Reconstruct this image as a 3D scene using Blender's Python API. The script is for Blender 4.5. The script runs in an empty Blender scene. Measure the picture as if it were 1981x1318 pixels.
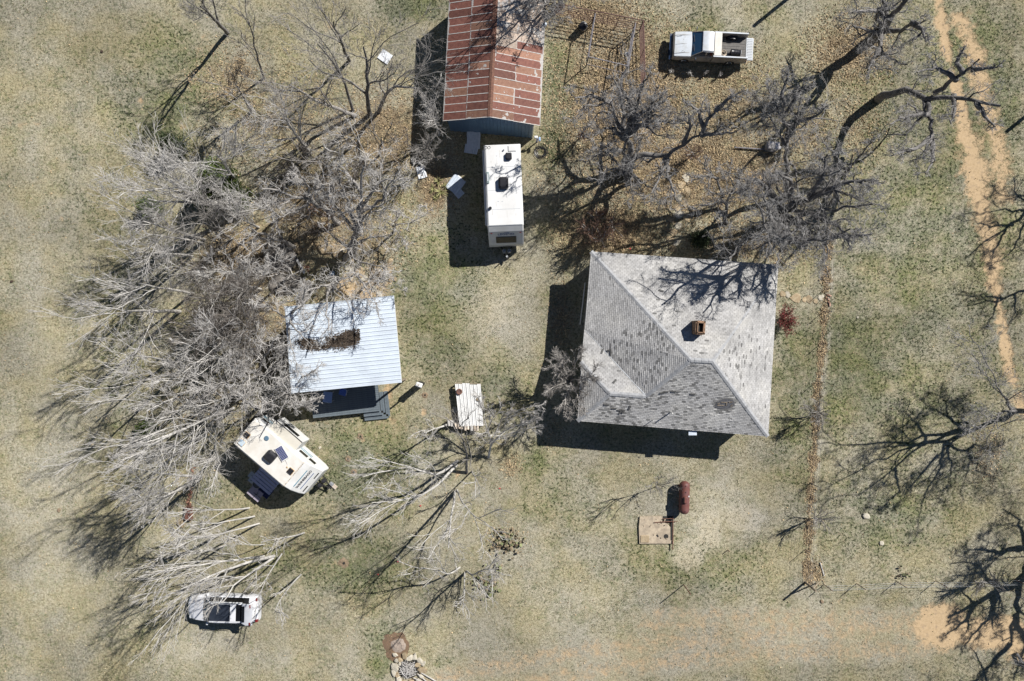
import bpy, math, random
import numpy as np
from mathutils import Vector, Matrix

# ---------------------------------------------------------------- camera, sky, sun
SC = bpy.context.scene
COL = SC.collection
H = 48.9            # flying height of the drone
F = 1320.7          # focal length in photograph pixels (24 mm equivalent)
CX, CY = 990.5, 659.0
cam_d = bpy.data.cameras.new("camera"); cam = bpy.data.objects.new("camera", cam_d); COL.objects.link(cam)
cam.location = (0, 0, H); cam.rotation_euler = (0, 0, 0)
cam_d.sensor_width = 36.0; cam_d.lens = 24.0; cam_d.clip_start = 0.1; cam_d.clip_end = 6000
SC.camera = cam
SUNV = Vector((0.889, 0.719, 1.0)).normalized()
w = bpy.data.worlds.new("World"); SC.world = w; w.use_nodes = True
nt = w.node_tree; nt.nodes.clear()
wo = nt.nodes.new("ShaderNodeOutputWorld"); bg = nt.nodes.new("ShaderNodeBackground"); sk = nt.nodes.new("ShaderNodeTexSky")
sk.sky_type = 'NISHITA'; sk.sun_disc = False
sk.sun_elevation = math.asin(SUNV.z); sk.sun_rotation = math.atan2(SUNV.x, SUNV.y)
sk.altitude = 1500; sk.air_density = 0.75; sk.dust_density = 0.05; sk.ozone_density = 1.5
bg.inputs[1].default_value = 0.05
nt.links.new(sk.outputs[0], bg.inputs[0]); nt.links.new(bg.outputs[0], wo.inputs[0])
sd = bpy.data.lights.new("sun", 'SUN'); sd.energy = 5.0; sd.angle = math.radians(0.53); sd.color = (1.0, 0.965, 0.91)
sun = bpy.data.objects.new("sun", sd); COL.objects.link(sun); sun.location = (30, 25, 60)
sun.rotation_euler = SUNV.to_track_quat('Z', 'Y').to_euler()
SC.view_settings.view_transform = 'Standard'; SC.view_settings.look = 'None'
SC.view_settings.exposure = 0.48; SC.view_settings.gamma = 1.0; SC.view_settings.use_curve_mapping = False

# ---------------------------------------------------------------- helpers
def P(px, py, z=0.0):
    """world point at height z seen at photograph pixel px,py"""
    k = (H - z) / F
    return Vector(((px - CX) * k, (CY - py) * k, z))
def PS(sx, sy, z):
    """world point at height z whose shadow falls on the ground at photograph pixel sx,sy"""
    g = P(sx, sy, 0); return Vector((g.x + SUNV.x / SUNV.z * z, g.y + SUNV.y / SUNV.z * z, z))
def PR(sx, sy, z, zr=3.8):
    """world point at height z whose shadow falls at height zr (a roof) seen at pixel sx,sy"""
    g = P(sx, sy, zr); return Vector((g.x + SUNV.x / SUNV.z * (z - zr), g.y + SUNV.y / SUNV.z * (z - zr), z))
def G(px, py):
    return P(px, py, 0)

def setp(o, **kw):
    for k, v in kw.items():
        if v is not None: o[k] = v
def thing(name, label, cat, loc=(0, 0, 0), rotz=0.0, group=None):
    o = bpy.data.objects.new(name, None); COL.objects.link(o); o.empty_display_size = 0.3
    o.location = loc; o.rotation_euler = (0, 0, rotz)
    setp(o, label=label, category=cat, group=group); return o
def tag(o, label, cat, group=None, kind=None):
    setp(o, label=label, category=cat, group=group, kind=kind); return o

class MB:
    def __init__(s, M=None):
        s.v = []; s.f = []; s.t = []; s.M = M or Matrix(); s.tint = 0.5; s.mi = []; s.m = 0
    def add(s, vs, fs):
        b = len(s.v)
        for p in vs:
            s.v.append(tuple(s.M @ Vector(p))); s.t.append(s.tint)
        for f in fs:
            s.f.append(tuple(b + i for i in f)); s.mi.append(s.m)
        return s
    def box(s, c, d, rz=0.0, rx=0.0, ry=0.0, taper=0.0):
        R = Matrix.Translation(Vector(c)) @ Matrix.Rotation(rz, 4, 'Z') @ Matrix.Rotation(ry, 4, 'Y') @ Matrix.Rotation(rx, 4, 'X')
        x, y, z = d[0] / 2, d[1] / 2, d[2] / 2; q = 1 - taper
        vs = [(-x, -y, -z), (x, -y, -z), (x, y, -z), (-x, y, -z), (-x * q, -y * q, z), (x * q, -y * q, z), (x * q, y * q, z), (-x * q, y * q, z)]
        return s.add([R @ Vector(p) for p in vs], [(3, 2, 1, 0), (4, 5, 6, 7), (0, 1, 5, 4), (1, 2, 6, 5), (2, 3, 7, 6), (3, 0, 4, 7)])
    def bbox(s, c, d, b=0.03, **kw):
        """box with chamfered top edges"""
        rz = kw.get('rz', 0)
        R = Matrix.Translation(Vector(c)) @ Matrix.Rotation(rz, 4, 'Z')
        x, y, z = d[0] / 2, d[1] / 2, d[2] / 2
        vs = []
        for (q, zz) in ((0, -z), (0, z - b), (b, z)):
            a, e = x - q, y - q; k = min(b, x * .4, y * .4)
            vs += [(-a, -e + k, zz), (-a + k, -e, zz), (a - k, -e, zz), (a, -e + k, zz), (a, e - k, zz), (a - k, e, zz), (-a + k, e, zz), (-a, e - k, zz)]
        fs = [tuple(range(7, -1, -1)), tuple(range(16, 24))]
        for l in (0, 8):
            for i in range(8):
                j = (i + 1) % 8; fs.append((l + i, l + j, l + j + 8, l + i + 8))
        return s.add([R @ Vector(p) for p in vs], fs)
    def tube(s, pts, r, n=8, cap=True):
        pts = [Vector(p) for p in pts]; rr = r if isinstance(r, (list, tuple)) else [r] * len(pts)
        vs = []; fs = []
        for i, p in enumerate(pts):
            d = (pts[min(i + 1, len(pts) - 1)] - pts[max(i - 1, 0)]).normalized()
            u = d.cross(Vector((0, 0, 1)))
            if u.length < 0.05: u = d.cross(Vector((1, 0, 0)))
            u.normalize(); v = d.cross(u)
            for k in range(n):
                a = 2 * math.pi * k / n
                vs.append(p + (u * math.cos(a) + v * math.sin(a)) * rr[i])
        for i in range(len(pts) - 1):
            for k in range(n):
                l = (k + 1) % n
                fs.append((i * n + k, i * n + l, (i + 1) * n + l, (i + 1) * n + k))
        if cap:
            fs.append(tuple(range(n - 1, -1, -1))); fs.append(tuple((len(pts) - 1) * n + k for k in range(n)))
        return s.add(vs, fs)
    def ring(s, c, R, r, n=20, m=6, axis='Z'):
        vs = []; fs = []
        for i in range(n):
            a = 2 * math.pi * i / n
            for k in range(m):
                b = 2 * math.pi * k / m
                q = (R + r * math.cos(b)); x, y, z = q * math.cos(a), q * math.sin(a), r * math.sin(b)
                if axis == 'Y': x, y, z = x, z, y
                if axis == 'X': x, y, z = z, x, y
                vs.append((c[0] + x, c[1] + y, c[2] + z))
        for i in range(n):
            for k in range(m):
                j = (i + 1) % n; l = (k + 1) % m
                fs.append((i * m + k, j * m + k, j * m + l, i * m + l))
        return s.add(vs, fs)
    def lathe(s, c, prof, n=16, axis='Z'):
        vs = []; fs = []
        for (r, z) in prof:
            for k in range(n):
                a = 2 * math.pi * k / n; x, y = r * math.cos(a), r * math.sin(a)
                q = (x, y, z) if axis == 'Z' else ((x, z, y) if axis == 'Y' else (z, x, y))
                vs.append((c[0] + q[0], c[1] + q[1], c[2] + q[2]))
        for i in range(len(prof) - 1):
            for k in range(n):
                l = (k + 1) % n; fs.append((i * n + k, i * n + l, (i + 1) * n + l, (i + 1) * n + k))
        fs.append(tuple(range(n - 1, -1, -1))); fs.append(tuple((len(prof) - 1) * n + k for k in range(n)))
        return s.add(vs, fs)
    def poly(s, pts, th=0.0):
        """flat polygon, with thickness th downwards if given"""
        pts = [Vector(p) for p in pts]; n = len(pts)
        if th == 0: return s.add(pts, [tuple(range(n))])
        lo = [p - Vector((0, 0, th)) for p in pts]
        fs = [tuple(range(n)), tuple(range(2 * n - 1, n - 1, -1))]
        for i in range(n):
            j = (i + 1) % n; fs.append((i, i + n, j + n, j))
        return s.add(pts + lo, fs)
    def loft(s, secs, cap=True):
        n = len(secs[0]); vs = [p for q in secs for p in q]; fs = []
        for i in range(len(secs) - 1):
            for k in range(n):
                l = (k + 1) % n; fs.append((i * n + k, i * n + l, (i + 1) * n + l, (i + 1) * n + k))
        if cap:
            fs.append(tuple(range(n - 1, -1, -1))); fs.append(tuple((len(secs) - 1) * n + k for k in range(n)))
        return s.add(vs, fs)
    def mesh(s, name, mats, smooth=False):
        me = bpy.data.meshes.new(name); me.from_pydata(s.v, [], s.f)
        a = me.attributes.new('tint', 'FLOAT', 'POINT'); a.data.foreach_set('value', s.t)
        if not isinstance(mats, (list, tuple)): mats = [mats]
        for m in mats: me.materials.append(m)
        if len(mats) > 1: me.polygons.foreach_set('material_index', s.mi)
        import bmesh
        bm = bmesh.new(); bm.from_mesh(me); bmesh.ops.recalc_face_normals(bm, faces=bm.faces); bm.to_mesh(me); bm.free()
        if smooth:
            me.polygons.foreach_set('use_smooth', [True] * len(me.polygons))
            try: me.set_sharp_from_angle(angle=math.radians(35))
            except Exception: pass
        me.update(); return me
    def build(s, name, mats, parent=None, smooth=False, kind=None, label=None):
        o = bpy.data.objects.new(name, s.mesh(name, mats, smooth)); COL.objects.link(o)
        if parent: o.parent = parent
        setp(o, kind=kind, label=label); return o
def inst(name, me, parent, loc=(0, 0, 0), rot=(0, 0, 0), scale=(1, 1, 1)):
    o = bpy.data.objects.new(name, me); COL.objects.link(o); o.parent = parent
    o.location = loc; o.rotation_euler = rot; o.scale = scale; return o

# ---------------------------------------------------------------- materials
MATS = {}
def mat(name, c1, c2=None, scale=3.0, rough=0.8, metal=0.0, bump=0.0, bscale=None, tint=0.0, c3=None, s3=0.6, spec=0.4, stretch=None, coat=0.0, dist=0.02):
    """principled material: c1/c2 mixed by noise, c3 large soft patches, 'tint' attribute scales brightness"""
    if name in MATS: return MATS[name]
    m = bpy.data.materials.new(name); m.use_nodes = True; t = m.node_tree; N = t.nodes; L = t.links; N.clear()
    out = N.new("ShaderNodeOutputMaterial"); b = N.new("ShaderNodeBsdfPrincipled"); L.new(b.outputs[0], out.inputs[0])
    b.inputs['Roughness'].default_value = rough; b.inputs['Metallic'].default_value = metal
    b.inputs['Specular IOR Level'].default_value = spec; b.inputs['Coat Weight'].default_value = coat
    tc = N.new("ShaderNodeTexCoord"); co = tc.outputs['Object']
    if stretch:
        mp = N.new("ShaderNodeMapping"); mp.inputs['Scale'].default_value = stretch; L.new(co, mp.inputs[0]); co = mp.outputs[0]
    col = None
    def noise(sc, det=5, ro=0.6):
        n = N.new("ShaderNodeTexNoise"); n.inputs['Scale'].default_value = sc; n.inputs['Detail'].default_value = det; n.inputs['Roughness'].default_value = ro
        L.new(co, n.inputs['Vector']); return n.outputs['Fac']
    def ramp(f, a, bb):
        r = N.new("ShaderNodeMapRange"); r.inputs[1].default_value = a; r.inputs[2].default_value = bb; r.clamp = True; L.new(f, r.inputs[0]); return r.outputs[0]
    def mix(f, A, B, mode='MIX'):
        x = N.new("ShaderNodeMix"); x.data_type = 'RGBA'; x.blend_type = mode
        if isinstance(f, float): x.inputs[0].default_value = f
        else: L.new(f, x.inputs[0])
        for i, q in ((6, A), (7, B)):
            if isinstance(q, tuple): x.inputs[i].default_value = (*q, 1)
            else: L.new(q, x.inputs[i])
        return x.outputs[2]
    col = c1
    if c2: col = mix(ramp(noise(scale), 0.38, 0.62), c1, c2)
    if c3: col = mix(ramp(noise(s3, 4), 0.45, 0.7), col, c3)
    if tint:
        a = N.new("ShaderNodeAttribute"); a.attribute_name = 'tint'
        r = N.new("ShaderNodeMapRange"); r.inputs[1].default_value = 0; r.inputs[2].default_value = 1
        r.inputs[3].default_value = 1 - tint; r.inputs[4].default_value = 1 + tint; L.new(a.outputs['Fac'], r.inputs[0])
        hs = N.new("ShaderNodeHueSaturation"); L.new(r.outputs[0], hs.inputs['Value'])
        if isinstance(col, tuple): hs.inputs['Color'].default_value = (*col, 1)
        else: L.new(col, hs.inputs['Color'])
        col = hs.outputs[0]
    if isinstance(col, tuple): b.inputs['Base Color'].default_value = (*col, 1)
    else: L.new(col, b.inputs['Base Color'])
    if bump:
        bp = N.new("ShaderNodeBump"); bp.inputs['Strength'].default_value = bump; bp.inputs['Distance'].default_value = dist
        L.new(noise(bscale or scale * 3, 4), bp.inputs['Height']); L.new(bp.outputs[0], b.inputs['Normal'])
    MATS[name] = m; return m

M_white = mat('white_gelcoat', (.69, .69, .68), (.64, .64, .63), 1.2, .45, c3=(.58, .57, .54), s3=.9)
M_cream = mat('aged_cream_roof', (.69, .67, .63), (.64, .62, .58), 1.5, .6, c3=(.58, .545, .48), s3=1.3, bump=.1)
M_whitewall = mat('white_siding', (.72, .72, .70), (.62, .62, .60), 4, .5)
M_black = mat('black_plastic', (.018, .018, .022), (.03, .03, .034), 4, .35)
M_blackm = mat('black_matte', (.02, .02, .02), (.035, .033, .03), 9, .9)
M_glass = mat('dark_glass', (.008, .009, .011), None, rough=.12, spec=.3)
M_blueglass = mat('tinted_windscreen', (.02, .06, .12), None, rough=.08, spec=.9)
M_chrome = mat('chrome', (.62, .62, .62), None, rough=.18, metal=1)
M_grey = mat('grey_plastic', (.25, .26, .28), (.2, .21, .22), 6, .5)
M_lgrey = mat('pale_grey_plastic', (.50, .52, .54), (.44, .46, .48), 5, .5)
M_tyre = mat('tyre_rubber', (.02, .02, .02), (.04, .04, .038), 12, .9)
M_orange = mat('old_sealant', (.45, .25, .08), (.62, .50, .34), 7, .8)
M_red = mat('red_lens', (.17, .02, .02), None, rough=.25)
M_paint = mat('white_truck_paint', (.60, .64, .69), (.56, .60, .65), 1.3, .35, c3=(.50, .51, .51), s3=1.8, coat=.3)
M_tan = mat('tan_truck_paint', (.34, .31, .27), (.26, .24, .21), 2, .4)
M_silver = mat('silver_car_paint', (.66, .67, .70), (.60, .61, .64), 2, .35, metal=.0, coat=.3)
M_wood = mat('weathered_wood', (.34, .28, .21), (.22, .18, .13), 6, .9, tint=.3, bump=.3)
M_log = mat('cut_firewood', (.42, .34, .26), (.55, .49, .42), 5, .9, tint=.5)
M_rust = mat('rusty_steel', (.12, .06, .045), (.19, .095, .065), 8, .9, bump=.2)
M_rustpipe = mat('rusty_pipe', (.11, .055, .045), (.17, .10, .085), 9, .8)
M_greypipe = mat('grey_steel_pipe', (.22, .22, .25), (.16, .14, .14), 7, .5, metal=.3)
M_tank = mat('propane_tank_red', (.17, .06, .045), (.12, .045, .04), 3.5, .6, c3=(.14, .07, .07), s3=2.2, bump=.1)
M_conc = mat('old_concrete', (.50, .42, .31), (.38, .31, .23), 5, .95, bump=.6, bscale=14, c3=(.30, .25, .19), s3=3)
M_stone = mat('sandstone', (.40, .325, .215), (.30, .225, .14), 6, .95, tint=.35, bump=.5)
M_palestone = mat('pale_limestone', (.50, .465, .38), (.40, .36, .29), 6, .95, tint=.25, bump=.5)
M_rock = mat('dark_slab_rock', (.20, .18, .16), (.13, .12, .11), 4, .95, bump=.7, tint=.2)
M_brick = mat('red_brick', (.23, .125, .085), (.17, .095, .065), 14, .9, tint=.35, bump=.3)
M_chim = mat('chimney_brick', (.27, .17, .11), (.21, .13, .085), 14, .9, tint=.4, bump=.3)
M_shingle = mat('grey_shingle', (.375, .37, .365), (.30, .295, .29), 5, .95, tint=.75, bump=.4, bscale=40, c3=(.42, .41, .39), s3=.5)
M_cap = mat('hip_cap_shingle', (.36, .365, .375), (.29, .295, .305), 6, .95, tint=.3, bump=.3)
M_felt = mat('roof_felt', (.10, .10, .11), (.15, .15, .16), 8, .95)
M_panel = mat('painted_roof_panel', (.56, .62, .69), (.53, .59, .66), 1.5, .45, metal=.0, c3=(.48, .53, .59), s3=.7, tint=.08)
M_bare = mat('bare_white_sheet', (.74, .77, .80), (.66, .68, .72), 4, .4, tint=.15)
M_galv = mat('galvanised_sheet', (.58, .64, .72), (.50, .56, .64), 5, .45, metal=.0, tint=.15)
M_blue = mat('blue_steel_wall', (.10, .17, .27), (.085, .15, .24), 3, .45, c3=(.12, .20, .29), s3=.6)
M_deck = mat('grey_deck_paint', (.13, .155, .175), (.10, .125, .145), 7, .7, tint=.2)
M_navy = mat('navy_cloth', (.012, .016, .07), (.02, .025, .09), 9, .9)
M_bluecl = mat('blue_fabric', (.06, .11, .38), (.09, .16, .46), 9, .8)
M_mat = mat('striped_blue_slat', (.36, .38, .52), (.30, .32, .46), 5, .8, tint=.1)
M_mauve = mat('folded_grey_board', (.34, .30, .36), (.28, .25, .30), 5, .8)
M_darksoil = mat('dark_soil', (.05, .035, .025), (.08, .055, .04), 12, 1)
M_sandp = mat('turned_red_earth', (.27, .20, .135), (.20, .15, .10), 7, 1, bump=.5)
M_ash = mat('pale_ash', (.36, .30, .25), (.28, .22, .18), 9, 1, bump=.4)
M_burnt = mat('scorched_earth', (.20, .13, .08), (.15, .10, .07), 6, 1, bump=.3)
M_solar = mat('solar_cell', (.018, .03, .13), (.025, .04, .16), 9, .15, spec=.8)
M_yucca = mat('yucca_leaf', (.20, .20, .08), (.30, .28, .13), 5, .7, tint=.35)
M_cactus = mat('prickly_pear_pad', (.13, .15, .07), (.20, .20, .10), 9, .75, tint=.45)
M_cactusd = mat('dried_cactus_pad', (.22, .17, .11), (.16, .13, .085), 9, .9, tint=.4)
M_redleaf = mat('red_shrub_leaf', (.22, .035, .035), (.13, .04, .035), 9, .8, tint=.5)
M_tanleaf = mat('tan_dry_leaf', (.48, .37, .22), (.20, .145, .09), 4, .85, tint=.5)
M_green = mat('cedar_foliage', (.10, .135, .03), (.06, .09, .025), 2.5, .8, tint=.5)
M_dgreen = mat('dark_foliage', (.035, .05, .02), (.05, .065, .025), 3, .8, tint=.5)
M_fabric = mat('white_post_metal', (.62, .60, .58), (.5, .48, .46), 6, .5)
M_label_b = mat('lettering_blue', (.03, .08, .22), None, rough=.4)
M_label_k = mat('lettering_black', (.02, .02, .03), None, rough=.4)
M_teal = mat('teal_stripe', (.06, .22, .32), None, rough=.4)
M_bark_pale = mat('pale_bark', (.52, .50, .47), (.38, .365, .345), 5, .9, bump=.4, stretch=(1, 1, .4), tint=.28)
M_bark_mid = mat('grey_bark', (.34, .32, .30), (.24, .225, .21), 6, .95, bump=.5, tint=.28)
M_bark_dark = mat('dark_oak_bark', (.20, .19, .185), (.10, .095, .09), 6, .95, bump=.6, tint=.3)
M_twig_pale = mat('pale_twig', (.60, .58, .555), (.36, .34, .32), 2, .9, tint=.3)
M_twig_mid = mat('grey_twig', (.34, .32, .30), (.22, .205, .19), 2, .9, tint=.3)
M_twig_dark = mat('dark_twig', (.38, .37, .36), (.21, .20, .195), 2, .9, tint=.3)
M_twig_thick = mat('thicket_twig', (.22, .195, .175), (.13, .115, .10), 2, .9, tint=.35)
M_twig_brown = mat('brown_twig', (.20, .12, .085), (.13, .08, .06), 2, .9, tint=.35)
# ---------------------------------------------------------------- ground
def ground_material():
    m = bpy.data.materials.new('dry_winter_pasture'); m.use_nodes = True; t = m.node_tree; N = t.nodes; L = t.links; N.clear()
    out = N.new("ShaderNodeOutputMaterial"); b = N.new("ShaderNodeBsdfPrincipled"); L.new(b.outputs[0], out.inputs[0])
    b.inputs['Roughness'].default_value = 1.0; b.inputs['Specular IOR Level'].default_value = .1
    tc = N.new("ShaderNodeTexCoord"); co = tc.outputs['Object']
    at = N.new("ShaderNodeAttribute"); at.attribute_name = 'mask'; sp = N.new("ShaderNodeSeparateColor"); L.new(at.outputs['Color'], sp.inputs[0])
    sand, leaf, green, pale = sp.outputs[0], sp.outputs[1], sp.outputs[2], at.outputs['Alpha']
    def noise(sc, det=4, ro=.6, off=0):
        n = N.new("ShaderNodeTexNoise"); n.inputs['Scale'].default_value = sc; n.inputs['Detail'].default_value = det; n.inputs['Roughness'].default_value = ro
        if off:
            mp = N.new("ShaderNodeMapping"); mp.inputs['Location'].default_value = (off, off * .7, 0); L.new(co, mp.inputs[0]); L.new(mp.outputs[0], n.inputs['Vector'])
        else: L.new(co, n.inputs['Vector'])
        return n.outputs['Fac']
    def rng(f, a, c, lo=0, hi=1):
        r = N.new("ShaderNodeMapRange"); r.inputs[1].default_value = a; r.inputs[2].default_value = c; r.inputs[3].default_value = lo; r.inputs[4].default_value = hi; L.new(f, r.inputs[0]); return r.outputs[0]
    def mth(op, a, c, cl=False):
        n = N.new("ShaderNodeMath"); n.operation = op; n.use_clamp = cl
        for i, q in ((0, a), (1, c)):
            if isinstance(q, (int, float)): n.inputs[i].default_value = q
            else: L.new(q, n.inputs[i])
        return n.outputs[0]
    def mix(f, A, B, mode='MIX'):
        x = N.new("ShaderNodeMix"); x.data_type = 'RGBA'; x.blend_type = mode
        if isinstance(f, float): x.inputs[0].default_value = f
        else: L.new(f, x.inputs[0])
        for i, q in ((6, A), (7, B)):
            if isinstance(q, tuple): x.inputs[i].default_value = (*q, 1)
            else: L.new(q, x.inputs[i])
        return x.outputs[2]
    fine = noise(6, 6, .85); mid = noise(1.6, 5, .65, 3); big = noise(.22, 5, .6, 11); spk = noise(9, 3, .8, 5); med2 = noise(3.2, 4, .6, 17); big2 = noise(.55, 4, .6, 29)
    straw = mix(rng(fine, .40, .60), (.17, .15, .09), (.48, .44, .315))
    straw = mix(mth('MULTIPLY', rng(mid, .50, .68), .5), straw, (.37, .30, .19))            # ochre tufts
    straw = mix(mth('MULTIPLY', rng(big, .42, .62), .35), straw, (.36, .325, .235))
    # green mottles
    gfac = mth('ADD', mth('MULTIPLY', mth('SUBTRACT', green, .15), .62), mth('MULTIPLY', mth('SUBTRACT', med2, .5), 1.6))
    gfac = mth('ADD', gfac, mth('MULTIPLY', mth('SUBTRACT', fine, .5), 1.6))
    gfac = mth('ADD', gfac, mth('MULTIPLY', mth('SUBTRACT', big2, .5), 1.1))
    gcol = mix(rng(spk, .42, .58), (.06, .078, .03), (.215, .235, .12))
    base = mix(mth('MULTIPLY', rng(gfac, .18, .62), .8), straw, gcol)
    # pale dead thatch
    base = mix(mth('MULTIPLY', rng(mth('ADD', pale, mth('MULTIPLY', mth('SUBTRACT', mid, .5), 1.2)), .3, .9), .65), base, mix(rng(fine, .4, .6), (.30, .275, .21), (.52, .485, .39)))
    soil = rng(mth('ADD', pale, mth('MULTIPLY', mth('SUBTRACT', mid, .5), .7)), .72, 1.0)
    base = mix(mth('MULTIPLY', soil, .75), base, mix(rng(fine, .4, .6), (.40, .36, .275), (.50, .455, .36)))
    # dark tussocks standing out of the thatch, clump shade painted in as near-black
    sf = mth('MULTIPLY', rng(noise(5.6, 2, .5, 41), .56, .60), rng(big2, .38, .50))
    sf = mth('MULTIPLY', sf, rng(mth('SUBTRACT', green, mth('MULTIPLY', pale, .6)), .0, .45, .12, 1))
    base = mix(mth('MULTIPLY', sf, .92), base, (.035, .045, .02))
    sf2_ = rng(noise(11, 2, .6, 51), .58, .66)
    base = mix(mth('MULTIPLY', sf2_, .55), base, (.06, .055, .04))
    br = rng(noise(.13, 3, .5, 61), .36, .64, .84, 1.14)
    vb = N.new("ShaderNodeHueSaturation"); L.new(br, vb.inputs['Value']); L.new(base, vb.inputs['Color'])
    L.new(rng(noise(.3, 3, .55, 77), .38, .62, .78, 1.2), vb.inputs['Saturation']); base = vb.outputs[0]
    # leaf litter
    lf = rng(mth('ADD', leaf, mth('MULTIPLY', mth('SUBTRACT', mid, .5), 1.3)), .35, .8)
    lcol = mix(rng(spk, .42, .58), (.08, .055, .035), (.38, .285, .17))
    lcol = mix(mth('MULTIPLY', rng(med2, .42, .6), .7), lcol, (.20, .155, .11))
    base = mix(mth('MULTIPLY', lf, .9), base, lcol)
    # bare sandy soil
    sn = mth('ADD', mth('MULTIPLY', mth('SUBTRACT', mid, .5), 1.5), mth('MULTIPLY', mth('SUBTRACT', fine, .5), 1.3))
    sf2 = rng(mth('ADD', sand, sn), .38, .78)
    scol = mix(rng(fine, .35, .65), (.40, .29, .17), (.53, .395, .245))
    scol = mix(rng(med2, .55, .7), scol, (.36, .27, .18))
    base = mix(sf2, base, scol)
    L.new(base, b.inputs['Base Color'])
    bp = N.new("ShaderNodeBump"); bp.inputs['Strength'].default_value = .9; bp.inputs['Distance'].default_value = .09
    hgt = mth('ADD', mth('MULTIPLY', fine, .6), mth('MULTIPLY', spk, .5)); hgt = mth('MULTIPLY', hgt, rng(sf2, 0, 1, 1, .25))
    L.new(hgt, bp.inputs['Height']); L.new(bp.outputs[0], b.inputs['Normal'])
    return m

def seg_dist(X, Y, pts):
    d = np.full(X.shape, 1e9)
    for (a, b) in zip(pts[:-1], pts[1:]):
        ax, ay = a; bx, by = b; vx, vy = bx - ax, by - ay; L2 = vx * vx + vy * vy
        t = np.clip(((X - ax) * vx + (Y - ay) * vy) / L2, 0, 1)
        d = np.minimum(d, np.hypot(X - ax - t * vx, Y - ay - t * vy))
    return d
def blob(X, Y, cx, cy, rx, ry):
    q = np.sqrt(((X - cx) / rx) ** 2 + ((Y - cy) / ry) ** 2)
    return np.clip(1.3 - q, 0, 1)
SAND_TR = [((1805, -40), (1835, 110), (1880, 300), (1905, 420), (1935, 600), (1942, 660), (1960, 740), (1985, 800)), ]
SAND_TR2 = [((1880, 95), (1905, 190), (1935, 300), (1940, 380)), ((1860, 40), (1890, 110))]
FENCE_LINE = ((1603, 440), (1597, 560), (1592, 660), (1583, 740), (1577, 830), (1572, 900), (1566, 1000), (1560, 1130))
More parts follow.
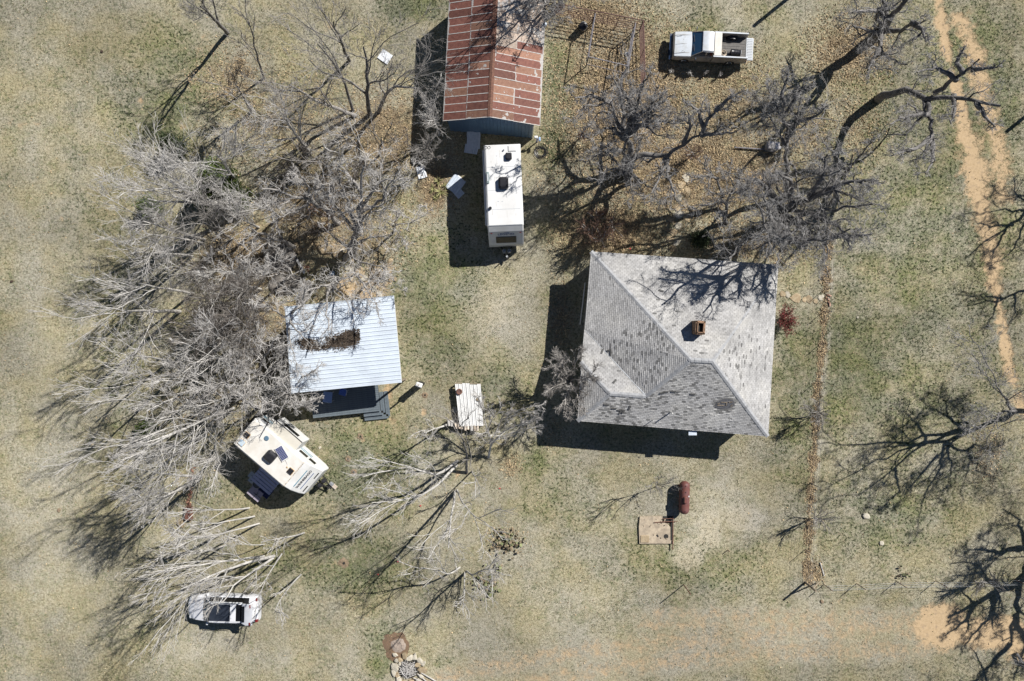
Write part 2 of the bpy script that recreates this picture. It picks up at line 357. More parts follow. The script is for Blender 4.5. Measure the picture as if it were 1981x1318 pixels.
def masks(X, Y):
    """X,Y photo-pixel ground coordinates -> sand, leaf, green, pale"""
    sand = np.zeros(X.shape); leaf = sand.copy(); green = sand + .35; pale = sand + .25
    wob = 3 * np.sin(X * .05 + Y * .03) + 2 * np.sin(Y * .11)
    for pl in SAND_TR:
        d = seg_dist(X, Y, pl); wd = 9 + 16 * np.exp(-((Y - 330) / 90) ** 2) + 8 * np.exp(-((Y - 470) / 60) ** 2)
        sand = np.maximum(sand, np.clip(1.12 - (d + wob) / (wd * 1.9), 0, 1))
    for pl in SAND_TR2:
        d = seg_dist(X, Y, pl); sand = np.maximum(sand, .8 * np.clip(1.2 - (d + wob) / 34, 0, 1))
    for (a, b_, c, e, s) in ((1822, 1212, 62, 50, 1.5), (1925, 1225, 95, 42, 1.2), (1985, 1260, 50, 40, 1), (1905, 160, 24, 50, .6), (1912, 400, 30, 50, .5),
                          (1462, 350, 35, 26, .75), (1330, 505, 40, 14, .4), (700, 560, 75, 30, .85), (640, 480, 60, 30, .55), (745, 520, 50, 30, .55), (560, 610, 40, 40, .35),
                          (752, 765, 14, 34, .8), (752, 818, 24, 14, .6), (820, 800, 7, 22, .7), (616, 818, 24, 10, .5), (1110, 210, 45, 20, .5), (1170, 235, 30, 16, .5),
                          (270, 195, 8, 7, .9), (355, 245, 14, 12, .6), (405, 90, 50, 30, .45), (640, 50, 30, 20, .4), (700, 45, 30, 20, .4), (640, 1090, 30, 12, .55),
                          (50, 240, 45, 14, .45), (120, 425, 12, 12, .5), (1935, 870, 20, 40, .35), (1965, 780, 25, 60, .45), (1625, 1165, 6, 8, .8), (1730, 120, 20, 14, .3),
                          (1045, 985, 25, 50, .28), (1190, 975, 40, 40, .2), (1090, 990, 40, 30, .2), (760, 1245, 60, 40, .15), (885, 915, 8, 20, .7), (880, 965, 30, 8, .5), (700, 850, 8, 7, .7), (674, 888, 7, 7, .7), (684, 912, 9, 7, .6)):
        sand = np.maximum(sand, s * blob(X, Y, a, b_, c, e))
    for (a, b_, c, e, s) in ((1210, 200, 150, 180, .9), (1400, 200, 120, 120, .55), (1330, 330, 250, 130, .75), (1180, 450, 110, 70, .85), (1640, 100, 90, 80, .7), (1660, 240, 60, 80, .4),
                          (1560, 260, 90, 60, .5), (1150, 40, 110, 60, .8), (450, 150, 90, 70, .5), (560, 250, 160, 130, .5), (740, 260, 140, 110, .75), (840, 360, 45, 70, .9), (620, 400, 170, 120, .75),
                          (480, 500, 120, 90, .9), (520, 640, 150, 130, .6), (420, 760, 120, 90, .4), (700, 470, 110, 60, .6), (1085, 620, 22, 80, .5), (980, 250, 110, 20, .3),
                          (360, 960, 14, 60, .5), (1110, 100, 30, 120, .3), (990, 905, 24, 24, .6), (975, 1045, 45, 30, .3), (1910, 880, 30, 60, .35), (1450, 470, 120, 60, .6), (1070, 840, 20, 30, .3), (1595, 110, 30, 60, .6)):
        leaf = np.maximum(leaf, s * blob(X, Y, a, b_, c, e))
    fd = seg_dist(X, Y, FENCE_LINE); leaf = np.maximum(leaf, 1.0 * np.clip(1.25 - (fd + 2.5 * np.sin(Y * .09) + 2 * np.sin(Y * .31)) / 8, 0, 1)); pale = np.maximum(pale, .95 * np.clip(1.3 - seg_dist(X - 10, Y, FENCE_LINE) / 6, 0, 1))
    leaf = np.maximum(leaf, .8 * blob(X, Y, 1578, 1110, 16, 30))
    for (a, b_, c, e, s) in ((850, 560, 120, 130, .75), (960, 740, 70, 80, .5), (860, 640, 100, 100, .6), (700, 900, 160, 110, .7), (700, 1090, 120, 60, .8), (560, 1100, 120, 70, .45),
                          (330, 110, 80, 70, .6), (310, 210, 110, 90, .6), (800, 10, 70, 40, 1.), (1075, 130, 28, 60, .8), (1080, 230, 35, 120, .8), (1790, 500, 200, 500, .55), (1650, 700, 90, 160, .8),
                          (1540, 760, 60, 220, .6), (1890, 150, 90, 200, .7), (1100, 960, 90, 80, .4), (1330, 1090, 160, 70, .55), (1040, 900, 20, 70, .7), (420, 960, 60, 40, .4), (240, 690, 60, 200, .35),
                          (1400, 40, 150, 60, .35), (1930, 220, 50, 120, .8), (735, 1230, 35, 60, .6), (740, 1285, 30, 30, 1.), (860, 1290, 22, 22, .8), (1720, 1000, 160, 90, .5), (1015, 960, 10, 80, .5), (1300, 1180, 160, 50, .3), (150, 400, 60, 150, .2), (200, 500, 100, 300, .15)):
        green = np.maximum(green, s * blob(X, Y, a, b_, c, e) + .3)
    for (a, b_, c, e, s) in ((950, 600, 90, 120, .7), (1010, 520, 60, 40, .5), (1560, 600, 50, 40, .5), (1400, 980, 90, 90, .5), (1330, 1075, 36, 34, 1.3), (1372, 1025, 34, 50, 1.2), (1440, 1002, 46, 34, 1.25), (1100, 1240, 700, 70, .35), (450, 1250, 160, 60, .6), (1420, 20, 40, 60, .7),
                          (110, 1000, 120, 300, .5), (1850, 560, 60, 120, .4), (1820, 680, 60, 60, .6), (1680, 470, 60, 20, .5), (900, 1000, 200, 150, .35), (1200, 1160, 200, 40, .4), (80, 600, 60, 400, .4), (1250, 960, 300, 100, .3)):
        pale = np.maximum(pale, s * blob(X, Y, a, b_, c, e) + .2)
    # wheel ruts along the bottom
    for pl in (((1790, 1205), (1450, 1195), (1250, 1200)), ((1790, 1215), (1500, 1225), (1100, 1262), (760, 1330)), ((1790, 1255), (1500, 1262), (1200, 1290), (1000, 1325))):
        d = seg_dist(X, Y, pl); sand = np.maximum(sand, .50 * np.clip(1.3 - d / 30, 0, 1)); pale = np.maximum(pale, .7 * np.clip(1.4 - d / 34, 0, 1)); green = green * (1 - .8 * np.clip(1.3 - d / 26, 0, 1))
    bed = ((X > 15) & (X < 60)); 
    return sand, leaf, green, pale

def build_ground():
    nx, ny = 380, 280
    xs = np.linspace(-46, 46, nx); ys = np.linspace(-34, 34, ny)
    ext = np.array([-3000, -900, -300, -120, -70]); 
    xs = np.concatenate([ext, xs, -ext[::-1]]); ys = np.concatenate([ext, ys, -ext[::-1]])
    X, Y = np.meshgrid(xs, ys); n1, n2 = len(xs), len(ys)
    rng = np.random.default_rng(3)
    px = CX + X * F / H; py = CY - Y * F / H
    jx = rng.normal(0, 2.5, X.shape); jy = rng.normal(0, 2.5, X.shape)
    s, l, g, p = masks(px + jx, py + jy)
    Z = -0.02 * s + 0.012 * np.sin(X * 1.7 + np.sin(Y * 1.1) * 2) * np.cos(Y * 1.3) + rng.normal(0, .006, X.shape)
    far = (np.abs(X) > 50) | (np.abs(Y) > 36); Z[far] = 0
    me = bpy.data.meshes.new('ground'); V = np.stack([X, Y, Z], -1).reshape(-1, 3)
    idx = np.arange(n1 * n2).reshape(n2, n1)
    Q = np.stack([idx[:-1, :-1], idx[:-1, 1:], idx[1:, 1:], idx[1:, :-1]], -1).reshape(-1, 4)
    fast_mesh(me, V, Q)
    a = me.attributes.new('mask', 'FLOAT_COLOR', 'POINT')
    a.data.foreach_set('color', np.stack([s, l, g, p], -1).astype(np.float32).ravel())
    me.materials.append(ground_material()); me.polygons.foreach_set('use_smooth', np.ones(len(Q), bool))
    o = bpy.data.objects.new('ground', me); COL.objects.link(o); o['kind'] = 'structure'; o['label'] = 'dry tan and green winter pasture with sandy tracks'
def fast_mesh(me, V, Q):
    k = Q.shape[1]
    me.vertices.add(len(V)); me.vertices.foreach_set('co', np.ascontiguousarray(V, np.float32).ravel())
    me.loops.add(Q.size); me.loops.foreach_set('vertex_index', np.ascontiguousarray(Q, np.int32).ravel())
    me.polygons.add(len(Q)); me.polygons.foreach_set('loop_start', np.arange(0, Q.size, k, dtype=np.int32))
    me.polygons.foreach_set('loop_total', np.full(len(Q), k, np.int32))
    me.update(calc_edges=True)

# obstacles where no grass grows (photo px boxes at ground level)
NOGRASS = [(872, -30, 1045, 262), (945, 285, 1008, 465), (1120, 500, 1490, 835), (590, 600, 765, 800)]
def scatter(n, field, seed, lo=(-30, -40), hi=(2010, 1360)):
    r = np.random.default_rng(seed); out = []
    while sum(len(o) for o in out) < n:
        X = r.uniform(lo[0], hi[0], n); Y = r.uniform(lo[1], hi[1], n)
        keep = r.uniform(0, 1, n) < field(X, Y)
        for (a, b_, c, e) in NOGRASS: keep &= ~((X > a) & (X < c) & (Y > b_) & (Y < e))
        out.append(np.stack([X[keep], Y[keep]], -1))
    A = np.concatenate(out)[:n]
    return np.stack([(A[:, 0] - CX) * H / F, (CY - A[:, 1]) * H / F], -1), r
def stuff_mesh(name, V, Q, tint, m, label):
    me = bpy.data.meshes.new(name); fast_mesh(me, V, Q)
    a = me.attributes.new('tint', 'FLOAT', 'POINT'); a.data.foreach_set('value', np.ascontiguousarray(tint, np.float32))
    me.materials.append(m); o = bpy.data.objects.new(name, me); COL.objects.link(o); o['kind'] = 'stuff'; o['label'] = label; return o
def leaf_quads(C, r, size, tilt=.5):
    n = len(C); u = r.normal(size=(n, 3)); u[:, 2] *= tilt; u /= np.linalg.norm(u, axis=1)[:, None]
    v = r.normal(size=(n, 3)); v[:, 2] *= tilt; v -= (v * u).sum(1)[:, None] * u; v /= np.linalg.norm(v, axis=1)[:, None]
    s = size * r.uniform(.6, 1.4, (n, 1)); u = u * s; v = v * s * .6
    V = np.stack([C - u, C - v * 1.0, C + u, C + v], 1).reshape(-1, 3); Q = np.arange(4 * n).reshape(n, 4)
    return V, Q
def build_cover():
    def lf(X, Y):
        s, l, g, p = masks(X, Y); return np.clip(l * np.where(X > 880, 1, .45), .004, 1)
    A, r = scatter(85000, lf, 5); C = np.concatenate([A, r.uniform(.015, .05, (len(A), 1))], 1)
    V, Q = leaf_quads(C, r, .055); stuff_mesh('fallen_leaves', V, Q, np.repeat(np.clip(r.normal(.62, .3, len(A)), 0, 1.2), 4), M_tanleaf, 'tan fallen oak leaves strewn under the trees')
    def gf(X, Y):
        s, l, g, p = masks(X, Y); w_ = .5 + .5 * np.sin(X * .021 + 2 * np.sin(Y * .017)) * np.sin(Y * .026 + X * .007)
        return np.clip((g * 1.1 + .05 * w_) * (1 - s) * (1 - .7 * l) * (.35 + .65 * w_), 0.01, 1)
    def tufts(n, seed, name, m, label, hh, field, tl):
        A, r = scatter(n, field, seed); k = 4
        c = np.repeat(A, k, 0); N_ = len(c); a = r.uniform(0, 2 * np.pi, N_); rad = r.uniform(.01, .10, N_)
        bx = c[:, 0] + np.cos(a) * rad; by = c[:, 1] + np.sin(a) * rad; hgt = hh * r.uniform(.5, 1.4, N_)
        b2 = a + r.normal(0, .6, N_); ln = hgt * r.uniform(.3, 1.1, N_); wd = r.uniform(.008, .02, N_)
        t = np.stack([-np.sin(b2), np.cos(b2)], -1) * wd[:, None]
        p0 = np.stack([bx - t[:, 0], by - t[:, 1], np.full(N_, -.01)], -1); p1 = np.stack([bx + t[:, 0], by + t[:, 1], np.full(N_, -.01)], -1)
        p2 = np.stack([bx + np.cos(b2) * ln, by + np.sin(b2) * ln, hgt], -1)
        V = np.stack([p0, p1, p2], 1).reshape(-1, 3)
        stuff_mesh(name, V, np.arange(len(V)).reshape(-1, 3), np.repeat(np.repeat(r.uniform(*tl, n), k), 3), m, label)
    tufts(52000, 7, 'grass', mat('green_grass_blade', (.07, .095, .04), (.13, .15, .07), 2, .9, tint=.5), 'short green grass tufts in the pasture', .075, gf, (0.2, 1))
    tufts(42000, 8, 'dry_grass', mat('dry_grass_blade', (.40, .35, .24), (.30, .25, .15), 2, .9, tint=.4), 'dry straw coloured grass tufts in the pasture', .07,
          lambda X, Y: np.clip(.8 - masks(X, Y)[0], 0, 1), (0.1, 1))
build_ground(); build_cover()

# ---------------------------------------------------------------- trees
def nrm(a): return a / np.maximum(np.linalg.norm(a, axis=-1, keepdims=True), 1e-9)
def spawn(Pt, R, k, lf, ang, r, t0, t1, N, wander, trop, rf, tip, Lref=None, lean=None):
    B, M, _ = Pt.shape
    seg = np.linalg.norm(np.diff(Pt, axis=1), axis=2); plen = seg.sum(1)
    i = np.repeat(np.arange(B), k); u = (np.tile(np.arange(k), B) + r.uniform(0, 1, B * k)) / k
    t = t0 + (t1 - t0) * u; f = t * (M - 1); j = np.minimum(f.astype(int), M - 2); fr = (f - j)[:, None]
    pos = Pt[i, j] * (1 - fr) + Pt[i, j + 1] * fr; tan = nrm(Pt[i, j + 1] - Pt[i, j])
    rad = R[i, j] * (1 - fr[:, 0]) + R[i, j + 1] * fr[:, 0]
    q = r.normal(size=(B * k, 3)); q = nrm(q - (q * tan).sum(1)[:, None] * tan)
    a = np.radians(r.normal(ang, ang * .25, B * k))[:, None]
    d = nrm(np.cos(a) * tan + np.sin(a) * q + np.array([0, 0, trop * 1.0]))
    L = lf * plen[i] * (1.15 - .55 * t) * r.uniform(.6, 1.25, B * k)
    if Lref is not None: L = np.minimum(L, Lref)
    pts = [pos]; p = pos
    for s in range(N - 1):
        p = p + d * (L / (N - 1))[:, None]; pts.append(p)
        d = nrm(d + wander * r.normal(size=d.shape) + np.array([0, 0, trop * .35]))
    C = np.stack(pts, 1); C[..., 2] = np.maximum(C[..., 2], .05)
    r0 = np.maximum(rad * rf * r.uniform(.8, 1.1, B * k), tip)
    Rr = np.maximum(r0[:, None] * np.linspace(1, .35, N)[None], tip); Rr[:, -1] = tip * .7
    return C, Rr
def tubes(C, R, S):
    B, N, _ = C.shape
    d = nrm(np.gradient(C, axis=1)); ref = np.zeros_like(d); ref[..., 2] = 1
    m = nrm(C[:, -1] - C[:, 0]); vert = np.abs(m[:, 2]) > .8; ref[vert] = np.array([1, 0, 0.])
    u = nrm(np.cross(d, ref)); v = np.cross(d, u)
    a = np.arange(S) * 2 * np.pi / S
    V = C[:, :, None] + (u[:, :, None] * np.cos(a)[None, None, :, None] + v[:, :, None] * np.sin(a)[None, None, :, None]) * R[:, :, None, None]
    idx = np.arange(B * N * S).reshape(B, N, S); nx = np.roll(idx, -1, 2)
    Q = np.stack([idx[:, :-1], nx[:, :-1], nx[:, 1:], idx[:, 1:]], -1).reshape(-1, 4)
    return V.reshape(-1, 3), Q
def join_parts(parts):
    Vs, Qs, o = [], [], 0
    for V, Q in parts: Vs.append(V); Qs.append(Q + o); o += len(V)
    return np.concatenate(Vs), np.concatenate(Qs)
def mesh_part(name, V, Q, m, parent, origin, seed, smooth=True, chunk=None):
    me = bpy.data.meshes.new(name); fast_mesh(me, V - np.array(origin), Q); me.materials.append(m)
    r = np.random.default_rng(seed); n = len(V); c = chunk or 24
    t = np.repeat(np.clip(r.normal(.5, .22, n // c + 1), 0, 1), c)[:n]
    a = me.attributes.new('tint', 'FLOAT', 'POINT'); a.data.foreach_set('value', t.astype(np.float32))
    if smooth: me.polygons.foreach_set('use_smooth', np.ones(len(Q), bool))
    o = bpy.data.objects.new(name, me); COL.objects.link(o); o.parent = parent; return o
def resample(pl, N):
    pl = np.array(pl, float); s = np.concatenate([[0], np.cumsum(np.linalg.norm(np.diff(pl, axis=0), axis=1))])
    t = np.linspace(0, s[-1], N); return np.stack([np.interp(t, s, pl[:, c]) for c in range(3)], -1)
STY = {  # bark, twig, wander, angle, trop, limbs, k2, k3, k4, trunk fraction
    'pole':  (M_bark_pale, M_twig_pale, .10, 30, .10, 5, 7, 6, 4, .35),
    'pale':  (M_bark_pale, M_twig_pale, .14, 38, .08, 7, 7, 7, 4, .28),
    'gnarl': (M_bark_mid, M_twig_pale, .30, 55, .02, 7, 8, 7, 4, .25),
    'grey':  (M_bark_mid, M_twig_mid, .16, 36, .07, 7, 7, 7, 4, .28),
    'dark':  (M_bark_dark, M_twig_dark, .32, 50, .0, 6, 7, 7, 5, .25),
    'thin':  (M_bark_dark, M_twig_mid, .15, 35, .08, 5, 6, 6, 4, .3),
    'brown': (M_bark_mid, M_twig_brown, .12, 32, .05, 12, 7, 5, 3, .05),
    'brush': (M_bark_mid, M_twig_mid, .14, 34, .05, 12, 7, 6, 3, .05),
    'thicket': (M_bark_mid, M_twig_thick, .14, 32, .05, 14, 8, 6, 3, .05),
    'palebrush': (M_bark_pale, M_twig_pale, .16, 36, .04, 10, 7, 6, 3, .05),
}
TREE_N = [0]
def tree(label, base, top, h, sty, seed=None, r0=None, limbs=None, sp=1.0, dens=1.0, leaf=None, nleaf=0, group=None, cat='tree', name=None, trunkpl=None):
    TREE_N[0] += 1; seed = seed or TREE_N[0] * 7 + 1; r = np.random.default_rng(seed)
    bark, twig, wan, ang, trop, nl, k2, k3, k4, tf = STY[sty]
    if sty == 'pole' and r0: r0 *= .8
    b0 = np.array(G(*base)); t0 = np.array(P(top[0], top[1], h)); r0 = r0 or .012 * h + .03
    tip = .0068; dens = dens * (.9 if sty == 'dark' else .88)
    root = thing(name or ('oak_tree' if sty == 'dark' else ('bare_shrub' if cat == 'shrub' else 'bare_tree')), label, cat, tuple(b0), 0, group)
    parts = []; trunkparts = []
    if limbs:
        LP = []; LR = []; NN = 12
        for i, pl in enumerate(limbs):
            pts = [np.array(P(*q)) if len(q) == 3 else np.array((PR if q[3] == 'r' else PS)(*q[:3])) for q in pl]; c = resample(pts, NN)
            L = np.linalg.norm(np.diff(c, axis=0), axis=1).sum()
            c[1:-1] += r.normal(0, wan * L * .035, (NN - 2, 3)); LP.append(c)
            ra = r0 * (1 if i == 0 else .55); LR.append(ra * (.22 + .78 * (1 - np.linspace(0, 1, NN)) ** 1.2))
        LP = np.array(LP); LR = np.array(LR)
        trunkparts.append(tubes(LP, LR, 8))
        L1, R1 = LP, LR
        L1b, R1b = spawn(L1, R1, max(3, int(4 * dens)), .42 * sp, ang, r, .25, 1, 8, wan * 1.1, trop, .62, .026)
        trunkparts.append(tubes(L1b, R1b, 5))
        L2, R2 = spawn(np.concatenate([L1b]), np.concatenate([R1b]), max(3, int(k2 * .8 * dens)), .58, ang, r, .2, 1, 6, wan, trop, .5, .013)
        L2c, R2c = spawn(L1, R1, max(4, int(7 * dens)), .22 * sp, ang, r, .3, 1, 6, wan, trop, .3, .011)
        L2 = np.concatenate([L2, L2c]); R2 = np.concatenate([R2, R2c])
    else:
        NN = 9
        if trunkpl: c = resample([np.array(P(*q)) for q in trunkpl], NN)
        else:
            c = np.linspace(b0, b0 + (t0 - b0) * .88, NN)
            # trunk rises first, then leans
            f = np.linspace(0, 1, NN); c[:, :2] = b0[:2] + (t0 - b0)[None, :2] * (f ** 1.15)[:, None] * .88
        c[1:] += r.normal(0, wan * .05 * h, (NN - 1, 3)) * np.array([1, 1, .3]) * np.linspace(.3, 1, NN - 1)[:, None]
        T = c[None]; TR = np.linspace(r0, r0 * .3, NN)[None]
        trunkparts.append(tubes(T, TR, 8))
        L1, R1 = spawn(T, TR, nl, .62 * sp, ang * .9, r, tf, .97, 8, wan * .8, trop, .62, .025)
        trunkparts.append(tubes(L1, R1, 6))
        L1x = np.concatenate([L1]); 
        L2, R2 = spawn(L1, R1, max(2, int(k2 * dens)), .55, ang, r, .15, 1, 6, wan, trop, .5, .011)
    parts.append(tubes(L2, R2, 4))
    L3, R3 = spawn(L2, R2, max(2, int(k3 * dens)), .60, ang * .85, r, .12, 1, 5, wan * .9, trop, .55, .0075)
    parts.append(tubes(L3, R3, 3))
    L4, R4 = spawn(L3, R3, max(1, int(k4 * dens)), .62, ang * .8, r, .15, 1, 3, wan * .9, trop, .7, tip)
    parts.append(tubes(L4, R4, 3))
    V, Q = join_parts(trunkparts); mesh_part('trunk', V, Q, bark, root, b0, seed, chunk=9)
    V, Q = join_parts(parts); mesh_part('crown', V, Q, twig, root, b0, seed + 1)
    if leaf is not None:
        ends = L4[:, -1]; pick = r.integers(0, len(ends), nleaf); C = ends[pick] + r.normal(0, .08, (nleaf, 3))
        C[:, 2] = np.maximum(C[:, 2], .05)
        V, Q = leaf_quads(C, r, .05, 1.0); mesh_part('leaves', V, Q, leaf, root, b0, seed + 2, smooth=False, chunk=4)['kind'] = 'stuff'
    return root
# ---------------------------------------------------------------- house
def loc(pts, o): return [Vector(p) - Vector(o) for p in pts]
def text_obj(name, s, size, m, parent, M, ext=.004, sx=1.0, label=None):
    cu = bpy.data.curves.new(name, 'FONT'); cu.body = s; cu.size = size; cu.align_x = 'CENTER'; cu.align_y = 'CENTER'; cu.extrude = ext; cu.offset = size * .02
    t = bpy.data.objects.new('tmp_text', cu); COL.objects.link(t); bpy.context.view_layer.update()
    me = bpy.data.meshes.new_from_object(t.evaluated_get(bpy.context.evaluated_depsgraph_get()))
    me.name = name; bpy.data.objects.remove(t); bpy.data.curves.remove(cu); me.materials.clear(); me.materials.append(m)
    me.transform(M @ Matrix.Diagonal((sx, 1, 1, 1))); o = bpy.data.objects.new(name, me); COL.objects.link(o); o.parent = parent
    if label: o['label'] = label
    return o
def frame(o, xd, n):
    """matrix with x along xd, z along normal n at o"""
    n = Vector(n).normalized(); x = Vector(xd); x = (x - n * x.dot(n)).normalized(); y = n.cross(x)
    return Matrix(((x.x, y.x, n.x, o[0]), (x.y, y.y, n.y, o[1]), (x.z, y.z, n.z, o[2]), (0, 0, 0, 1)))
def inpoly(x, y, pl):
    c = False; n = len(pl)
    for i in range(n):
        x1, y1 = pl[i]; x2, y2 = pl[(i + 1) % n]
        if (y1 > y) != (y2 > y) and x < (x2 - x1) * (y - y1) / (y2 - y1) + x1: c = not c
    return c
def clip_poly(sub, cl):
    """Sutherland-Hodgman: sub clipped to the convex counter-clockwise polygon cl"""
    out = sub
    for i in range(len(cl)):
        a, b = cl[i], cl[(i + 1) % len(cl)]; inp, out = out, []
        if not inp: return []
        def side(p): return (b[0] - a[0]) * (p[1] - a[1]) - (b[1] - a[1]) * (p[0] - a[0])
        for k in range(len(inp)):
            p, q = inp[k], inp[(k + 1) % len(inp)]; sp_, sq = side(p), side(q)
            if sp_ >= 0: out.append(p)
            if (sp_ >= 0) != (sq >= 0):
                t = sp_ / (sp_ - sq); out.append((p[0] + (q[0] - p[0]) * t, p[1] + (q[1] - p[1]) * t))
    return out
def shingle_face(mb, pts, eave_a, eave_b, rnd, dark=None, tw=.25, ch=.125, bias=.5):
    """tab shingles over the polygon pts (world), courses parallel to eave"""
    pts = [Vector(p) for p in pts]; n = (pts[1] - pts[0]).cross(pts[2] - pts[0]).normalized()
    if n.z < 0: n = -n
    xd = (Vector(eave_b) - Vector(eave_a)).normalized(); e0 = Vector(eave_a); e0 = e0 - n * (e0 - pts[0]).dot(n); Mf = frame(e0, xd, n); Mi = Mf.inverted()
    pl = [tuple((Mi @ p)[:2]) for p in pts]
    area = sum(pl[i][0] * pl[(i + 1) % len(pl)][1] - pl[(i + 1) % len(pl)][0] * pl[i][1] for i in range(len(pl)))
    if area < 0: pl = pl[::-1]
    up = (Mi.to_3x3() @ Vector((0, 0, 1))); sgn = 1 if up.y > 0 else -1
    x0, x1 = min(p[0] for p in pl), max(p[0] for p in pl); y0, y1 = min(p[1] for p in pl), max(p[1] for p in pl)
    mb.M = Mf; row = (math.floor(y0 / ch) if sgn > 0 else -math.floor(y1 / ch) - 1); y = math.floor(y0 / ch) * ch if sgn > 0 else math.floor(y1 / ch) * ch
    wave = 1.0
    while (y < y1 if sgn > 0 else y > y0 - ch):
        x = (math.floor(x0 / tw) - 1) * tw + (row % 2) * tw / 2 + (row % 5) * .01
        lift = .016
        while x < x1:
            cx, cy = x + tw / 2, y + ch / 2
            g = .006
            q = clip_poly([(x + g, y + .002), (x + tw - g, y + .002), (x + tw - g, y + ch - .002), (x + g, y + ch - .002)], pl)
            if len(q) >= 3:
                W = Mf @ Vector((cx, cy, 0)); d = dark(W) if dark else 0
                wv = .07 * math.sin(W.x * 1.3 + wave) * math.sin(W.y * 1.7 + wave)
                mb.tint = max(0, min(1, bias + wv + rnd.gauss(0, .065)))
                if rnd.random() < .004 + d: mb.tint = rnd.uniform(.08, .36)
                th = lift + rnd.uniform(-.003, .004) + (rnd.uniform(.008, .02) if rnd.random() < .02 + d * .3 else 0)
                # butt end (down-slope) is thick, top end tucks under the next course
                def zz(py):
                    f = (py - y) / ch; f = f if sgn > 0 else 1 - f; return th * (1 - f) + .004
                k = len(q)
                vs = [(p[0], p[1], zz(p[1])) for p in q] + [(p[0], p[1], -.002) for p in q]
                mb.add(vs, [tuple(range(k))] + [(i, i + k, (i + 1) % k + k, (i + 1) % k) for i in range(k)])
            x += tw
        y += ch * sgn; row += 1
    mb.M = Matrix(); mb.tint = .5
def build_house():
    ZE, ZR = 2.9, 5.35
    nw, ne, se, sw = P(1143.5, 486.7, ZE), P(1505.5, 513.5, ZE), P(1485.8, 844.6, ZE), P(1117.3, 814.4, ZE)
    r1, r2 = P(1336.7, 696.5, ZR), P(1378, 698.5, ZR)
    v = P(1130.5, 637, ZE)
    # south plane
    n = (se - sw).cross((r1 + r2) / 2 - sw).normalized()
    def on_south(px, py):
        d = (P(px, py, 0) - Vector((0, 0, H))); o = Vector((0, 0, H)); t = (sw - o).dot(n) / d.dot(n); return o + d * t
    J, K = on_south(1250, 766.5), on_south(1180.5, 761.5)
    q_ = P(1124.5, 700, 3.45)
    o = Vector(((nw + se) / 2).to_tuple()); o.z = 0
    h = thing('house', 'large farmhouse under a patched pale grey shingled hip roof with a brick chimney', 'house', o)
    S = lambda p: Vector(p) - o
    roof = MB()
    faces = [(nw, r1, r2, ne), (ne, r2, se), (sw, se, J, K), (se, r2, J), (r2, r1, J), (nw, v, r1), (v, J, r1), (v, q_, K), (v, K, J), (q_, sw, K)]
    for f in faces:
        roof.poly([S(p) for p in f])
    # soffit/fascia
    ring = [nw, v, q_, sw, se, ne]
    for i in range(6):
        a, b = S(ring[i]), S(ring[(i + 1) % 6])
        roof.add([a, b, b - Vector((0, 0, .16)), a - Vector((0, 0, .16))], [(0, 1, 2, 3)])
    rf = roof.build('roof', M_felt, h)
    rnd = random.Random(4); sh = MB()
    sp = lambda pts: [S(p) for p in pts]
    south_spots = [(P(1300, 790, 3.6), 9, .05), (P(1230, 790, 3.6), 1.2, .16), (P(1300, 765, 3.9), 1.6, .2), (P(1250, 775, 3.8), 1.0, .28), (P(1195, 795, 3.4), 1.2, .34), (P(1340, 740, 4.4), 1.6, .2), (P(1360, 820, 3.2), 2.2, .14)]
    def dk(sp_):
        def f(W):
            W = W + o; s = 0
            for c, r_, a in sp_:
                if (W.xy - c.xy).length < r_: s = max(s, a)
            return s
        return f
    hole = P(1402, 781, 3.9)
    dS = dk(south_spots + [(hole, .75, .75)])
    for pc in ((sw, se, J, K), (se, r2, J), (r2, r1, J)): shingle_face(sh, sp(pc), S(sw), S(se), rnd, dS, bias=.58)
    west_spots = [(P(1235, 690, 4.), 1.9, .16), (P(1290, 650, 4.4), .9, .26), (P(1260, 640, 4.), .9, .2), (P(1165, 680, 3.3), .5, .15)]
    # west plane lifted fans
    shingle_face(sh, sp((nw, v, r1)), S(nw), S(sw), rnd, dk(west_spots), tw=.25, bias=.58)
    shingle_face(sh, sp((v, J, r1)), S(nw), S(sw), rnd, dk(west_spots), bias=.58)
    for pc in ((v, q_, K), (v, K, J)): shingle_face(sh, sp(pc), S(K), S(J), rnd, bias=.56)
    shingle_face(sh, sp((q_, sw, K)), S(nw), S(sw), rnd, bias=.58)
    shingle_face(sh, sp((nw, r1, r2, ne)), S(nw), S(ne), rnd, dk([(P(1300, 600, 4.), 1.6, .03), (P(1360, 680, 4.8), .9, .1)]), bias=.56)
    shingle_face(sh, sp((ne, r2, se)), S(ne), S(se), rnd, dk([(P(1430, 670, 4.2), 2.6, .07), (P(1420, 690, 4.2), 1.0, .16)]), bias=.56)
    sh.build('shingle', M_shingle, rf, kind='stuff', label='weathered grey tab shingles')
    cap = MB()
    for a, b in ((nw, r1), (ne, r2), (se, r2), (r1, r2), (r1, J), (J, K), (K, sw), (K, q_)):
        a, b = S(a), S(b); d = b - a; L = d.length; nn = int(L / .2); side = d.normalized().cross(Vector((0, 0, 1))).normalized()
        for i in range(nn):
            c0 = a + d * (i / nn); c1 = a + d * ((i + 1.12) / nn); lf = .02 + .008 * (i % 2)
            cap.tint = rnd.choice([.5, .55, .6, .65, .4]) if rnd.random() > .04 else .05
            u = Vector((0, 0, lf)); s_ = side * .15; dn = Vector((0, 0, -.045))
            cap.add([c0 + u + Vector((0, 0, .012)), c0 + s_ + dn + u, c1 + s_ + dn + u, c1 + u, c0 - s_ + dn + u, c1 - s_ + dn + u], [(0, 1, 2, 3), (0, 3, 5, 4), (0, 4, 1)])
    cap.build('hip_cap', M_cap, rf, kind='stuff')
    vl = MB()
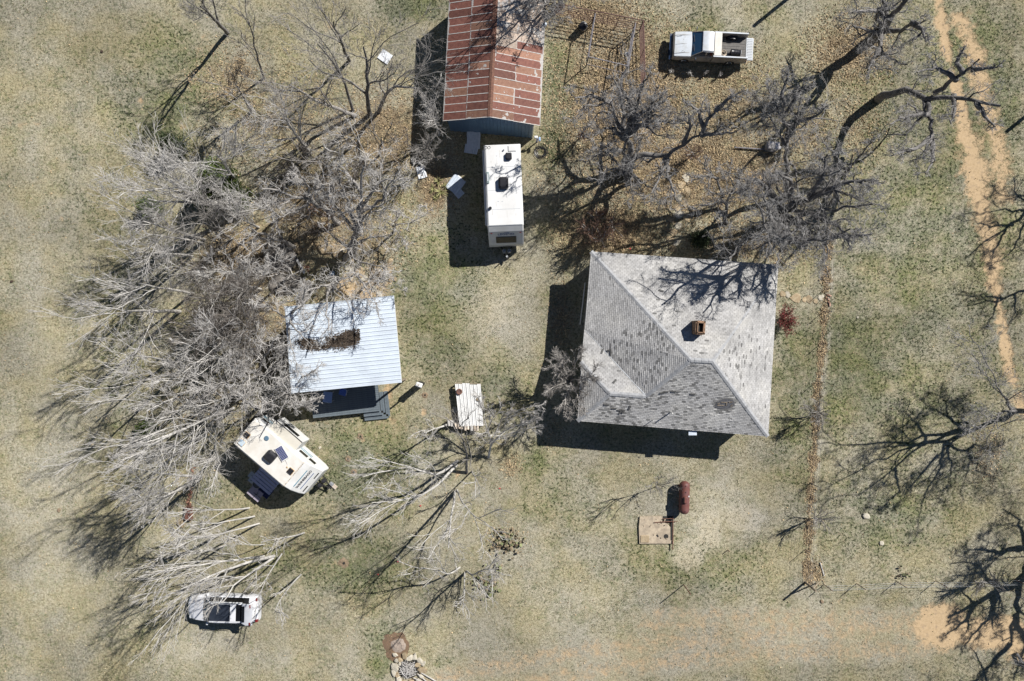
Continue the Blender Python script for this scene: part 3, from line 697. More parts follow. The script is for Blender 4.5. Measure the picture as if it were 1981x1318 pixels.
    for a, b in ((v, J),):
        a, b = S(a), S(b); d = b - a; side = d.normalized().cross(Vector((0, 0, 1))).normalized() * .035
        pts = [a + d * t + Vector((0, 0, .035)) for t in np.linspace(.02, .98, 9)]
        for i in range(8):
            jig = side * rnd.uniform(-.4, .4); ww = rnd.uniform(.35, 1)
            vl.add([pts[i] + jig - side * ww, pts[i + 1] + jig - side * ww, pts[i + 1] + jig + side * ww, pts[i] + jig + side * ww], [(0, 1, 2, 3)])
    vl.build('valley_flashing', M_lgrey, rf)
    # exposed boards in the hole
    lath = MB(Matrix()); nn = n if n.z > 0 else -n
    f0 = frame(on_south(1402, 781) - o + nn * .02, (1, 0, 0), nn)
    ex = MB(f0)
    ex.add([(-.62, -.28, .012), (-.2, -.4, .012), (.35, -.33, .012), (.68, -.1, .012), (.5, .3, .012), (.1, .42, .012), (-.3, .3, .012), (-.55, .05, .012)], [tuple(range(8))])
    ex.build('torn_underlay', M_felt, rf)
    for (x, y, L, a) in ((-.25, -.12, .55, .02), (-.05, .12, .5, .0), (.1, -.02, .25, 1.5), (.35, .15, .3, .1), (-.4, .02, .2, .3), (.45, -.12, .22, .9)):
        b = MB(f0); b.box((x, y, .03), (L * .8, .045, .02), rz=a); b.build('exposed_board', M_wood, rf)
    loose = [(1218, 788, 1.3), (1199, 793, .1), (1206, 796, 1.1), (1188, 790, .1), (1173, 783, .0), (1189, 738, .8), (1165, 680, 1.2), (1179, 678, .3), (1182, 684, 1.4), (1281, 760, .2), (1288, 758, .1), (1303, 757, .0), (1340, 762, .0), (1279, 563, 2.8), (1354, 646, 2.7), (1200, 797, 1.)]
    for (px, py, a) in loose:
        zz = 3.7 if py > 730 else 3.6
        if py > 745: q = on_south(px, py) - o; fr = frame(q + nn * .05, (1, 0, 0), nn)
        else:
            # find the height on the plane below this pixel
            best = None
            for f in faces:
                fp = [Vector(p) for p in f[:3]]; n2 = (fp[1] - fp[0]).cross(fp[2] - fp[0]).normalized()
                dd = (P(px, py, 0) - Vector((0, 0, H))); t = (fp[0] - Vector((0, 0, H))).dot(n2) / dd.dot(n2); w_ = Vector((0, 0, H)) + dd * t
                if inpoly(w_.x, w_.y, [(p[0], p[1]) for p in f]) and (best is None or w_.z > best[0].z): best = (w_, n2 if n2.z > 0 else -n2)
            if not best: continue
            fr = frame(best[0] - o + best[1] * .05, (1, 0, 0), best[1])
        b = MB(fr); b.tint = .02; b.box((0, 0, 0), (.33, .12, .012), rz=a); b.build('loose_shingle', M_shingle, rf)
    # chimney
    cpos = P(1355, 634, 5.0); ch = MB(); c0 = cpos - o; zt = 5.55
    base = P(1355, 634, zt) - o; cw, cl = .62, .86; ang = -.07
    rz = Matrix.Rotation(ang, 4, 'Z'); ch.M = Matrix.Translation(Vector((base.x, base.y, 0))) @ rz
    z = 3.9; row = 0
    while z < zt:
        for sx, sy, L, vert in ((0, -1, cw, 0), (0, 1, cw, 0), (-1, 0, cl, 1), (1, 0, cl, 1)):
            n_ = 3 if not vert else 4; bl = L / n_
            for i in range(n_):
                t = -L / 2 + bl * (i + .5); ch.tint = rnd.random()
                if vert: ch.box((sx * (cw / 2 - .05), t, z), (.1, bl - .014, .065))
                else: ch.box((t, sy * (cl / 2 - .05), z), (bl - .014, .1, .065))
        z += .078; row += 1
    cho = ch.build('chimney', M_chim, rf)
    ci = MB(ch.M); ci.box((0, 0, 4.65), (cw - .12, cl - .12, 1.5)); 
    ci.build('mortar', M_conc, cho)
    # open flue: dark sleeve
    fl = MB(ch.M)
    for (x, y, a, b_) in ((0, -.31, .4, .06), (0, .31, .4, .06), (-.19, 0, .06, .68), (.19, 0, .06, .68)): fl.box((x, y, 5.52), (a, b_, .26))
    fl.build('flue_rim', M_chim, cho)
    fk = MB(ch.M); fk.box((0, 0, 5.42), (.3, .52, .04)); fk.build('flue_opening', M_blackm, cho)
    # vents
    for (px, py, hh, r_) in ((1297, 798, .62, .045), (1262, 813, .4, .025)):
        q = on_south(px, py) - o; b = MB(); b.tube([q - Vector((0, 0, .1)), q + Vector((0, 0, hh))], r_, 10); b.build('vent_pipe', M_white, rf)
    q = on_south(1333, 832) - o; b = MB(); b.tube([q, q + Vector((0, 0, .35)), q + Vector((.1, .03, .45)), q + Vector((.22, .03, .42))], .022, 8); b.build('mast_elbow', M_black, rf)
    # walls
    wl = MB(); ins = .45
    c = [nw + Vector((ins, -ins, 0)), ne + Vector((-ins, -ins, 0)), se + Vector((-ins, ins, 0)), sw + Vector((ins, ins, 0))]
    for i in range(4):
        a, b = S(c[i]), S(c[(i + 1) % 4]); a.z = b.z = 0
        d = (b - a); L = d.length; ang = math.atan2(d.y, d.x); mid = (a + b) / 2
        for k in range(16):
            zc = .12 + k * .175
            wl.box((mid.x, mid.y, zc), (L, .1 - .0, .17), rz=ang, rx=.0)
    wl.build('wall', M_whitewall, h)
    # windows and doors on each side
    for i, ts in ((0, (.15, .45, .75)), (1, (.25, .6)), (2, (.2, .5, .8)), (3, (.3, .75))):
        a, b = S(c[i]), S(c[(i + 1) % 4]); a.z = b.z = 0; d = (b - a).normalized(); nrm_ = Vector((d.y, -d.x, 0)) * -1
        L = (b - a).length; ang = math.atan2(d.y, d.x)
        for t in ts:
            m_ = a + d * L * t + nrm_ * .07
            out = nrm_ if (m_ + nrm_).length > m_.length else -nrm_
            m_ = a + d * L * t + out * .06
            f = MB()
            for (dx, dz, sx, sz) in ((0, .62, 1.1, .1), (0, -.62, 1.2, .1), (-.5, 0, .1, 1.2), (.5, 0, .1, 1.2), (0, 0, .9, .06)):
                f.box((m_.x + d.x * dx, m_.y + d.y * dx, 1.5 + dz), (sx, .1, sz), rz=ang)
            fo = f.build('window', M_white, h)
            g = MB(); g.box((m_.x - out.x * .02, m_.y - out.y * .02, 1.5), (.92, .06, 1.16), rz=ang); g.build('pane', M_glass, fo)
    # patch of torn soffit at the south eave and poles under the west eave
    q = P(1340, 838, 2.72) - o; b = MB(); b.box((q.x, q.y, 2.72), (.55, .3, .03)); b.build('loose_soffit', M_galv, h)
    for (x1, y1, x2, y2, z_) in ((1132, 547, 1126, 600, .9), (1130, 565, 1122, 628, 1.1)):
        b = MB(); b.tube([P(x1, y1, z_ + .9) - o, P(x2, y2, z_) - o], .035, 6); b.build('porch_pole', M_white, h)
build_house()

# ---------------------------------------------------------------- corrugated barn
def corr_mesh(w, l, pitch=.076, amp=.012, name='sheet', mats=None, seg=4, tint=.5):
    """sheet with corrugations running along y; w across (x), l along (y)"""
    n = max(4, int(round(w / pitch * seg))); b = MB(); vs = []
    for j in (0, 1):
        for i in range(n + 1):
            x = -w / 2 + w * i / n; vs.append((x, -l / 2 + l * j, amp * math.sin(2 * math.pi * x / pitch)))
    b.tint = tint; b.add(vs, [(i, i + 1, n + 2 + i, n + 1 + i) for i in range(n)]); return b.mesh(name, mats, True)
def rusty_sheet_mat(name, a, b_, edge, bare):
    """rusted roofing sheet: bare metal shows along the lapped edges; object coordinates -1..1 by UV-like attribute"""
    m = bpy.data.materials.new(name); m.use_nodes = True; t = m.node_tree; N = t.nodes; L = t.links; N.clear()
    out = N.new("ShaderNodeOutputMaterial"); p = N.new("ShaderNodeBsdfPrincipled"); L.new(p.outputs[0], out.inputs[0]); p.inputs['Roughness'].default_value = .75
    g = N.new("ShaderNodeTexCoord"); oi = N.new("ShaderNodeObjectInfo")
    sp = N.new("ShaderNodeSeparateXYZ"); L.new(g.outputs['Generated'], sp.inputs[0])
    def mth(op, x, y=None, cl=False):
        n = N.new("ShaderNodeMath"); n.operation = op; n.use_clamp = cl
        for i, q in ((0, x), (1, y)):
            if q is None: continue
            if isinstance(q, (int, float)): n.inputs[i].default_value = q
            else: L.new(q, n.inputs[i])
        return n.outputs[0]
    nz = N.new("ShaderNodeTexNoise"); nz.inputs['Scale'].default_value = 5; nz.inputs['Detail'].default_value = 6
    ad = N.new("ShaderNodeVectorMath"); ad.operation = 'ADD'; L.new(g.outputs['Object'], ad.inputs[0]); L.new(oi.outputs['Location'], ad.inputs[1]); L.new(ad.outputs[0], nz.inputs['Vector'])
    nb = N.new("ShaderNodeTexNoise"); nb.inputs['Scale'].default_value = 1.1; nb.inputs['Detail'].default_value = 4; L.new(ad.outputs[0], nb.inputs['Vector'])
    ex = mth('SUBTRACT', .5, mth('ABSOLUTE', mth('SUBTRACT', sp.outputs[0], .5))); ey = mth('SUBTRACT', .5, mth('ABSOLUTE', mth('SUBTRACT', sp.outputs[1], .5)))
    # generated x spans the width of the sheet (one lap edge), y the length
    fx = mth('LESS_THAN', mth('ADD', ex, mth('MULTIPLY', mth('SUBTRACT', nz.outputs['Fac'], .5), .16)), edge)
    fy = mth('LESS_THAN', mth('ADD', ey, mth('MULTIPLY', mth('SUBTRACT', nz.outputs['Fac'], .5), .10)), mth('MULTIPLY', oi.outputs['Random'], .07))
    wear = mth('LESS_THAN', mth('ADD', nb.outputs['Fac'], mth('MULTIPLY', mth('SUBTRACT', nz.outputs['Fac'], .5), .6)), bare)
    f = mth('MAXIMUM', mth('MAXIMUM', fx, fy), wear)
    mx = N.new("ShaderNodeMix"); mx.data_type = 'RGBA'; r = N.new("ShaderNodeMapRange"); r.inputs[1].default_value = .35; r.inputs[2].default_value = .65; L.new(nz.outputs['Fac'], r.inputs[0]); L.new(r.outputs[0], mx.inputs[0])
    mx.inputs[6].default_value = (*a, 1); mx.inputs[7].default_value = (*b_, 1)
    hs = N.new("ShaderNodeHueSaturation"); L.new(mx.outputs[2], hs.inputs['Color']); r2 = N.new("ShaderNodeMapRange"); r2.inputs[3].default_value = .72; r2.inputs[4].default_value = 1.3; L.new(oi.outputs['Random'], r2.inputs[0]); L.new(r2.outputs[0], hs.inputs['Value'])
    m2 = N.new("ShaderNodeMix"); m2.data_type = 'RGBA'; L.new(f, m2.inputs[0]); L.new(hs.outputs[0], m2.inputs[6]); m2.inputs[7].default_value = (.46, .44, .42, 1)
    L.new(m2.outputs[2], p.inputs['Base Color']); MATS[name] = m; return m
M_rsheet = rusty_sheet_mat('rusted_sheet_dark', (.165, .065, .05), (.22, .095, .07), .085, .30)
M_rsheet2 = rusty_sheet_mat('rusted_sheet_orange', (.25, .125, .085), (.31, .175, .12), .085, .36)
M_psheet = rusty_sheet_mat('pale_sheet', (.50, .42, .35), (.40, .31, .25), .03, .42)
def build_barn():
    ZE, ZR = 3.0, 4.25
    sw, nw_ = P(857, 234, ZE), P(870.5, -24, ZE); se, ne_ = P(1044.5, 243, ZE), P(1057, -16, ZE)
    rs, rn = P(947.5, 226, ZR), P(960.5, -34, ZR)
    o = (sw + se) / 2; o.z = 0
    b = thing('barn', 'long barn with rusty corrugated roof and blue steel gable end', 'barn', o)
    for side, (e0, e1) in enumerate(((sw, nw_), (se, ne_))):
        e0, e1, r0, r1 = e0 - o, e1 - o, rs - o, rn - o
        yd = (e1 - e0).normalized(); L = (e1 - e0).length; up = (r0 - e0); W = up.length; n = yd.cross(up) if side == 1 else up.cross(yd); n.normalize()
        if n.z < 0: n = -n
        rnd = random.Random(8 + side); npz = 17; sw_ = L / npz
        under = MB(); under.poly([e0 - n * .05, r0 - n * .05, r1 - n * .05, e1 - n * .05]); under.build('roof_deck', M_wood, b)
        me_cache = {}
        for i in range(npz):
            # split position across the slope
            split = .52 if side == 0 else .56
            if side == 1 and i in (1, 4, 7, 8, 10, 12, 15): pieces = [(0, 1)]
            else: pieces = [(0, split), (split - .02, 1)]
            for j, (a, c) in enumerate(pieces):
                l = W * (c - a) + .02
                if side == 1: kind = M_psheet if (i >= 10 or (i == 9 and j == 1)) else (M_rsheet2 if (i in (0, 2, 3) and j == 1) or rnd.random() < .12 else M_rsheet)
                else: kind = M_rsheet if rnd.random() < .8 else M_rsheet2
                key = (kind.name, round(l, 2))
                if key not in me_cache: me_cache[key] = corr_mesh(sw_ + .06, l, name='roof_sheet', mats=kind, pitch=.0765, amp=.011, seg=4)
                cc = e0 + yd * (i + .5) * sw_ + up * (a + c) / 2 + n * (.012 + .006 * (i % 2) + .012 * j)
                Mx = frame(cc, yd, n)
                ob = inst('roof_sheet', me_cache[key], b); ob.matrix_local = Mx
    # ridge cap
    d = rn - rs; 
    for i in range(5):
        a = rs - o + d * (i / 5); c = rs - o + d * ((i + 1.02) / 5); m = MB(); s = Vector((.16, 0, -.055)); u = Vector((0, 0, .04 + .008 * (i % 2)))
        m.add([a - s * 1 + Vector((0, 0, -.11)) + u, a + u, a + s + u, c + s + u, c + u, c - s + Vector((0, 0, -.11)) + u], [(0, 1, 4, 5), (1, 2, 3, 4)])
        m.build('ridge_cap', M_rust, b)
    # walls
    wins = .22
    a, c = sw - o + Vector((wins + .02, .25, 0)), se - o + Vector((-wins - .25, .05, 0)); yw = a.y
    zap = ZR - .10
    wl = MB(); n_ = 24; pts = []
    for (z0, z1) in ((0, 2.9),):
        for i in range(n_):
            x0 = a.x + (c.x - a.x) * i / n_; x1 = a.x + (c.x - a.x) * (i + 1) / n_
            def top(x):
                xr = (rs - o).x; t = (x - a.x) / (xr - a.x) if x < xr else (c.x - x) / (c.x - xr); return 2.88 + (zap - 2.88) * max(0, t)
            y0 = a.y + (c.y - a.y) * i / n_; dy = .02 * (i % 2)
            wl.add([(x0, y0 - dy, 0), (x1 - .01, y0 - dy, 0), (x1 - .01, y0 - dy, top(x1)), (x0, y0 - dy, top(x0)), (x0, y0 + .08, 0), (x1 - .01, y0 + .08, 0), (x1 - .01, y0 + .08, top(x1)), (x0, y0 + .08, top(x0))],
                   [(0, 1, 2, 3), (7, 6, 5, 4), (0, 3, 7, 4), (1, 5, 6, 2), (3, 2, 6, 7)])
    wl.build('gable_wall', M_blue, b)
    for (q, e) in ((a, nw_ - o + Vector((wins, 0, 0))), (c, ne_ - o + Vector((-wins, 0, 0)))):
        s = MB(); s.add([(q.x, q.y + .08, 0), (e.x, e.y, 0), (e.x, e.y, 2.9), (q.x, q.y + .08, 2.9)], [(0, 1, 2, 3)]); s.build('side_wall', M_galv, b)
    t = MB(); t.box((c.x + .03, c.y, 1.44), (.07, .12, 2.88)); t.build('corner_trim', M_white, b)
    fr = MB(); 
    for (p, q) in ((sw, rs), (rs, se)):
        p, q = p - o, q - o; m_ = (p + q) / 2; d = q - p; fr.box((m_.x, m_.y + .02, m_.z - .03), (d.length, .03, .05), ry=-math.atan2(d.z, d.x), rz=math.atan2(d.y, d.x))
    fr.build('barge_trim', M_galv, b)
build_barn()

# ---------------------------------------------------------------- cabin with porch deck
def build_cabin():
    nw_, ne_, se_, sw_ = P(550.5, 593.5, 3.55), P(761.7, 571.9, 3.15), P(777, 740.3, 3.15), P(563.7, 761.2, 3.55)
    o = (nw_ + ne_ + se_ + sw_) / 4; o.z = 0
    c = thing('cabin', 'small cabin with flat pale ribbed metal roof and grey porch deck', 'cabin', o)
    A, B, C_, D = nw_ - o, ne_ - o, se_ - o, sw_ - o
    base = MB(); base.poly([A - Vector((0, 0, .05)), B - Vector((0, 0, .05)), C_ - Vector((0, 0, .05)), D - Vector((0, 0, .05))], .12); base.build('roof_deck', M_whitewall, c)
    npn = 7; rnd = random.Random(3)
    for i in range(npn):
        t0, t1 = i / npn, (i + 1) / npn
        a0, a1 = A.lerp(D, t0), A.lerp(D, t1); b0, b1 = B.lerp(C_, t0), B.lerp(C_, t1)
        m = MB(); m.tint = rnd.uniform(.3, .7); n_ = 3; lift = Vector((0, 0, .006 + .004 * (i % 2)))
        prof = []
        for k in range(n_):
            q = k / n_; prof += [(q, 0), (q + .02, .042), (q + .055, .042), (q + .075, 0), (q + .17, 0), (q + .18, .008), (q + .20, .008), (q + .21, 0)]
        prof.append((1.0, 0))
        vs = [a0.lerp(a1, q) + Vector((0, 0, z)) + lift for q, z in prof] + [b0.lerp(b1, q) + Vector((0, 0, z)) + lift for q, z in prof]; k = len(prof)
        m.add(vs, [(j, j + 1, k + j + 1, k + j) for j in range(k - 1)]); m.build('roof_panel', M_panel, c)
    # walls under the northern part of the roof
    ux = (B - A); ux.z = 0; ux.normalize(); uy = Vector((-ux.y, ux.x, 0)) * -1
    w0 = A + ux * .35 + uy * .3; w0.z = 0; Wd = 5.9; Dp = 4.3; ang = math.atan2(ux.y, ux.x)
    wl = MB(); 
    for (cx_, cy_, lx, ly) in ((Wd / 2, 0, Wd, .12), (Wd / 2, Dp, Wd, .12), (0, Dp / 2, .12, Dp - .12), (Wd, Dp / 2, .12, Dp - .12)):
        for k in range(14):
            q = w0 + ux * cx_ + uy * cy_; wl.box((q.x, q.y, .45 + k * .185), (lx, ly, .18), rz=ang)
    wl.build('wall', M_whitewall, c)
    for t in (.25, .78):
        q = w0 + ux * Wd * t + uy * (Dp + .09); f = MB(); f.box((q.x, q.y, 1.7), (1.0, .06, 1.1), rz=ang); fo = f.build('window', M_white, c)
        q = q + uy * .035; g = MB(); g.box((q.x, q.y, 1.7), (.86, .03, .96), rz=ang); g.build('pane', M_glass, fo)
    q = w0 + ux * Wd * .52 + uy * (Dp + .08); f = MB(); f.box((q.x, q.y, 1.5), (.9, .06, 2.0), rz=ang); f.build('door', M_white, c)
    # deck
    z = .5; dsw, dse, dne = P(605.8, 809.5, z) - o, P(736, 795.5, z) - o, P(732, 742, z) - o
    dx = (dse - dsw); L = dx.length; dx.normalize(); dy = Vector((-dx.y, dx.x, 0)); dep = 3.1; a2 = math.atan2(dx.y, dx.x)
    nb = 21; bw = dep / nb
    fr = MB(); m_ = dsw + dx * L / 2 + dy * dep / 2; fr.box((m_.x, m_.y, .34), (L - .06, dep - .06, .24), rz=a2); deck = fr.build('deck', M_blackm, c)
    me = MB(); me.box((0, 0, 0), (L, bw - .012, .03)); me = me.mesh('deck_board', M_deck)
    for i in range(nb):
        q = dsw + dx * L / 2 + dy * bw * (i + .5); b = inst('deck_board', me, deck, (q.x, q.y, z - .015 + .001 * (i % 3))); b.rotation_euler = (0, 0, a2)
    # steps wrapping the south east corner
    for lv, (zt, ext) in enumerate(((.33, .30), (.17, .60))):
        zf = zt
        for k in range(2):
            e = ext - .3 + .075 + k * .15
            # east run
            m1 = dsw + dx * (L + e) + dy * (.95 - ext / 2 + .0); ln = 1.9 + ext * .0
            b = MB(); m1 = dsw + dx * (L + e) + dy * ((1.35 - (ext - .3 + k * .15)) / 2 + .0); ln = 1.35 + (ext - .3 + k * .15)
            b.box((m1.x, m1.y, zf - .02), (.14, ln, .035), rz=a2); b.build('step_board', M_deck, c)
            m2 = dsw + dx * (L - (1.25 - (ext - .3 + k * .15)) / 2) - dy * e; ln2 = 1.25 + (ext - .3 + k * .15)
            b = MB(); b.box((m2.x, m2.y, zf - .018), (ln2, .14, .035), rz=a2); b.build('step_board', M_deck, c)
        b = MB(); m1 = dsw + dx * (L + ext / 2 - .02) + dy * .55; b.box((m1.x, m1.y, zf / 2 - .03), (ext - .04, 1.5, zf - .06), rz=a2)
        m2 = dsw + dx * (L - .6) - dy * (ext / 2 - .02); b.box((m2.x, m2.y, zf / 2 - .033), (1.2, ext - .04, zf - .066), rz=a2); b.build('step_riser', M_blackm, c)
    # posts
    for q in (C_ + (D - C_) * .03 + Vector((0, .1, 0)), D + (C_ - D) * .04 + Vector((0, .1, 0)), C_ + (D - C_) * .5 + Vector((0, .15, 0))):
        b = MB(); b.box((q.x, q.y, q.z / 2 - .1), (.11, .11, q.z - .2)); b.build('post', M_wood, c)
    # leaves drifted on the roof
    r = np.random.default_rng(9); pts = []
    for (px, py, sx, sy, n_) in ((662, 660, 26, 13, 3600), (678, 652, 17, 12, 1800), (600, 668, 14, 9, 1000), (620, 672, 20, 5, 900), (590, 660, 14, 5, 350)):
        A_ = np.stack([np.minimum(r.normal(px, sx * .6, n_), px + sx * r.uniform(.85, 1.1, n_)), r.normal(py, sy * .5, n_)], -1)
        for x, y in A_:
            zr = 3.55 - .4 * (x - 557) / 212; w_ = P(x, y - (x - px) * .09, zr + .035); pts.append(w_)
    Cc = np.array(pts); Cc[:, 2] += r.uniform(0, .03, len(Cc)); V, Q = leaf_quads(Cc, r, .05)
    lo = stuff_mesh('roof_leaves', V, Q, np.repeat(np.clip(r.normal(.25, .25, len(Cc)), 0, 1), 4), mat('wet_dark_leaf', (.15, .115, .085), (.09, .07, .055), 5, .9, tint=.5), 'dark drift of dead leaves lying between the ribs of the cabin roof')
    # furniture on the deck
    t = thing('patio_table', 'pale blue square table on the dark porch deck', 'table', P(639, 767, z)); 
    b = MB(); b.bbox((0, 0, .72), (.62, .75, .04), .01, rz=-.1); b.build('table_top', M_bluecl if False else mat('light_blue_laminate', (.20, .30, .55), (.24, .34, .6), 5, .4), t)
    for sx in (-1, 1):
        for sy in (-1, 1): b = MB(); b.tube([(sx * .25, sy * .3, 0), (sx * .25, sy * .3, .70)], .02, 6); b.build('leg', M_fabric, t)
    t = thing('folding_chair', 'blue fabric folding chair under the edge of the cabin roof', 'chair', P(666, 758, z), -.3)
    b = MB(); b.bbox((0, 0, .42), (.5, .46, .04), .01); b.build('seat', M_bluecl, t); b = MB(); b.box((0, .26, .68), (.5, .03, .45), rx=-.2); b.build('backrest', M_bluecl, t)
    for sx in (-1, 1):
        b = MB(); b.tube([(sx * .24, -.2, 0), (sx * .24, .25, .6)], .014, 6); b.build('leg', M_fabric, t); b = MB(); b.tube([(sx * .24, .2, 0), (sx * .24, -.2, .42)], .014, 6); b.build('leg', M_fabric, t)
build_cabin()
# ---------------------------------------------------------------- vehicles
def sec(x, hw, zb, zt, r=.12, crown=.03, hb=None):
    hb = hb or hw * .92; zm = zb + (zt - zb) * .55
    h = [(hb, zb), (hw, zb + .12), (hw, zm), (hw - r * .25, zt - r * .7), (hw - r, zt), (hw * .45, zt + crown * .8)]
    return [(x, y, z) for y, z in h] + [(x, -y, z) for y, z in h[::-1]]
def wheel(parent, x, y, r=.36, wd=.22, white=False):
    t = MB(); t.lathe((x, y - wd / 2, r), [(r * .55, 0), (r * .92, 0), (r, .03), (r, wd - .03), (r * .92, wd), (r * .55, wd)], 20, 'Y'); o = t.build('wheel', M_tyre, parent)
    h = MB(); s = 1 if y > 0 else -1
    h.lathe((x, y + s * wd * .35 - .05, r), [(.04, 0), (r * .56, 0), (r * .58, .05), (r * .5, .1), (.04, .1)], 14, 'Y'); h.build('rim', M_white if white else M_chrome, o)
def build_pickup():
    c = P(1375, 87.5, 1.1); c.z = 0
    t = thing('pickup_truck', 'old white pickup truck with open tailgate and a barrel in its bed', 'pickup truck', c, math.pi - math.radians(2.9))
    # x forward 2.57 front .. -2.57 rear
    b = MB()
    b.loft([sec(2.60, .84, .42, .95, .1), sec(2.52, .90, .38, 1.02), sec(1.9, .92, .35, 1.07), sec(1.30, .92, .33, 1.12), sec(1.20, .92, .33, 1.08)])
    b.loft([sec(1.20, .92, .33, 1.08), sec(-.12, .92, .33, 1.10)]); b.build('body', M_tan, t, True)
    hd = MB()   # bonnet skin and wings: white
    hd.loft([[(2.50, -.86, .93), (2.50, .86, .93), (2.50, .84, 1.035), (2.50, .3, 1.06), (2.50, -.3, 1.06), (2.50, -.84, 1.035)],
             [(1.9, -.90, 1.0), (1.9, .90, 1.0), (1.9, .86, 1.10), (1.9, .3, 1.14), (1.9, -.3, 1.14), (1.9, -.86, 1.10)],
             [(1.36, -.90, 1.03), (1.36, .90, 1.03), (1.36, .86, 1.13), (1.33, .3, 1.18), (1.33, -.3, 1.18), (1.36, -.86, 1.13)]])
    bo = hd.build('bonnet', M_paint, t, True)
    cr = MB()
    for y in (-.62, .62): cr.box((1.92, y, 1.135), (1.1, .02, .02))
    cr.box((1.9, 0, 1.15), (1.0, .012, .012)); cr.build('bonnet_crease', M_tan, bo)
    for (x, y, l, a) in ((1.7, .55, .35, .1), (1.95, .5, .12, .5), (1.65, -.45, .4, 0), (2.2, -.55, .3, .05), (1.85, -.3, .2, .1)):
        sc = MB(); sc.box((x, y, 1.150 - abs(y) * .045), (l, .03, .008), rz=a); sc.build('paint_scuff', M_grey, bo)
    g = MB(); g.box((2.615, 0, .72), (.06, 1.35, .26)); g.build('grille', M_black, t)
    bp = MB(); bp.box((2.70, 0, .48), (.16, 1.84, .18)); bp.build('front_bumper', M_chrome, t)
    w = MB(); w.box((2.80, .45, .55), (.14, .35, .2)); w.build('winch', M_black, t)
    for y in (-.72, .72): l = MB(); l.bbox((2.60, y, .75), (.08, .26, .2), .02); l.build('headlight', M_glass, t)
    # cab: pillars, glass, roof
    ws = MB(); ws.add([(1.34, -.82, 1.13), (1.34, .82, 1.13), (.66, .68, 1.62), (.66, -.68, 1.62)], [(0, 1, 2, 3)]); ws.build('windscreen', M_blueglass, t)
    wp = MB()
    for y in (-.35, .3): wp.box((1.2, y, 1.26), (.03, .5, .02), rz=.1)
    wp.build('wiper', M_black, t)
    rf = MB(); rf.loft([[(.70, -.70, 1.60), (.70, .70, 1.60), (.68, .64, 1.65), (.68, -.64, 1.65)], [(.5, -.74, 1.61), (.5, .74, 1.61), (.5, .66, 1.70), (.5, -.66, 1.70)],
                        [(.02, -.74, 1.61), (.02, .74, 1.61), (.02, .66, 1.70), (.02, -.66, 1.70)], [(-.10, -.72, 1.58), (-.10, .72, 1.58), (-.08, .64, 1.66), (-.08, -.64, 1.66)]]); rf.build('cab_roof', M_paint, t, True)
    for s in (-1, 1):
        d = MB(); 
        d.tube([(1.32, s * .84, 1.12), (.68, s * .71, 1.62)], .03, 6); d.tube([(-.12, s * .84, 1.10), (-.1, s * .72, 1.61)], .05, 6); d.tube([(.35, s * .86, 1.12), (.35, s * .75, 1.61)], .018, 6)
        d.build('door_pillar', M_tan, t)
        g = MB(); g.add([(1.25, s * .85, 1.12), (-.1, s * .85, 1.12), (-.08, s * .74, 1.60), (.66, s * .72, 1.60)], [(0, 1, 2, 3)])
        if s < 0: g.build('side_window', M_glass, t)
        mr = MB(); mr.tube([(1.05, s * .88, 1.1), (1.05, s * 1.03, 1.2)], .015, 6); mr.bbox((1.05, s * 1.08, 1.22), (.07, .16, .22), .02); mr.build('wing_mirror', M_chrome, t)
        h = MB(); h.box((.2, s * .935, .95), (.16, .03, .03)); h.build('door_handle', M_chrome, t)
    rw = MB(); rw.add([(-.13, -.72, 1.12), (-.13, .72, 1.12), (-.11, .68, 1.58), (-.11, -.68, 1.58)], [(0, 1, 2, 3)]); rw.build('rear_window', M_glass, t)
    st = MB(); st.bbox((.1, 0, .95), (.45, 1.5, .2), .03); st.bbox((-.05, 0, 1.15), (.14, 1.5, .5), .03); st.build('bench_seat', mat('maroon_seat', (.20, .05, .03), (.15, .04, .03), 5, .8), t)
    # bed
    L0, L1 = -.17, -2.57; bl = L0 - L1; mx = (L0 + L1) / 2
    fl = MB(); fl.box((mx, 0, .72), (bl, 1.62, .06)); 
    for i in range(9): fl.box((mx, -.72 + i * .18, .756), (bl - .06, .07, .014))
    fl.build('bed_floor', M_grey if False else mat('bed_floor_grey', (.12, .115, .11), (.17, .16, .15), 4, .8), t)
    for s in (-1, 1):
        sd_ = MB(); sd_.loft([[(L0, s * .92, .42), (L0, s * .92, 1.2), (L0, s * .88, 1.28), (L0, s * .80, 1.28), (L0, s * .79, .75)], [(L1, s * .90, .45), (L1, s * .90, 1.2), (L1, s * .86, 1.28), (L1, s * .79, 1.28), (L1, s * .78, .75)]]); sd_.build('bed_side', M_tan, t)
        r_ = MB(); r_.bbox((mx, s * .845, 1.295), (bl, .10, .03), .01); r_.build('bed_rail', M_paint, t)
        a = MB(); a.loft([[(-1.55 + .42 * math.cos(q), s * .80, .75 + .30 * math.sin(q)) for q in np.linspace(0, math.pi, 9)], [(-1.55 + .42 * math.cos(q), s * .56, .75 + .30 * math.sin(q)) for q in np.linspace(0, math.pi, 9)]]); a.build('wheel_arch', M_black, t, True)
        tl = MB(); tl.box((-2.585, s * .85, .85), (.03, .13, .3)); tl.build('tail_light', M_red, t)
        for x in (1.68, -1.55): wheel(t, x, s * .82, .37, .22, False)
    tb = MB(); tb.bbox((-.46, 0, 1.24), (.52, 1.62, .18), .02); tb.build('toolbox', mat('toolbox_cream', (.66, .63, .58), (.60, .57, .52), 3, .5), t)
    hb = MB(); hb.box((-.2, 0, 1.0), (.05, 1.62, .55)); hb.build('bed_front', M_tan, t)
    tg = MB(); tg.bbox((-2.57 - .27, 0, .74), (.50, 1.56, .07), .01); tgo = tg.build('tailgate', M_paint, t)
    rb = MB(); rb.box((0, 0, 0), (.36, .055, .02)); rb = rb.mesh('tailgate_rib', M_lgrey)
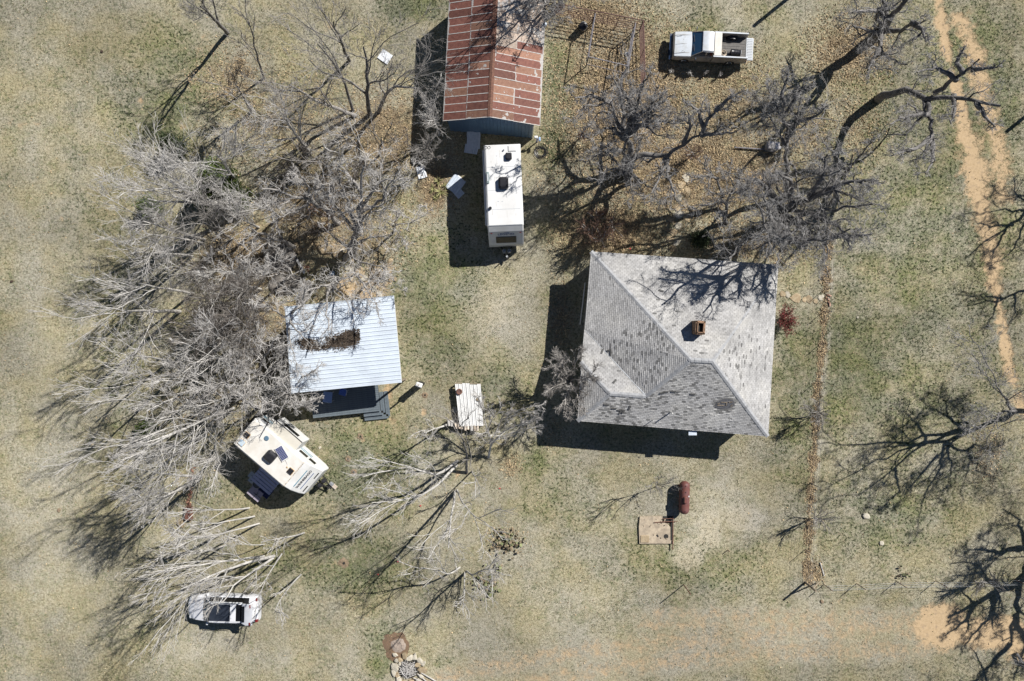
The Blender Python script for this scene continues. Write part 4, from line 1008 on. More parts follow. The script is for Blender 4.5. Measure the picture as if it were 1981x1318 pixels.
    for i in range(13): inst('tailgate_rib', rb, tgo, (-2.85, -.68 + i * .113, .785))
    rbm = MB(); rbm.box((-2.66, 0, .48), (.12, 1.8, .14)); rbm.build('rear_bumper', M_chrome, t)
    # cargo
    c2 = t.matrix_basis
    def wpos(x, y, z): 
        R = Matrix.Rotation(math.pi - math.radians(2.9), 4, 'Z'); return Vector(c) + (R @ Vector((x, y, z)))
    bt = thing('oil_drum', 'black drum lying on its side in the pickup bed', 'barrel', wpos(-1.78, .42, .78), math.pi - math.radians(6))
    m = MB(); m.lathe((-.33, 0, .24), [(.02, 0), (.225, 0), (.24, .03), (.225, .06), (.225, .22), (.24, .24), (.225, .26), (.225, .42), (.24, .44), (.225, .46), (.225, .63), (.24, .66), (.2, .66), (.02, .64)], 18, 'X'); m.build('drum', M_black, bt, True)
    m = MB(); m.ring((-.34, 0, .24), .2, .02, 18, 5, 'X'); m.build('rim', M_lgrey, bt)
    hs = MB(); hs.ring((0, 0, .05), .2, .028, 18, 6); hs.ring((.03, .12, .11), .17, .026, 18, 6); o = hs.build('coiled_hose', mat('tan_hose', (.42, .34, .24), (.33, .26, .18), 5, .7)); o.location = wpos(-.98, .5, .78)
    tag(o, 'coiled tan hose beside the toolbox in the pickup bed', 'hose')
    r = random.Random(2)
    pl = MB(); pl.box((0, 0, .12), (.6, .09, .03), rz=.5, ry=.1); o = pl.build('plank', M_log); o.location = wpos(-1.25, .48, .76); tag(o, 'short pale board lying beside the drum in the pickup bed', 'board')
build_pickup()

def build_car():
    c = P(430, 1179, 1.0); c.z = 0; rz = math.pi - math.radians(1.5)
    t = thing('silver_car', 'silver estate car with a black glass roof and its rear hatch raised, under white branches', 'car', c, rz)
    b = MB()
    b.loft([sec(2.55, .50, .35, .62, .1), sec(2.42, .80, .28, .72, .14), sec(2.1, .90, .25, .86, .16), sec(1.4, .93, .22, .98, .16), sec(1.15, .93, .22, 1.0, .12), sec(-1.9, .93, .22, 1.02, .12), sec(-2.35, .90, .25, 1.0, .14), sec(-2.5, .82, .3, .9, .14)])
    b.build('body', M_silver, t, True)
    hd = MB(); hd.loft([[(2.40, -.55, .74), (2.40, .55, .74), (2.38, 0, .78)], [(1.9, -.80, .93), (1.9, .80, .93), (1.9, 0, .985)], [(1.2, -.84, 1.02), (1.2, .84, 1.02), (1.2, 0, 1.08)]], cap=False); hd.build('bonnet', M_silver, t, True)
    ws = MB(); ws.add([(1.28, -.80, 1.03), (1.34, 0, 1.06), (1.28, .80, 1.03), (.66, .66, 1.50), (.70, 0, 1.54), (.66, -.66, 1.50)], [(0, 1, 4, 5), (1, 2, 3, 4)]); ws.build('windscreen', M_blueglass, t, True)
    gh = MB(); gh.loft([[(.85, -.84, 1.0), (.85, .84, 1.0), (.66, .68, 1.50), (.66, -.68, 1.50)], [(-.9, -.85, 1.0), (-.9, .85, 1.0), (-.9, .68, 1.58), (-.9, -.68, 1.58)], [(-1.9, -.84, 1.0), (-1.9, .84, 1.0), (-1.55, .66, 1.52), (-1.55, -.66, 1.52)]]); gh.build('side_glass', M_glass, t)
    rg = MB(); rg.bbox((-.02, 0, 1.585), (1.35, 1.18, .03), .01); rg.build('glass_roof', mat('sky_tint_roof_glass', (.022, .028, .04), (.03, .036, .05), 2, .25, spec=.5), t)  # blue-grey base colour carries a painted sky reflection
    for s in (-1, 1):
        e = MB(); e.loft([[(.70, s * .60, 1.50), (.70, s * .72, 1.47), (.70, s * .72, 1.52), (.70, s * .60, 1.56)], [(-.3, s * .60, 1.56), (-.3, s * .73, 1.52), (-.3, s * .72, 1.60), (-.3, s * .60, 1.62)], [(-1.6, s * .58, 1.5), (-1.6, s * .70, 1.48), (-1.6, s * .68, 1.56), (-1.6, s * .58, 1.58)]]); e.build('roof_edge', M_silver, t, True)
        r_ = MB(); r_.tube([(.45, s * .70, 1.57), (.35, s * .70, 1.66), (-1.35, s * .68, 1.68), (-1.5, s * .68, 1.58)], .022, 6); r_.build('roof_rail', M_chrome, t)
        m = MB(); m.bbox((1.02, s * 1.0, 1.05), (.14, .2, .13), .03); m.build('wing_mirror', M_silver, t)
        tl = MB(); tl.box((-2.42, s * .74, .92), (.16, .18, .24)); tl.build('tail_light', M_red, t)
        hl = MB(); hl.bbox((2.28, s * .68, .72), (.26, .22, .12), .03); hl.build('headlight', M_lgrey, t)
        for x in (1.6, -1.55): wheel(t, x, s * .84, .34, .2)
        pl = MB(); pl.tube([(-.05, s * .86, 1.0), (-.05, s * .70, 1.52)], .03, 6); pl.build('door_pillar', M_silver, t)
    cb = MB(); cb.bbox((-.98, 0, 1.60), (.40, 1.2, .04), .01); cb.build('roof_panel', M_silver, t)
    cb = MB(); cb.bbox((-1.36, 0, 1.60), (.28, 1.1, .03), .01); cb.build('rear_roof_glass', M_glass, t)
    # raised hatch
    hp = MB(); hp.loft([[(-1.62, -.68, 1.60), (-1.62, .68, 1.60), (-1.62, .68, 1.66), (-1.62, -.68, 1.66)], [(-1.98, -.74, 1.80), (-1.98, .74, 1.80), (-1.98, .74, 1.86), (-1.98, -.74, 1.86)], [(-2.45, -.70, 1.86), (-2.45, .70, 1.86), (-2.45, .68, 1.92), (-2.45, -.68, 1.92)]]); ho = hp.build('hatch', M_silver, t, True)
    g = MB(); g.bbox((-1.80, 0, 1.79), (.26, 1.1, .012), .004); g.build('hatch_glass', M_glass, ho).rotation_euler = (0, 0, 0)
    for s in (-1, 1): g = MB(); g.bbox((-2.28, s * .6, 1.93), (.10, .2, .02), .004); g.build('hatch_light', M_red, ho)
    for s in (-1, 1): g = MB(); g.tube([(-2.3, s * .7, 1.0), (-2.0, s * .68, 1.82)], .015, 6); g.build('hatch_strut', M_black, ho)
build_car()

def trailer_box(mb, secs):
    """loft of rectangular-ish sections (x, halfwidth, zb, zt)"""
    mb.loft([[(x, -hw, zb), (x, -hw + 0, zt - .06), (x, -hw + .06, zt), (x, hw - .06, zt), (x, hw, zt - .06), (x, hw, zb)] for (x, hw, zb, zt) in secs]); return mb
def build_legend():
    ZT = 3.25
    back, front = P(971.5, 280, ZT), P(978, 436, ZT); d = front - back; L = d.length; rz = math.atan2(d.y, d.x)
    c = (back + front) / 2; c.z = 0
    t = thing('travel_trailer', 'long white travel trailer with dark front window parked below the rusty barn', 'travel trailer', c, rz)
    hl = L / 2; W = 1.20; fz = .85; fx = hl + 1.05
    b = MB(); trailer_box(b, [(-hl, W, .55, ZT), (hl, W, .55, ZT), (hl + .35, W, .55, ZT - .35), (fx, W, .55, 1.45), (fx + .0, W, .55, 1.2)]); 
    b.build('body', M_white, t)
    rp = MB(); rp.bbox((0, 0, ZT + .008), (2 * hl - .06, 2 * W - .18, .02), .006); rp.build('roof_membrane', mat('white_roof_membrane', (.70, .70, .70), (.67, .67, .66), 1.2, .6, c3=(.62, .615, .60), s3=.8), t)
    def item(nm, x, y, sx, sy, h, m, bev=.02, z=ZT + .02, lab=None, parent=None):
        q = MB(); q.bbox((x, y, z + h / 2), (sx, sy, h), bev); return q.build(nm, m, parent or t, label=lab)
    # y positive = photo right side when front faces down: local +y is to the right of the picture
    s_ = 1
    def loc_px(px, py, z=ZT):
        w_ = P(px, py, z); v = Vector((w_.x - c.x, w_.y - c.y, 0)); R = Matrix.Rotation(-rz, 3, 'Z'); return R @ v
    q = loc_px(974, 355.5); a = item('air_conditioner', q.x, q.y, .78, .66, .34, M_black, .09); item('shroud_lid', q.x, q.y, .5, .45, .03, M_black, .01, ZT + .36, parent=a)
    q = loc_px(984, 303.5); item('roof_vent', q.x, q.y, .46, .42, .22, M_black, .06)
    q = loc_px(990.5, 288); v = item('roof_hatch', q.x, q.y, .34, .50, .05, M_white, .02)
    for (dx, dy, sx, sy) in ((0, .25, .36, .04), (0, -.25, .36, .04), (.17, 0, .04, .54), (-.17, 0, .04, .54)): item('hatch_rim', q.x + dx, q.y + dy, sx, sy, .03, M_lgrey, .01, ZT + .02, parent=v)
    q = loc_px(943.5, 344.5); v = item('fridge_vent', q.x, q.y, .78, .20, .09, mat('grey_green_vent', (.22, .28, .28), (.18, .23, .23), 6, .5), .03); item('vent_slot', q.x, q.y, .5, .09, .02, M_lgrey, .004, ZT + .115, parent=v)
    q = loc_px(948.5, 403.5); m = MB(); m.lathe((q.x, q.y, ZT), [(.09, 0), (.11, .12), (.09, .17), (.02, .18)], 14); m.build('round_vent', M_black, t)
    for (px, py) in ((974.5, 291), (997.5, 326)):
        q = loc_px(px, py); m = MB(); m.lathe((q.x, q.y, ZT), [(.045, 0), (.05, .12), (.02, .13)], 10); m.build('vent_pipe', M_grey, t)
    for (px, py) in ((953, 323), (961, 302), (960, 329), (968, 337), (971, 322), (964, 390), (972, 390), (981, 317)):
        q = loc_px(px, py); m = MB(); m.bbox((q.x, q.y, ZT + .022), (.05, .10, .006), .002); m.build('roof_patch', M_lgrey, t)
    m = MB()
    for (px, py) in ((940, 286), (946, 286)):
        q = loc_px(px, py); m.ring((q.x, q.y, ZT + .03), .09, .012, 14, 5)
    m.build('cable_loop', M_black, t)
    sg = MB(); sg.box((hl - .01, 0, ZT + .014), (.02, 2 * W - .1, .012)); sg.build('roof_seam', M_lgrey, t)
    for x in (-hl * .45, hl * .12, hl * .6): sg = MB(); sg.box((x, 0, ZT + .021), (.03, 2 * W - .3, .006)); sg.build('roof_seam', M_lgrey, t)
    rr = random.Random(4)
    for i in range(16): sg = MB(); sg.bbox((rr.uniform(-hl + .3, hl - .3), rr.uniform(-W + .2, W - .2), ZT + .0205), (rr.uniform(.08, .5), rr.uniform(.02, .05), .004), .001); sg.build('grime_streak', mat('roof_grime', (.56, .55, .52), (.62, .61, .59), 9, .8), t)
    # awning on the western side (picture left = local -y)
    aw = MB(); aw.tube([(-hl + .25, -W - .09, 2.92), (hl - .1, -W - .09, 2.92)], .075, 10); ao = aw.build('awning_roll', M_white, t, True)
    for x in (-hl + .3, hl - .15): k = MB(); k.box((x, -W - .045, 1.9), (.05, .06, 1.9)); k.build('awning_arm', M_fabric, ao)
    gu = MB(); gu.box((0, W + .01, ZT - .10), (2 * hl, .03, .05)); gu.box((0, -W - .01, ZT - .10), (2 * hl, .03, .05)); gu.build('gutter_rail', M_lgrey, t)
    # sloping front: window + lettering on the plane between (hl+.35, ZT-.35) and (fx, 1.45)
    p0 = Vector((hl + .35, 0, ZT - .35)); p1 = Vector((fx, 0, 1.45)); dn = (p1 - p0).normalized(); n = Vector((-dn.z, 0, dn.x)) ; n = n if n.z > 0 else -n
    pl = (p1 - p0).length
    # reading direction: to the right of picture = +y ; text up = towards the roof
    def fm(tt, lift): 
        o_ = p0 + dn * pl * tt + n * lift; x = Vector((0, 1, 0)); y = -dn
        return Matrix(((x.x, y.x, n.x, o_.x), (x.y, y.y, n.y, o_.y), (x.z, y.z, n.z, o_.z), (0, 0, 0, 1)))
    g = MB(fm(.60, .012)); g.bbox((0, 0, .01), (1.28, .62, .03), .012); wo_ = g.build('front_window', M_glass, t)
    g = MB(fm(.60, .006))
    for (x, y, sx, sy) in ((0, .34, 1.36, .05), (0, -.34, 1.36, .05), (-.67, 0, .05, .72), (.67, 0, .05, .72)): g.box((x, y, .012), (sx, sy, .03))
    g.build('window_frame', M_black, wo_)
    text_obj('lettering', 'LEGEND', .30, M_label_b, t, fm(.21, .006), .006, 1.0, 'blue LEGEND name on the sloping front')
    a = MB(fm(.09, .006)); a.box((.06, 0, .004), (.36, .02, .008)); a.box((0, -1.22, .004), (.5, .015, .008)); a.build('name_underline', M_label_b, t)
    for y in (-.98, .98):
        a = MB(fm(.10, .012)); a.bbox((y, 0, .02), (.12, .05, .04), .01); a.build('marker_light', M_red, t)
    # chassis
    wl = MB(); wl.box((0, 0, .42), (2 * hl + 1.2, 1.9, .2)); wl.build('chassis', M_blackm, t)
    for x in (-.75, .15):
        for y in (-1.05, 1.05): wheel(t, x, y, .34, .2, True)
    h = MB(); h.tube([(fx - .5, -.55, .45), (fx + .95, 0, .45)], .05, 6); h.tube([(fx - .5, .55, .45), (fx + .95, 0, .45)], .05, 6); h.build('drawbar', M_blackm, t)
    j = MB(); j.tube([(fx + .75, 0, .1), (fx + .75, 0, .95)], .04, 8); j.ring((fx + .75, 0, .97), .06, .015, 12, 5); j.build('jack', M_lgrey, t)
    gb = MB(); gb.lathe((fx + .35, .18, .5), [(.12, 0), (.15, .05), (.15, .38), (.1, .45), (.03, .46)], 14); gb.build('gas_bottle', M_grey, t)
    gb = MB(); gb.lathe((fx + .35, -.18, .5), [(.12, 0), (.15, .05), (.15, .38), (.1, .45), (.03, .46)], 14); gb.build('gas_bottle', M_grey, t)
    for x in (-1.8, 1.4):
        g = MB(); g.bbox((x, W + .01, 2.0), (.9, .03, .55), .01); g.build('window', M_glass, t)
    g = MB(); g.bbox((1.5, -W - .01, 1.65), (.66, .03, 1.8), .01); g.build('door', M_white, t)
build_legend()

def build_winnebago():
    ZT = 3.05
    wv = (P(452, 858.3, ZT) + P(493, 810, ZT)) / 2; f = (P(551.2, 941.2, ZT) + P(588.5, 893.8, ZT)) / 2
    d = f - wv; rz = math.atan2(d.y, d.x); L = d.length; c = (wv + f) / 2; c.z = 0; hl = L / 2; W = 1.12
    t = thing('camper_trailer', 'short white camper trailer with solar panel and slide-out near the cabin', 'travel trailer', c, rz)
    def lp(px, py, z=ZT):
        w_ = P(px, py, z); v = Vector((w_.x - c.x, w_.y - c.y, 0)); return Matrix.Rotation(-rz, 3, 'Z') @ v
    b = MB(); trailer_box(b, [(-hl, W, .6, ZT), (hl, W, .6, ZT), (hl + .45, W, .6, ZT - .22), (hl + .95, W - .02, .6, ZT - .75), (hl + 1.25, W - .06, .65, 1.9), (hl + 1.3, W - .1, .7, 1.0)]); b.build('body', M_white, t)
    rp = MB(); rp.bbox((0, -.02, ZT + .008), (2 * hl - .04, 2 * W - .14, .02), .006); rp.build('roof_membrane', M_cream, t)
    def item(nm, q, sx, sy, h, m, bev=.02, z=ZT + .02, parent=None, rzz=0):
        k = MB(Matrix.Translation((q[0], q[1], 0)) @ Matrix.Rotation(rzz, 4, 'Z')); k.bbox((0, 0, z + h / 2), (sx, sy, h), bev); return k.build(nm, m, parent or t)
    def framed(q, s, col, inner, nm='roof_hatch', h=.07):
        o = item(nm, q, s, s, h, inner, .02)
        for (dx, dy, sx, sy) in ((0, s / 2, s + .06, .05), (0, -s / 2, s + .06, .05), (s / 2, 0, .05, s), (-s / 2, 0, .05, s)): item('hatch_rim', (q[0] + dx, q[1] + dy), sx, sy, .03, col, .008, parent=o)
    framed(lp(477.5, 842), .36, M_orange, M_black); framed(lp(468, 856.5), .40, M_orange, mat('sky_dome', (.36, .48, .60), (.55, .60, .62), 6, .3))
    framed(lp(562.5, 911.5), .36, M_orange, M_black, h=.10); 
    q = lp(516, 848); k = MB(); k.lathe((q.x, q.y, ZT + .02), [(.15, 0), (.17, .03), (.14, .06), (.02, .06)], 18); k.build('antenna_dome', mat('blue_grey_dome', (.10, .17, .24), None, rough=.4), t)
    q = lp(524.5, 882.5); a = item('air_conditioner', q, .72, .70, .34, M_black, .10); item('shroud_lid', q, .42, .42, .03, M_black, .01, ZT + .36, parent=a)
    q = lp(546, 877); sp_ = item('solar_panel', q, 1.02, .56, .03, M_white, .004, ZT + .07, rzz=-.32)
    cell = MB(); cell.box((0, 0, 0), (.088, .115, .006)); cell = cell.mesh('solar_cell', M_solar)
    Rr = Matrix.Translation((q.x, q.y, 0)) @ Matrix.Rotation(-.32, 4, 'Z')
    for i in range(9):
        for j in range(4):
            p = Rr @ Vector((-.41 + i * .1, -.19 + j * .127, ZT + .104)); o = inst('solar_cell', cell, sp_, p, (0, 0, -.32))
    k = MB(); a_, b_ = lp(553, 890), lp(556, 904); k.tube([(a_.x, a_.y, ZT + .05), ((a_.x + b_.x) / 2 + .1, (a_.y + b_.y) / 2, ZT + .04), (b_.x, b_.y, ZT + .05)], .012, 5); k.build('cable', M_fabric, t)
    k = MB(); k.bbox((b_.x, b_.y, ZT + .04), (.12, .09, .05), .01); k.build('junction_box', M_orange, t)
    # crease with old tape
    k = MB(); 
    for i in range(16): k.tint = random.Random(i).random(); k.box((hl - .02, -W + .12 + i * .133, ZT + .026), (.07, .085, .008))
    k.build('roof_tape', M_log, t)
    # awning on the shaded south west side (local -y)
    k = MB(); k.tube([(-hl + .1, -W - .08, 2.75), (hl - .1, -W - .08, 2.75)], .06, 10); k.build('awning_roll', M_fabric, t, True)
    # slide-out on the north east side (local +y)
    s0, s1 = lp(527, 832, 2.8), lp(571, 868, 2.8); sx0, sx1 = min(s0.x, s1.x) - .25, max(s0.x, s1.x) + .1
    sl = MB(); sl.bbox(((sx0 + sx1) / 2, W + .34, 1.95), (sx1 - sx0, .80, 1.75), .02); so = sl.build('slide_out', M_white, t)
    k = MB(); k.bbox(((sx0 + sx1) / 2, W + .34, 2.84), (sx1 - sx0 - .04, .76, .02), .004); k.build('slide_roof', mat('slide_roof_cream', (.60, .57, .50), (.55, .52, .45), 2, .6), so)
    k = MB(); k.box(((sx0 + sx1) / 2, W + .75, 2.81), (sx1 - sx0, .04, .08)); k.build('slide_trim', M_black, so)
    k = MB(); k.bbox(((sx0 + sx1) / 2, W + .755, 2.25), (1.25, .03, .45), .01); k.build('window', M_glass, so)
    for (x, w_) in ((hl - .55, .7), (hl + .25, .55), (-hl + .45, .5)):
        k = MB(); k.bbox((x, W + .01, 2.1), (w_, .03, .42), .01); k.build('window', M_glass, t)
    for z in (1.6, 1.35): k = MB(); k.box((0, W + .012, z), (2 * hl, .012, .07)); k.build('side_stripe', M_teal, t)
    for i in range(5):
        k = MB(); k.box((-hl + .55, W + .022, 2.62 - i * .09), (.6, .02, .03)); k.build('rear_louvre', M_grey, t)
    # lettering on the front cap slope
    p0 = Vector((hl + .45, 0, ZT - .22)); p1 = Vector((hl + .95, 0, ZT - .75)); dn = (p1 - p0).normalized(); n = Vector((-dn.z, 0, dn.x)); n = n if n.z > 0 else -n
    def fm(tt, lift, y0=0, rot=0):
        o_ = p0 + (p1 - p0) * tt + n * lift + Vector((0, y0, 0)); x = Vector((0, 1, 0)); y = -dn
        M_ = Matrix(((x.x, y.x, n.x, o_.x), (x.y, y.y, n.y, o_.y), (x.z, y.z, n.z, o_.z), (0, 0, 0, 1))); return M_ @ Matrix.Rotation(rot, 4, 'Z')
    text_obj('lettering', 'WINNEBAGO', .26, M_label_k, t, fm(.42, .008, -.02), .005, .98, 'dark WINNEBAGO name between blue stripes')
    k = MB(fm(.02, .006, -.05)); k.box((0, 0, .004), (1.42, .06, .008)); k.build('blue_stripe', M_teal, t)
    k = MB(fm(.85, .006, -.05)); k.box((0, 0, .004), (1.42, .05, .008)); k.build('blue_stripe', M_label_b, t)
    p0, p1 = Vector((hl + .95, 0, ZT - .75)), Vector((hl + 1.25, 0, 1.9)); dn = (p1 - p0).normalized(); n = Vector((-dn.z, 0, dn.x)); n = n if n.z > 0 else -n
    for y in (-.62, .55): k = MB(fm(.5, .006, y)); k.box((0, 0, .004), (.5, .10, .01)); k.build('front_marking', M_black, t)
    wl = MB(); wl.box((0, 0, .48), (2 * hl + 1.4, 1.7, .2)); wl.build('chassis', M_blackm, t)
    for x in (-.5,):
        for y in (-.98, .98): wheel(t, x, y, .34, .2, True)
    h = MB(); h.tube([(hl + .7, -.5, .5), (hl + 2.35, 0, .5)], .05, 6); h.tube([(hl + .7, .5, .5), (hl + 2.35, 0, .5)], .05, 6); h.tube([(hl + 2.2, 0, .1), (hl + 2.2, 0, 1.0)], .04, 8); h.build('drawbar', M_blackm, t)
    for y in (-.2, .2):
        gb = MB(); gb.lathe((hl + 1.62, y, .52), [(.14, 0), (.17, .05), (.17, .42), (.13, .52), (.03, .54)], 14); gb.build('gas_bottle_cover', M_black, t, True)
    gb = MB(); gb.bbox((hl + 2.15, .28, .55), (.3, .22, .2), .03); gb.build('battery_box', M_grey, t)
    gb = MB(); gb.bbox((hl + 2.42, .12, .06), (.34, .26, .1), .01); gb.build('jack_block', M_log, t)
    # things on the shaded side
    c1 = P(516, 929, .35); tb = thing('slatted_bench_table', 'long slatted pale blue table in the shade of the short camper', 'table', (c1.x, c1.y, 0), rz)
    for i in range(5):
        k = MB(); k.box((0, -.46 + i * .23, .72), (1.75, .185, .035)); k.build('slat', M_mat, tb)
    for sx in (-.7, .7): k = MB(); k.box((sx, 0, .36), (.06, .9, .68)); k.build('trestle', M_grey, tb)
    c1 = P(509, 946, .02); k = MB(); k.box((0, 0, .012), (1.35, .8, .02), rz=rz); o = k.build('ground_mat', M_navy); o.location = (c1.x, c1.y, 0); tag(o, 'dark navy ground mat between the grill and the slatted table', 'mat')
    c1 = P(499, 936, .5); g = thing('charcoal_grill', 'round black charcoal grill standing beside the camper', 'grill', (c1.x, c1.y, 0))
    k = MB(); k.lathe((0, 0, .45), [(.05, 0), (.22, .06), (.30, .2), (.31, .26), (.27, .26), (.2, .12)], 20); k.build('bowl', M_black, g, True)
    k = MB(); 
    for i in range(7): k.box((-.21 + i * .07, 0, .70), (.02, .46, .012))
    k.build('grate', M_grey, g)
    k = MB(); k.ring((0, 0, .71), .3, .012, 20, 5); k.build('rim', M_lgrey, g)
    for i in range(3):
        a = i * 2.1; k = MB(); k.tube([(.25 * math.cos(a), .25 * math.sin(a), .5), (.36 * math.cos(a), .36 * math.sin(a), 0)], .015, 6); k.build('leg', M_lgrey, g)
    for (px, py, s1, s2, h_, lab) in ((488, 921, .50, .42, .38, 'pale grey storage crate farthest from the grill, left of the pair'), (495, 925.5, .30, .34, .36, 'small pale grey crate touching the end of the slatted table'), (485.5, 929.5, .36, .30, .3, 'low pale grey crate nearest the grill')):
        c1 = P(px, py, h_); k = thing('storage_crate', lab, 'crate', (c1.x, c1.y, 0), rz, 'grey crates beside the camper')
        m = MB(); m.bbox((0, 0, h_ / 2), (s1, s2, h_ - .05), .02); m.build('tub', M_lgrey, k); m = MB(); m.bbox((0, 0, h_ - .015), (s1 + .03, s2 + .03, .03), .008); m.build('lid', mat('crate_lid_grey', (.36, .40, .44), (.32, .36, .40), 5, .5), k); m = MB(); m.box((0, 0, h_ + .006), (.12, .03, .015)); m.build('handle', M_black, k)
    c1 = P(493.5, 955, .4); k = thing('folding_camp_table', 'mauve grey folded camp table with small tools on it beside the navy mat', 'table', (c1.x, c1.y, 0), rz)
    m = MB(); m.bbox((-.22, 0, .40), (.55, .72, .03), .01); m.build('table_top', M_mauve, k); m = MB(); m.bbox((.32, -.19, .40), (.46, .34, .03), .01); m.build('leaf', M_mauve, k); m = MB(); m.bbox((.28, .2, .385), (.40, .34, .03), .01); m.build('leaf', M_mauve, k)
    for sx in (-.4, .4):
        for sy in (-.28, .28): m = MB(); m.tube([(sx, sy, 0), (sx, sy, .37)], .015, 6); m.build('leg', M_grey, k)
    m = MB(); m.box((.05, 0, .43), (.3, .03, .02)); m.box((.15, .1, .43), (.03, .2, .02)); m.build('latch', M_black, k)
build_winnebago()

# ---------------------------------------------------------------- pen, tank, sheets, poles and small things
def build_pen():
    zt = 1.75
    def rails(o, a, b, heights, m, nm='rail', r=.022):
        for z in heights:
            k = MB(); k.tube([(a.x - o.x, a.y - o.y, z), (b.x - o.x, b.y - o.y, z)], r, 6); k.build(nm, m, o_)
    corner = {'nw0': (1066, 40), 'n1': (1153, 48), 'ne': (1243, 70), 'se': (1245, 172), 's1': (1136, 148), 's2': (1226, 168)}
    def gp(px, py): return P(px, py, 0)
    # top rail pixel positions -> world
    T = {'nw0': P(1050, 2, zt), 'n1': P(1151.5, 22, zt), 'ne': P(1245, 40, zt), 'se': P(1248, 150, zt), 'in_n': P(1229.5, 45, zt), 'in_s': P(1216, 128, zt), 'w_n': P(1151.5, 27, zt), 'w_s': P(1138.5, 110, zt), 's_e': P(1216, 128, zt)}
    panels = [('nw0', 'n1', 'rusty pipe panel of the pen running from the barn side to the black drum', 6), ('n1', 'ne', 'rusty pipe panel along the top of the pen', 6), ('ne', 'se', 'rust red pipe panel on the outer right side of the pen', 6),
              ('w_n', 'w_s', 'grey pipe gate panel on the left of the pen beside the black drum', 2), ('in_n', 'in_s', 'grey pipe panel inside the right side of the pen', 5), ('w_s', 's_e', 'low grey pipe panel closing the bottom of the pen under the oak twigs', 2)]
    for a, b, lab, n_ in panels:
        A, B = T[a].copy(), T[b].copy(); o = thing('pipe_fence_panel', lab, 'fence panel', ((A.x + B.x) / 2, (A.y + B.y) / 2, 0), 0, 'pipe panels of the pen'); O = Vector(o.location)
        hs = [.3, .58, .86, 1.14, 1.42, zt][:n_] if n_ > 2 else [.5, zt]
        if n_ == 5: hs = [.3, .7, 1.1, 1.45, zt]
        m0 = M_greypipe if 'grey' in lab else M_rustpipe
        for z in hs:
            k = MB(); k.tube([(A.x - O.x, A.y - O.y, z), (B.x - O.x, B.y - O.y, z)], .042 if z == zt else .024, 6); k.build('rail', m0, o)
        L = (B - A).length; npst = max(2, int(L / 1.6) + 1)
        for i in range(npst):
            q = A.lerp(B, i / (npst - 1)) - O; k = MB(); k.tube([(q.x, q.y, 0), (q.x, q.y, zt + .03)], .04 if i in (0, npst - 1) else .022, 6); k.build('upright', m0, o)
    d = P(1131, 43, .6); o = thing('black_barrel', 'black plastic barrel leaning against the left pipe gate of the pen', 'barrel', (d.x, d.y, 0), math.radians(-25))
    k = MB(Matrix.Rotation(math.radians(28), 4, 'X')); k.lathe((0, 0, .05), [(.02, 0), (.24, 0), (.27, .05), (.26, .28), (.285, .30), (.26, .32), (.26, .58), (.285, .6), (.26, .62), (.27, .86), (.23, .9), (.02, .9)], 20); k.build('drum', M_black, o, True)
    k = MB(Matrix.Rotation(math.radians(28), 4, 'X')); k.ring((0, 0, .36), .285, .015, 20, 5); k.build('hoop', M_lgrey, o)
    o = MB(); o.bbox((0, 0, .1), (.28, .2, .2), .05); o = o.build('bucket', M_lgrey); o.location = P(1214, 105, 0); tag(o, 'small pale lidded bucket on the leaves inside the pen', 'bucket')
    m = MB(); m.lathe((0, 0, 0), [(.12, 0), (.14, .3), (.1, .36), (.02, .36)], 12); o = m.build('gas_canister', M_galv); o.location = P(1054, 50, 0); tag(o, 'small pale blue canister on the ground against the right side of the barn', 'canister')
build_pen()

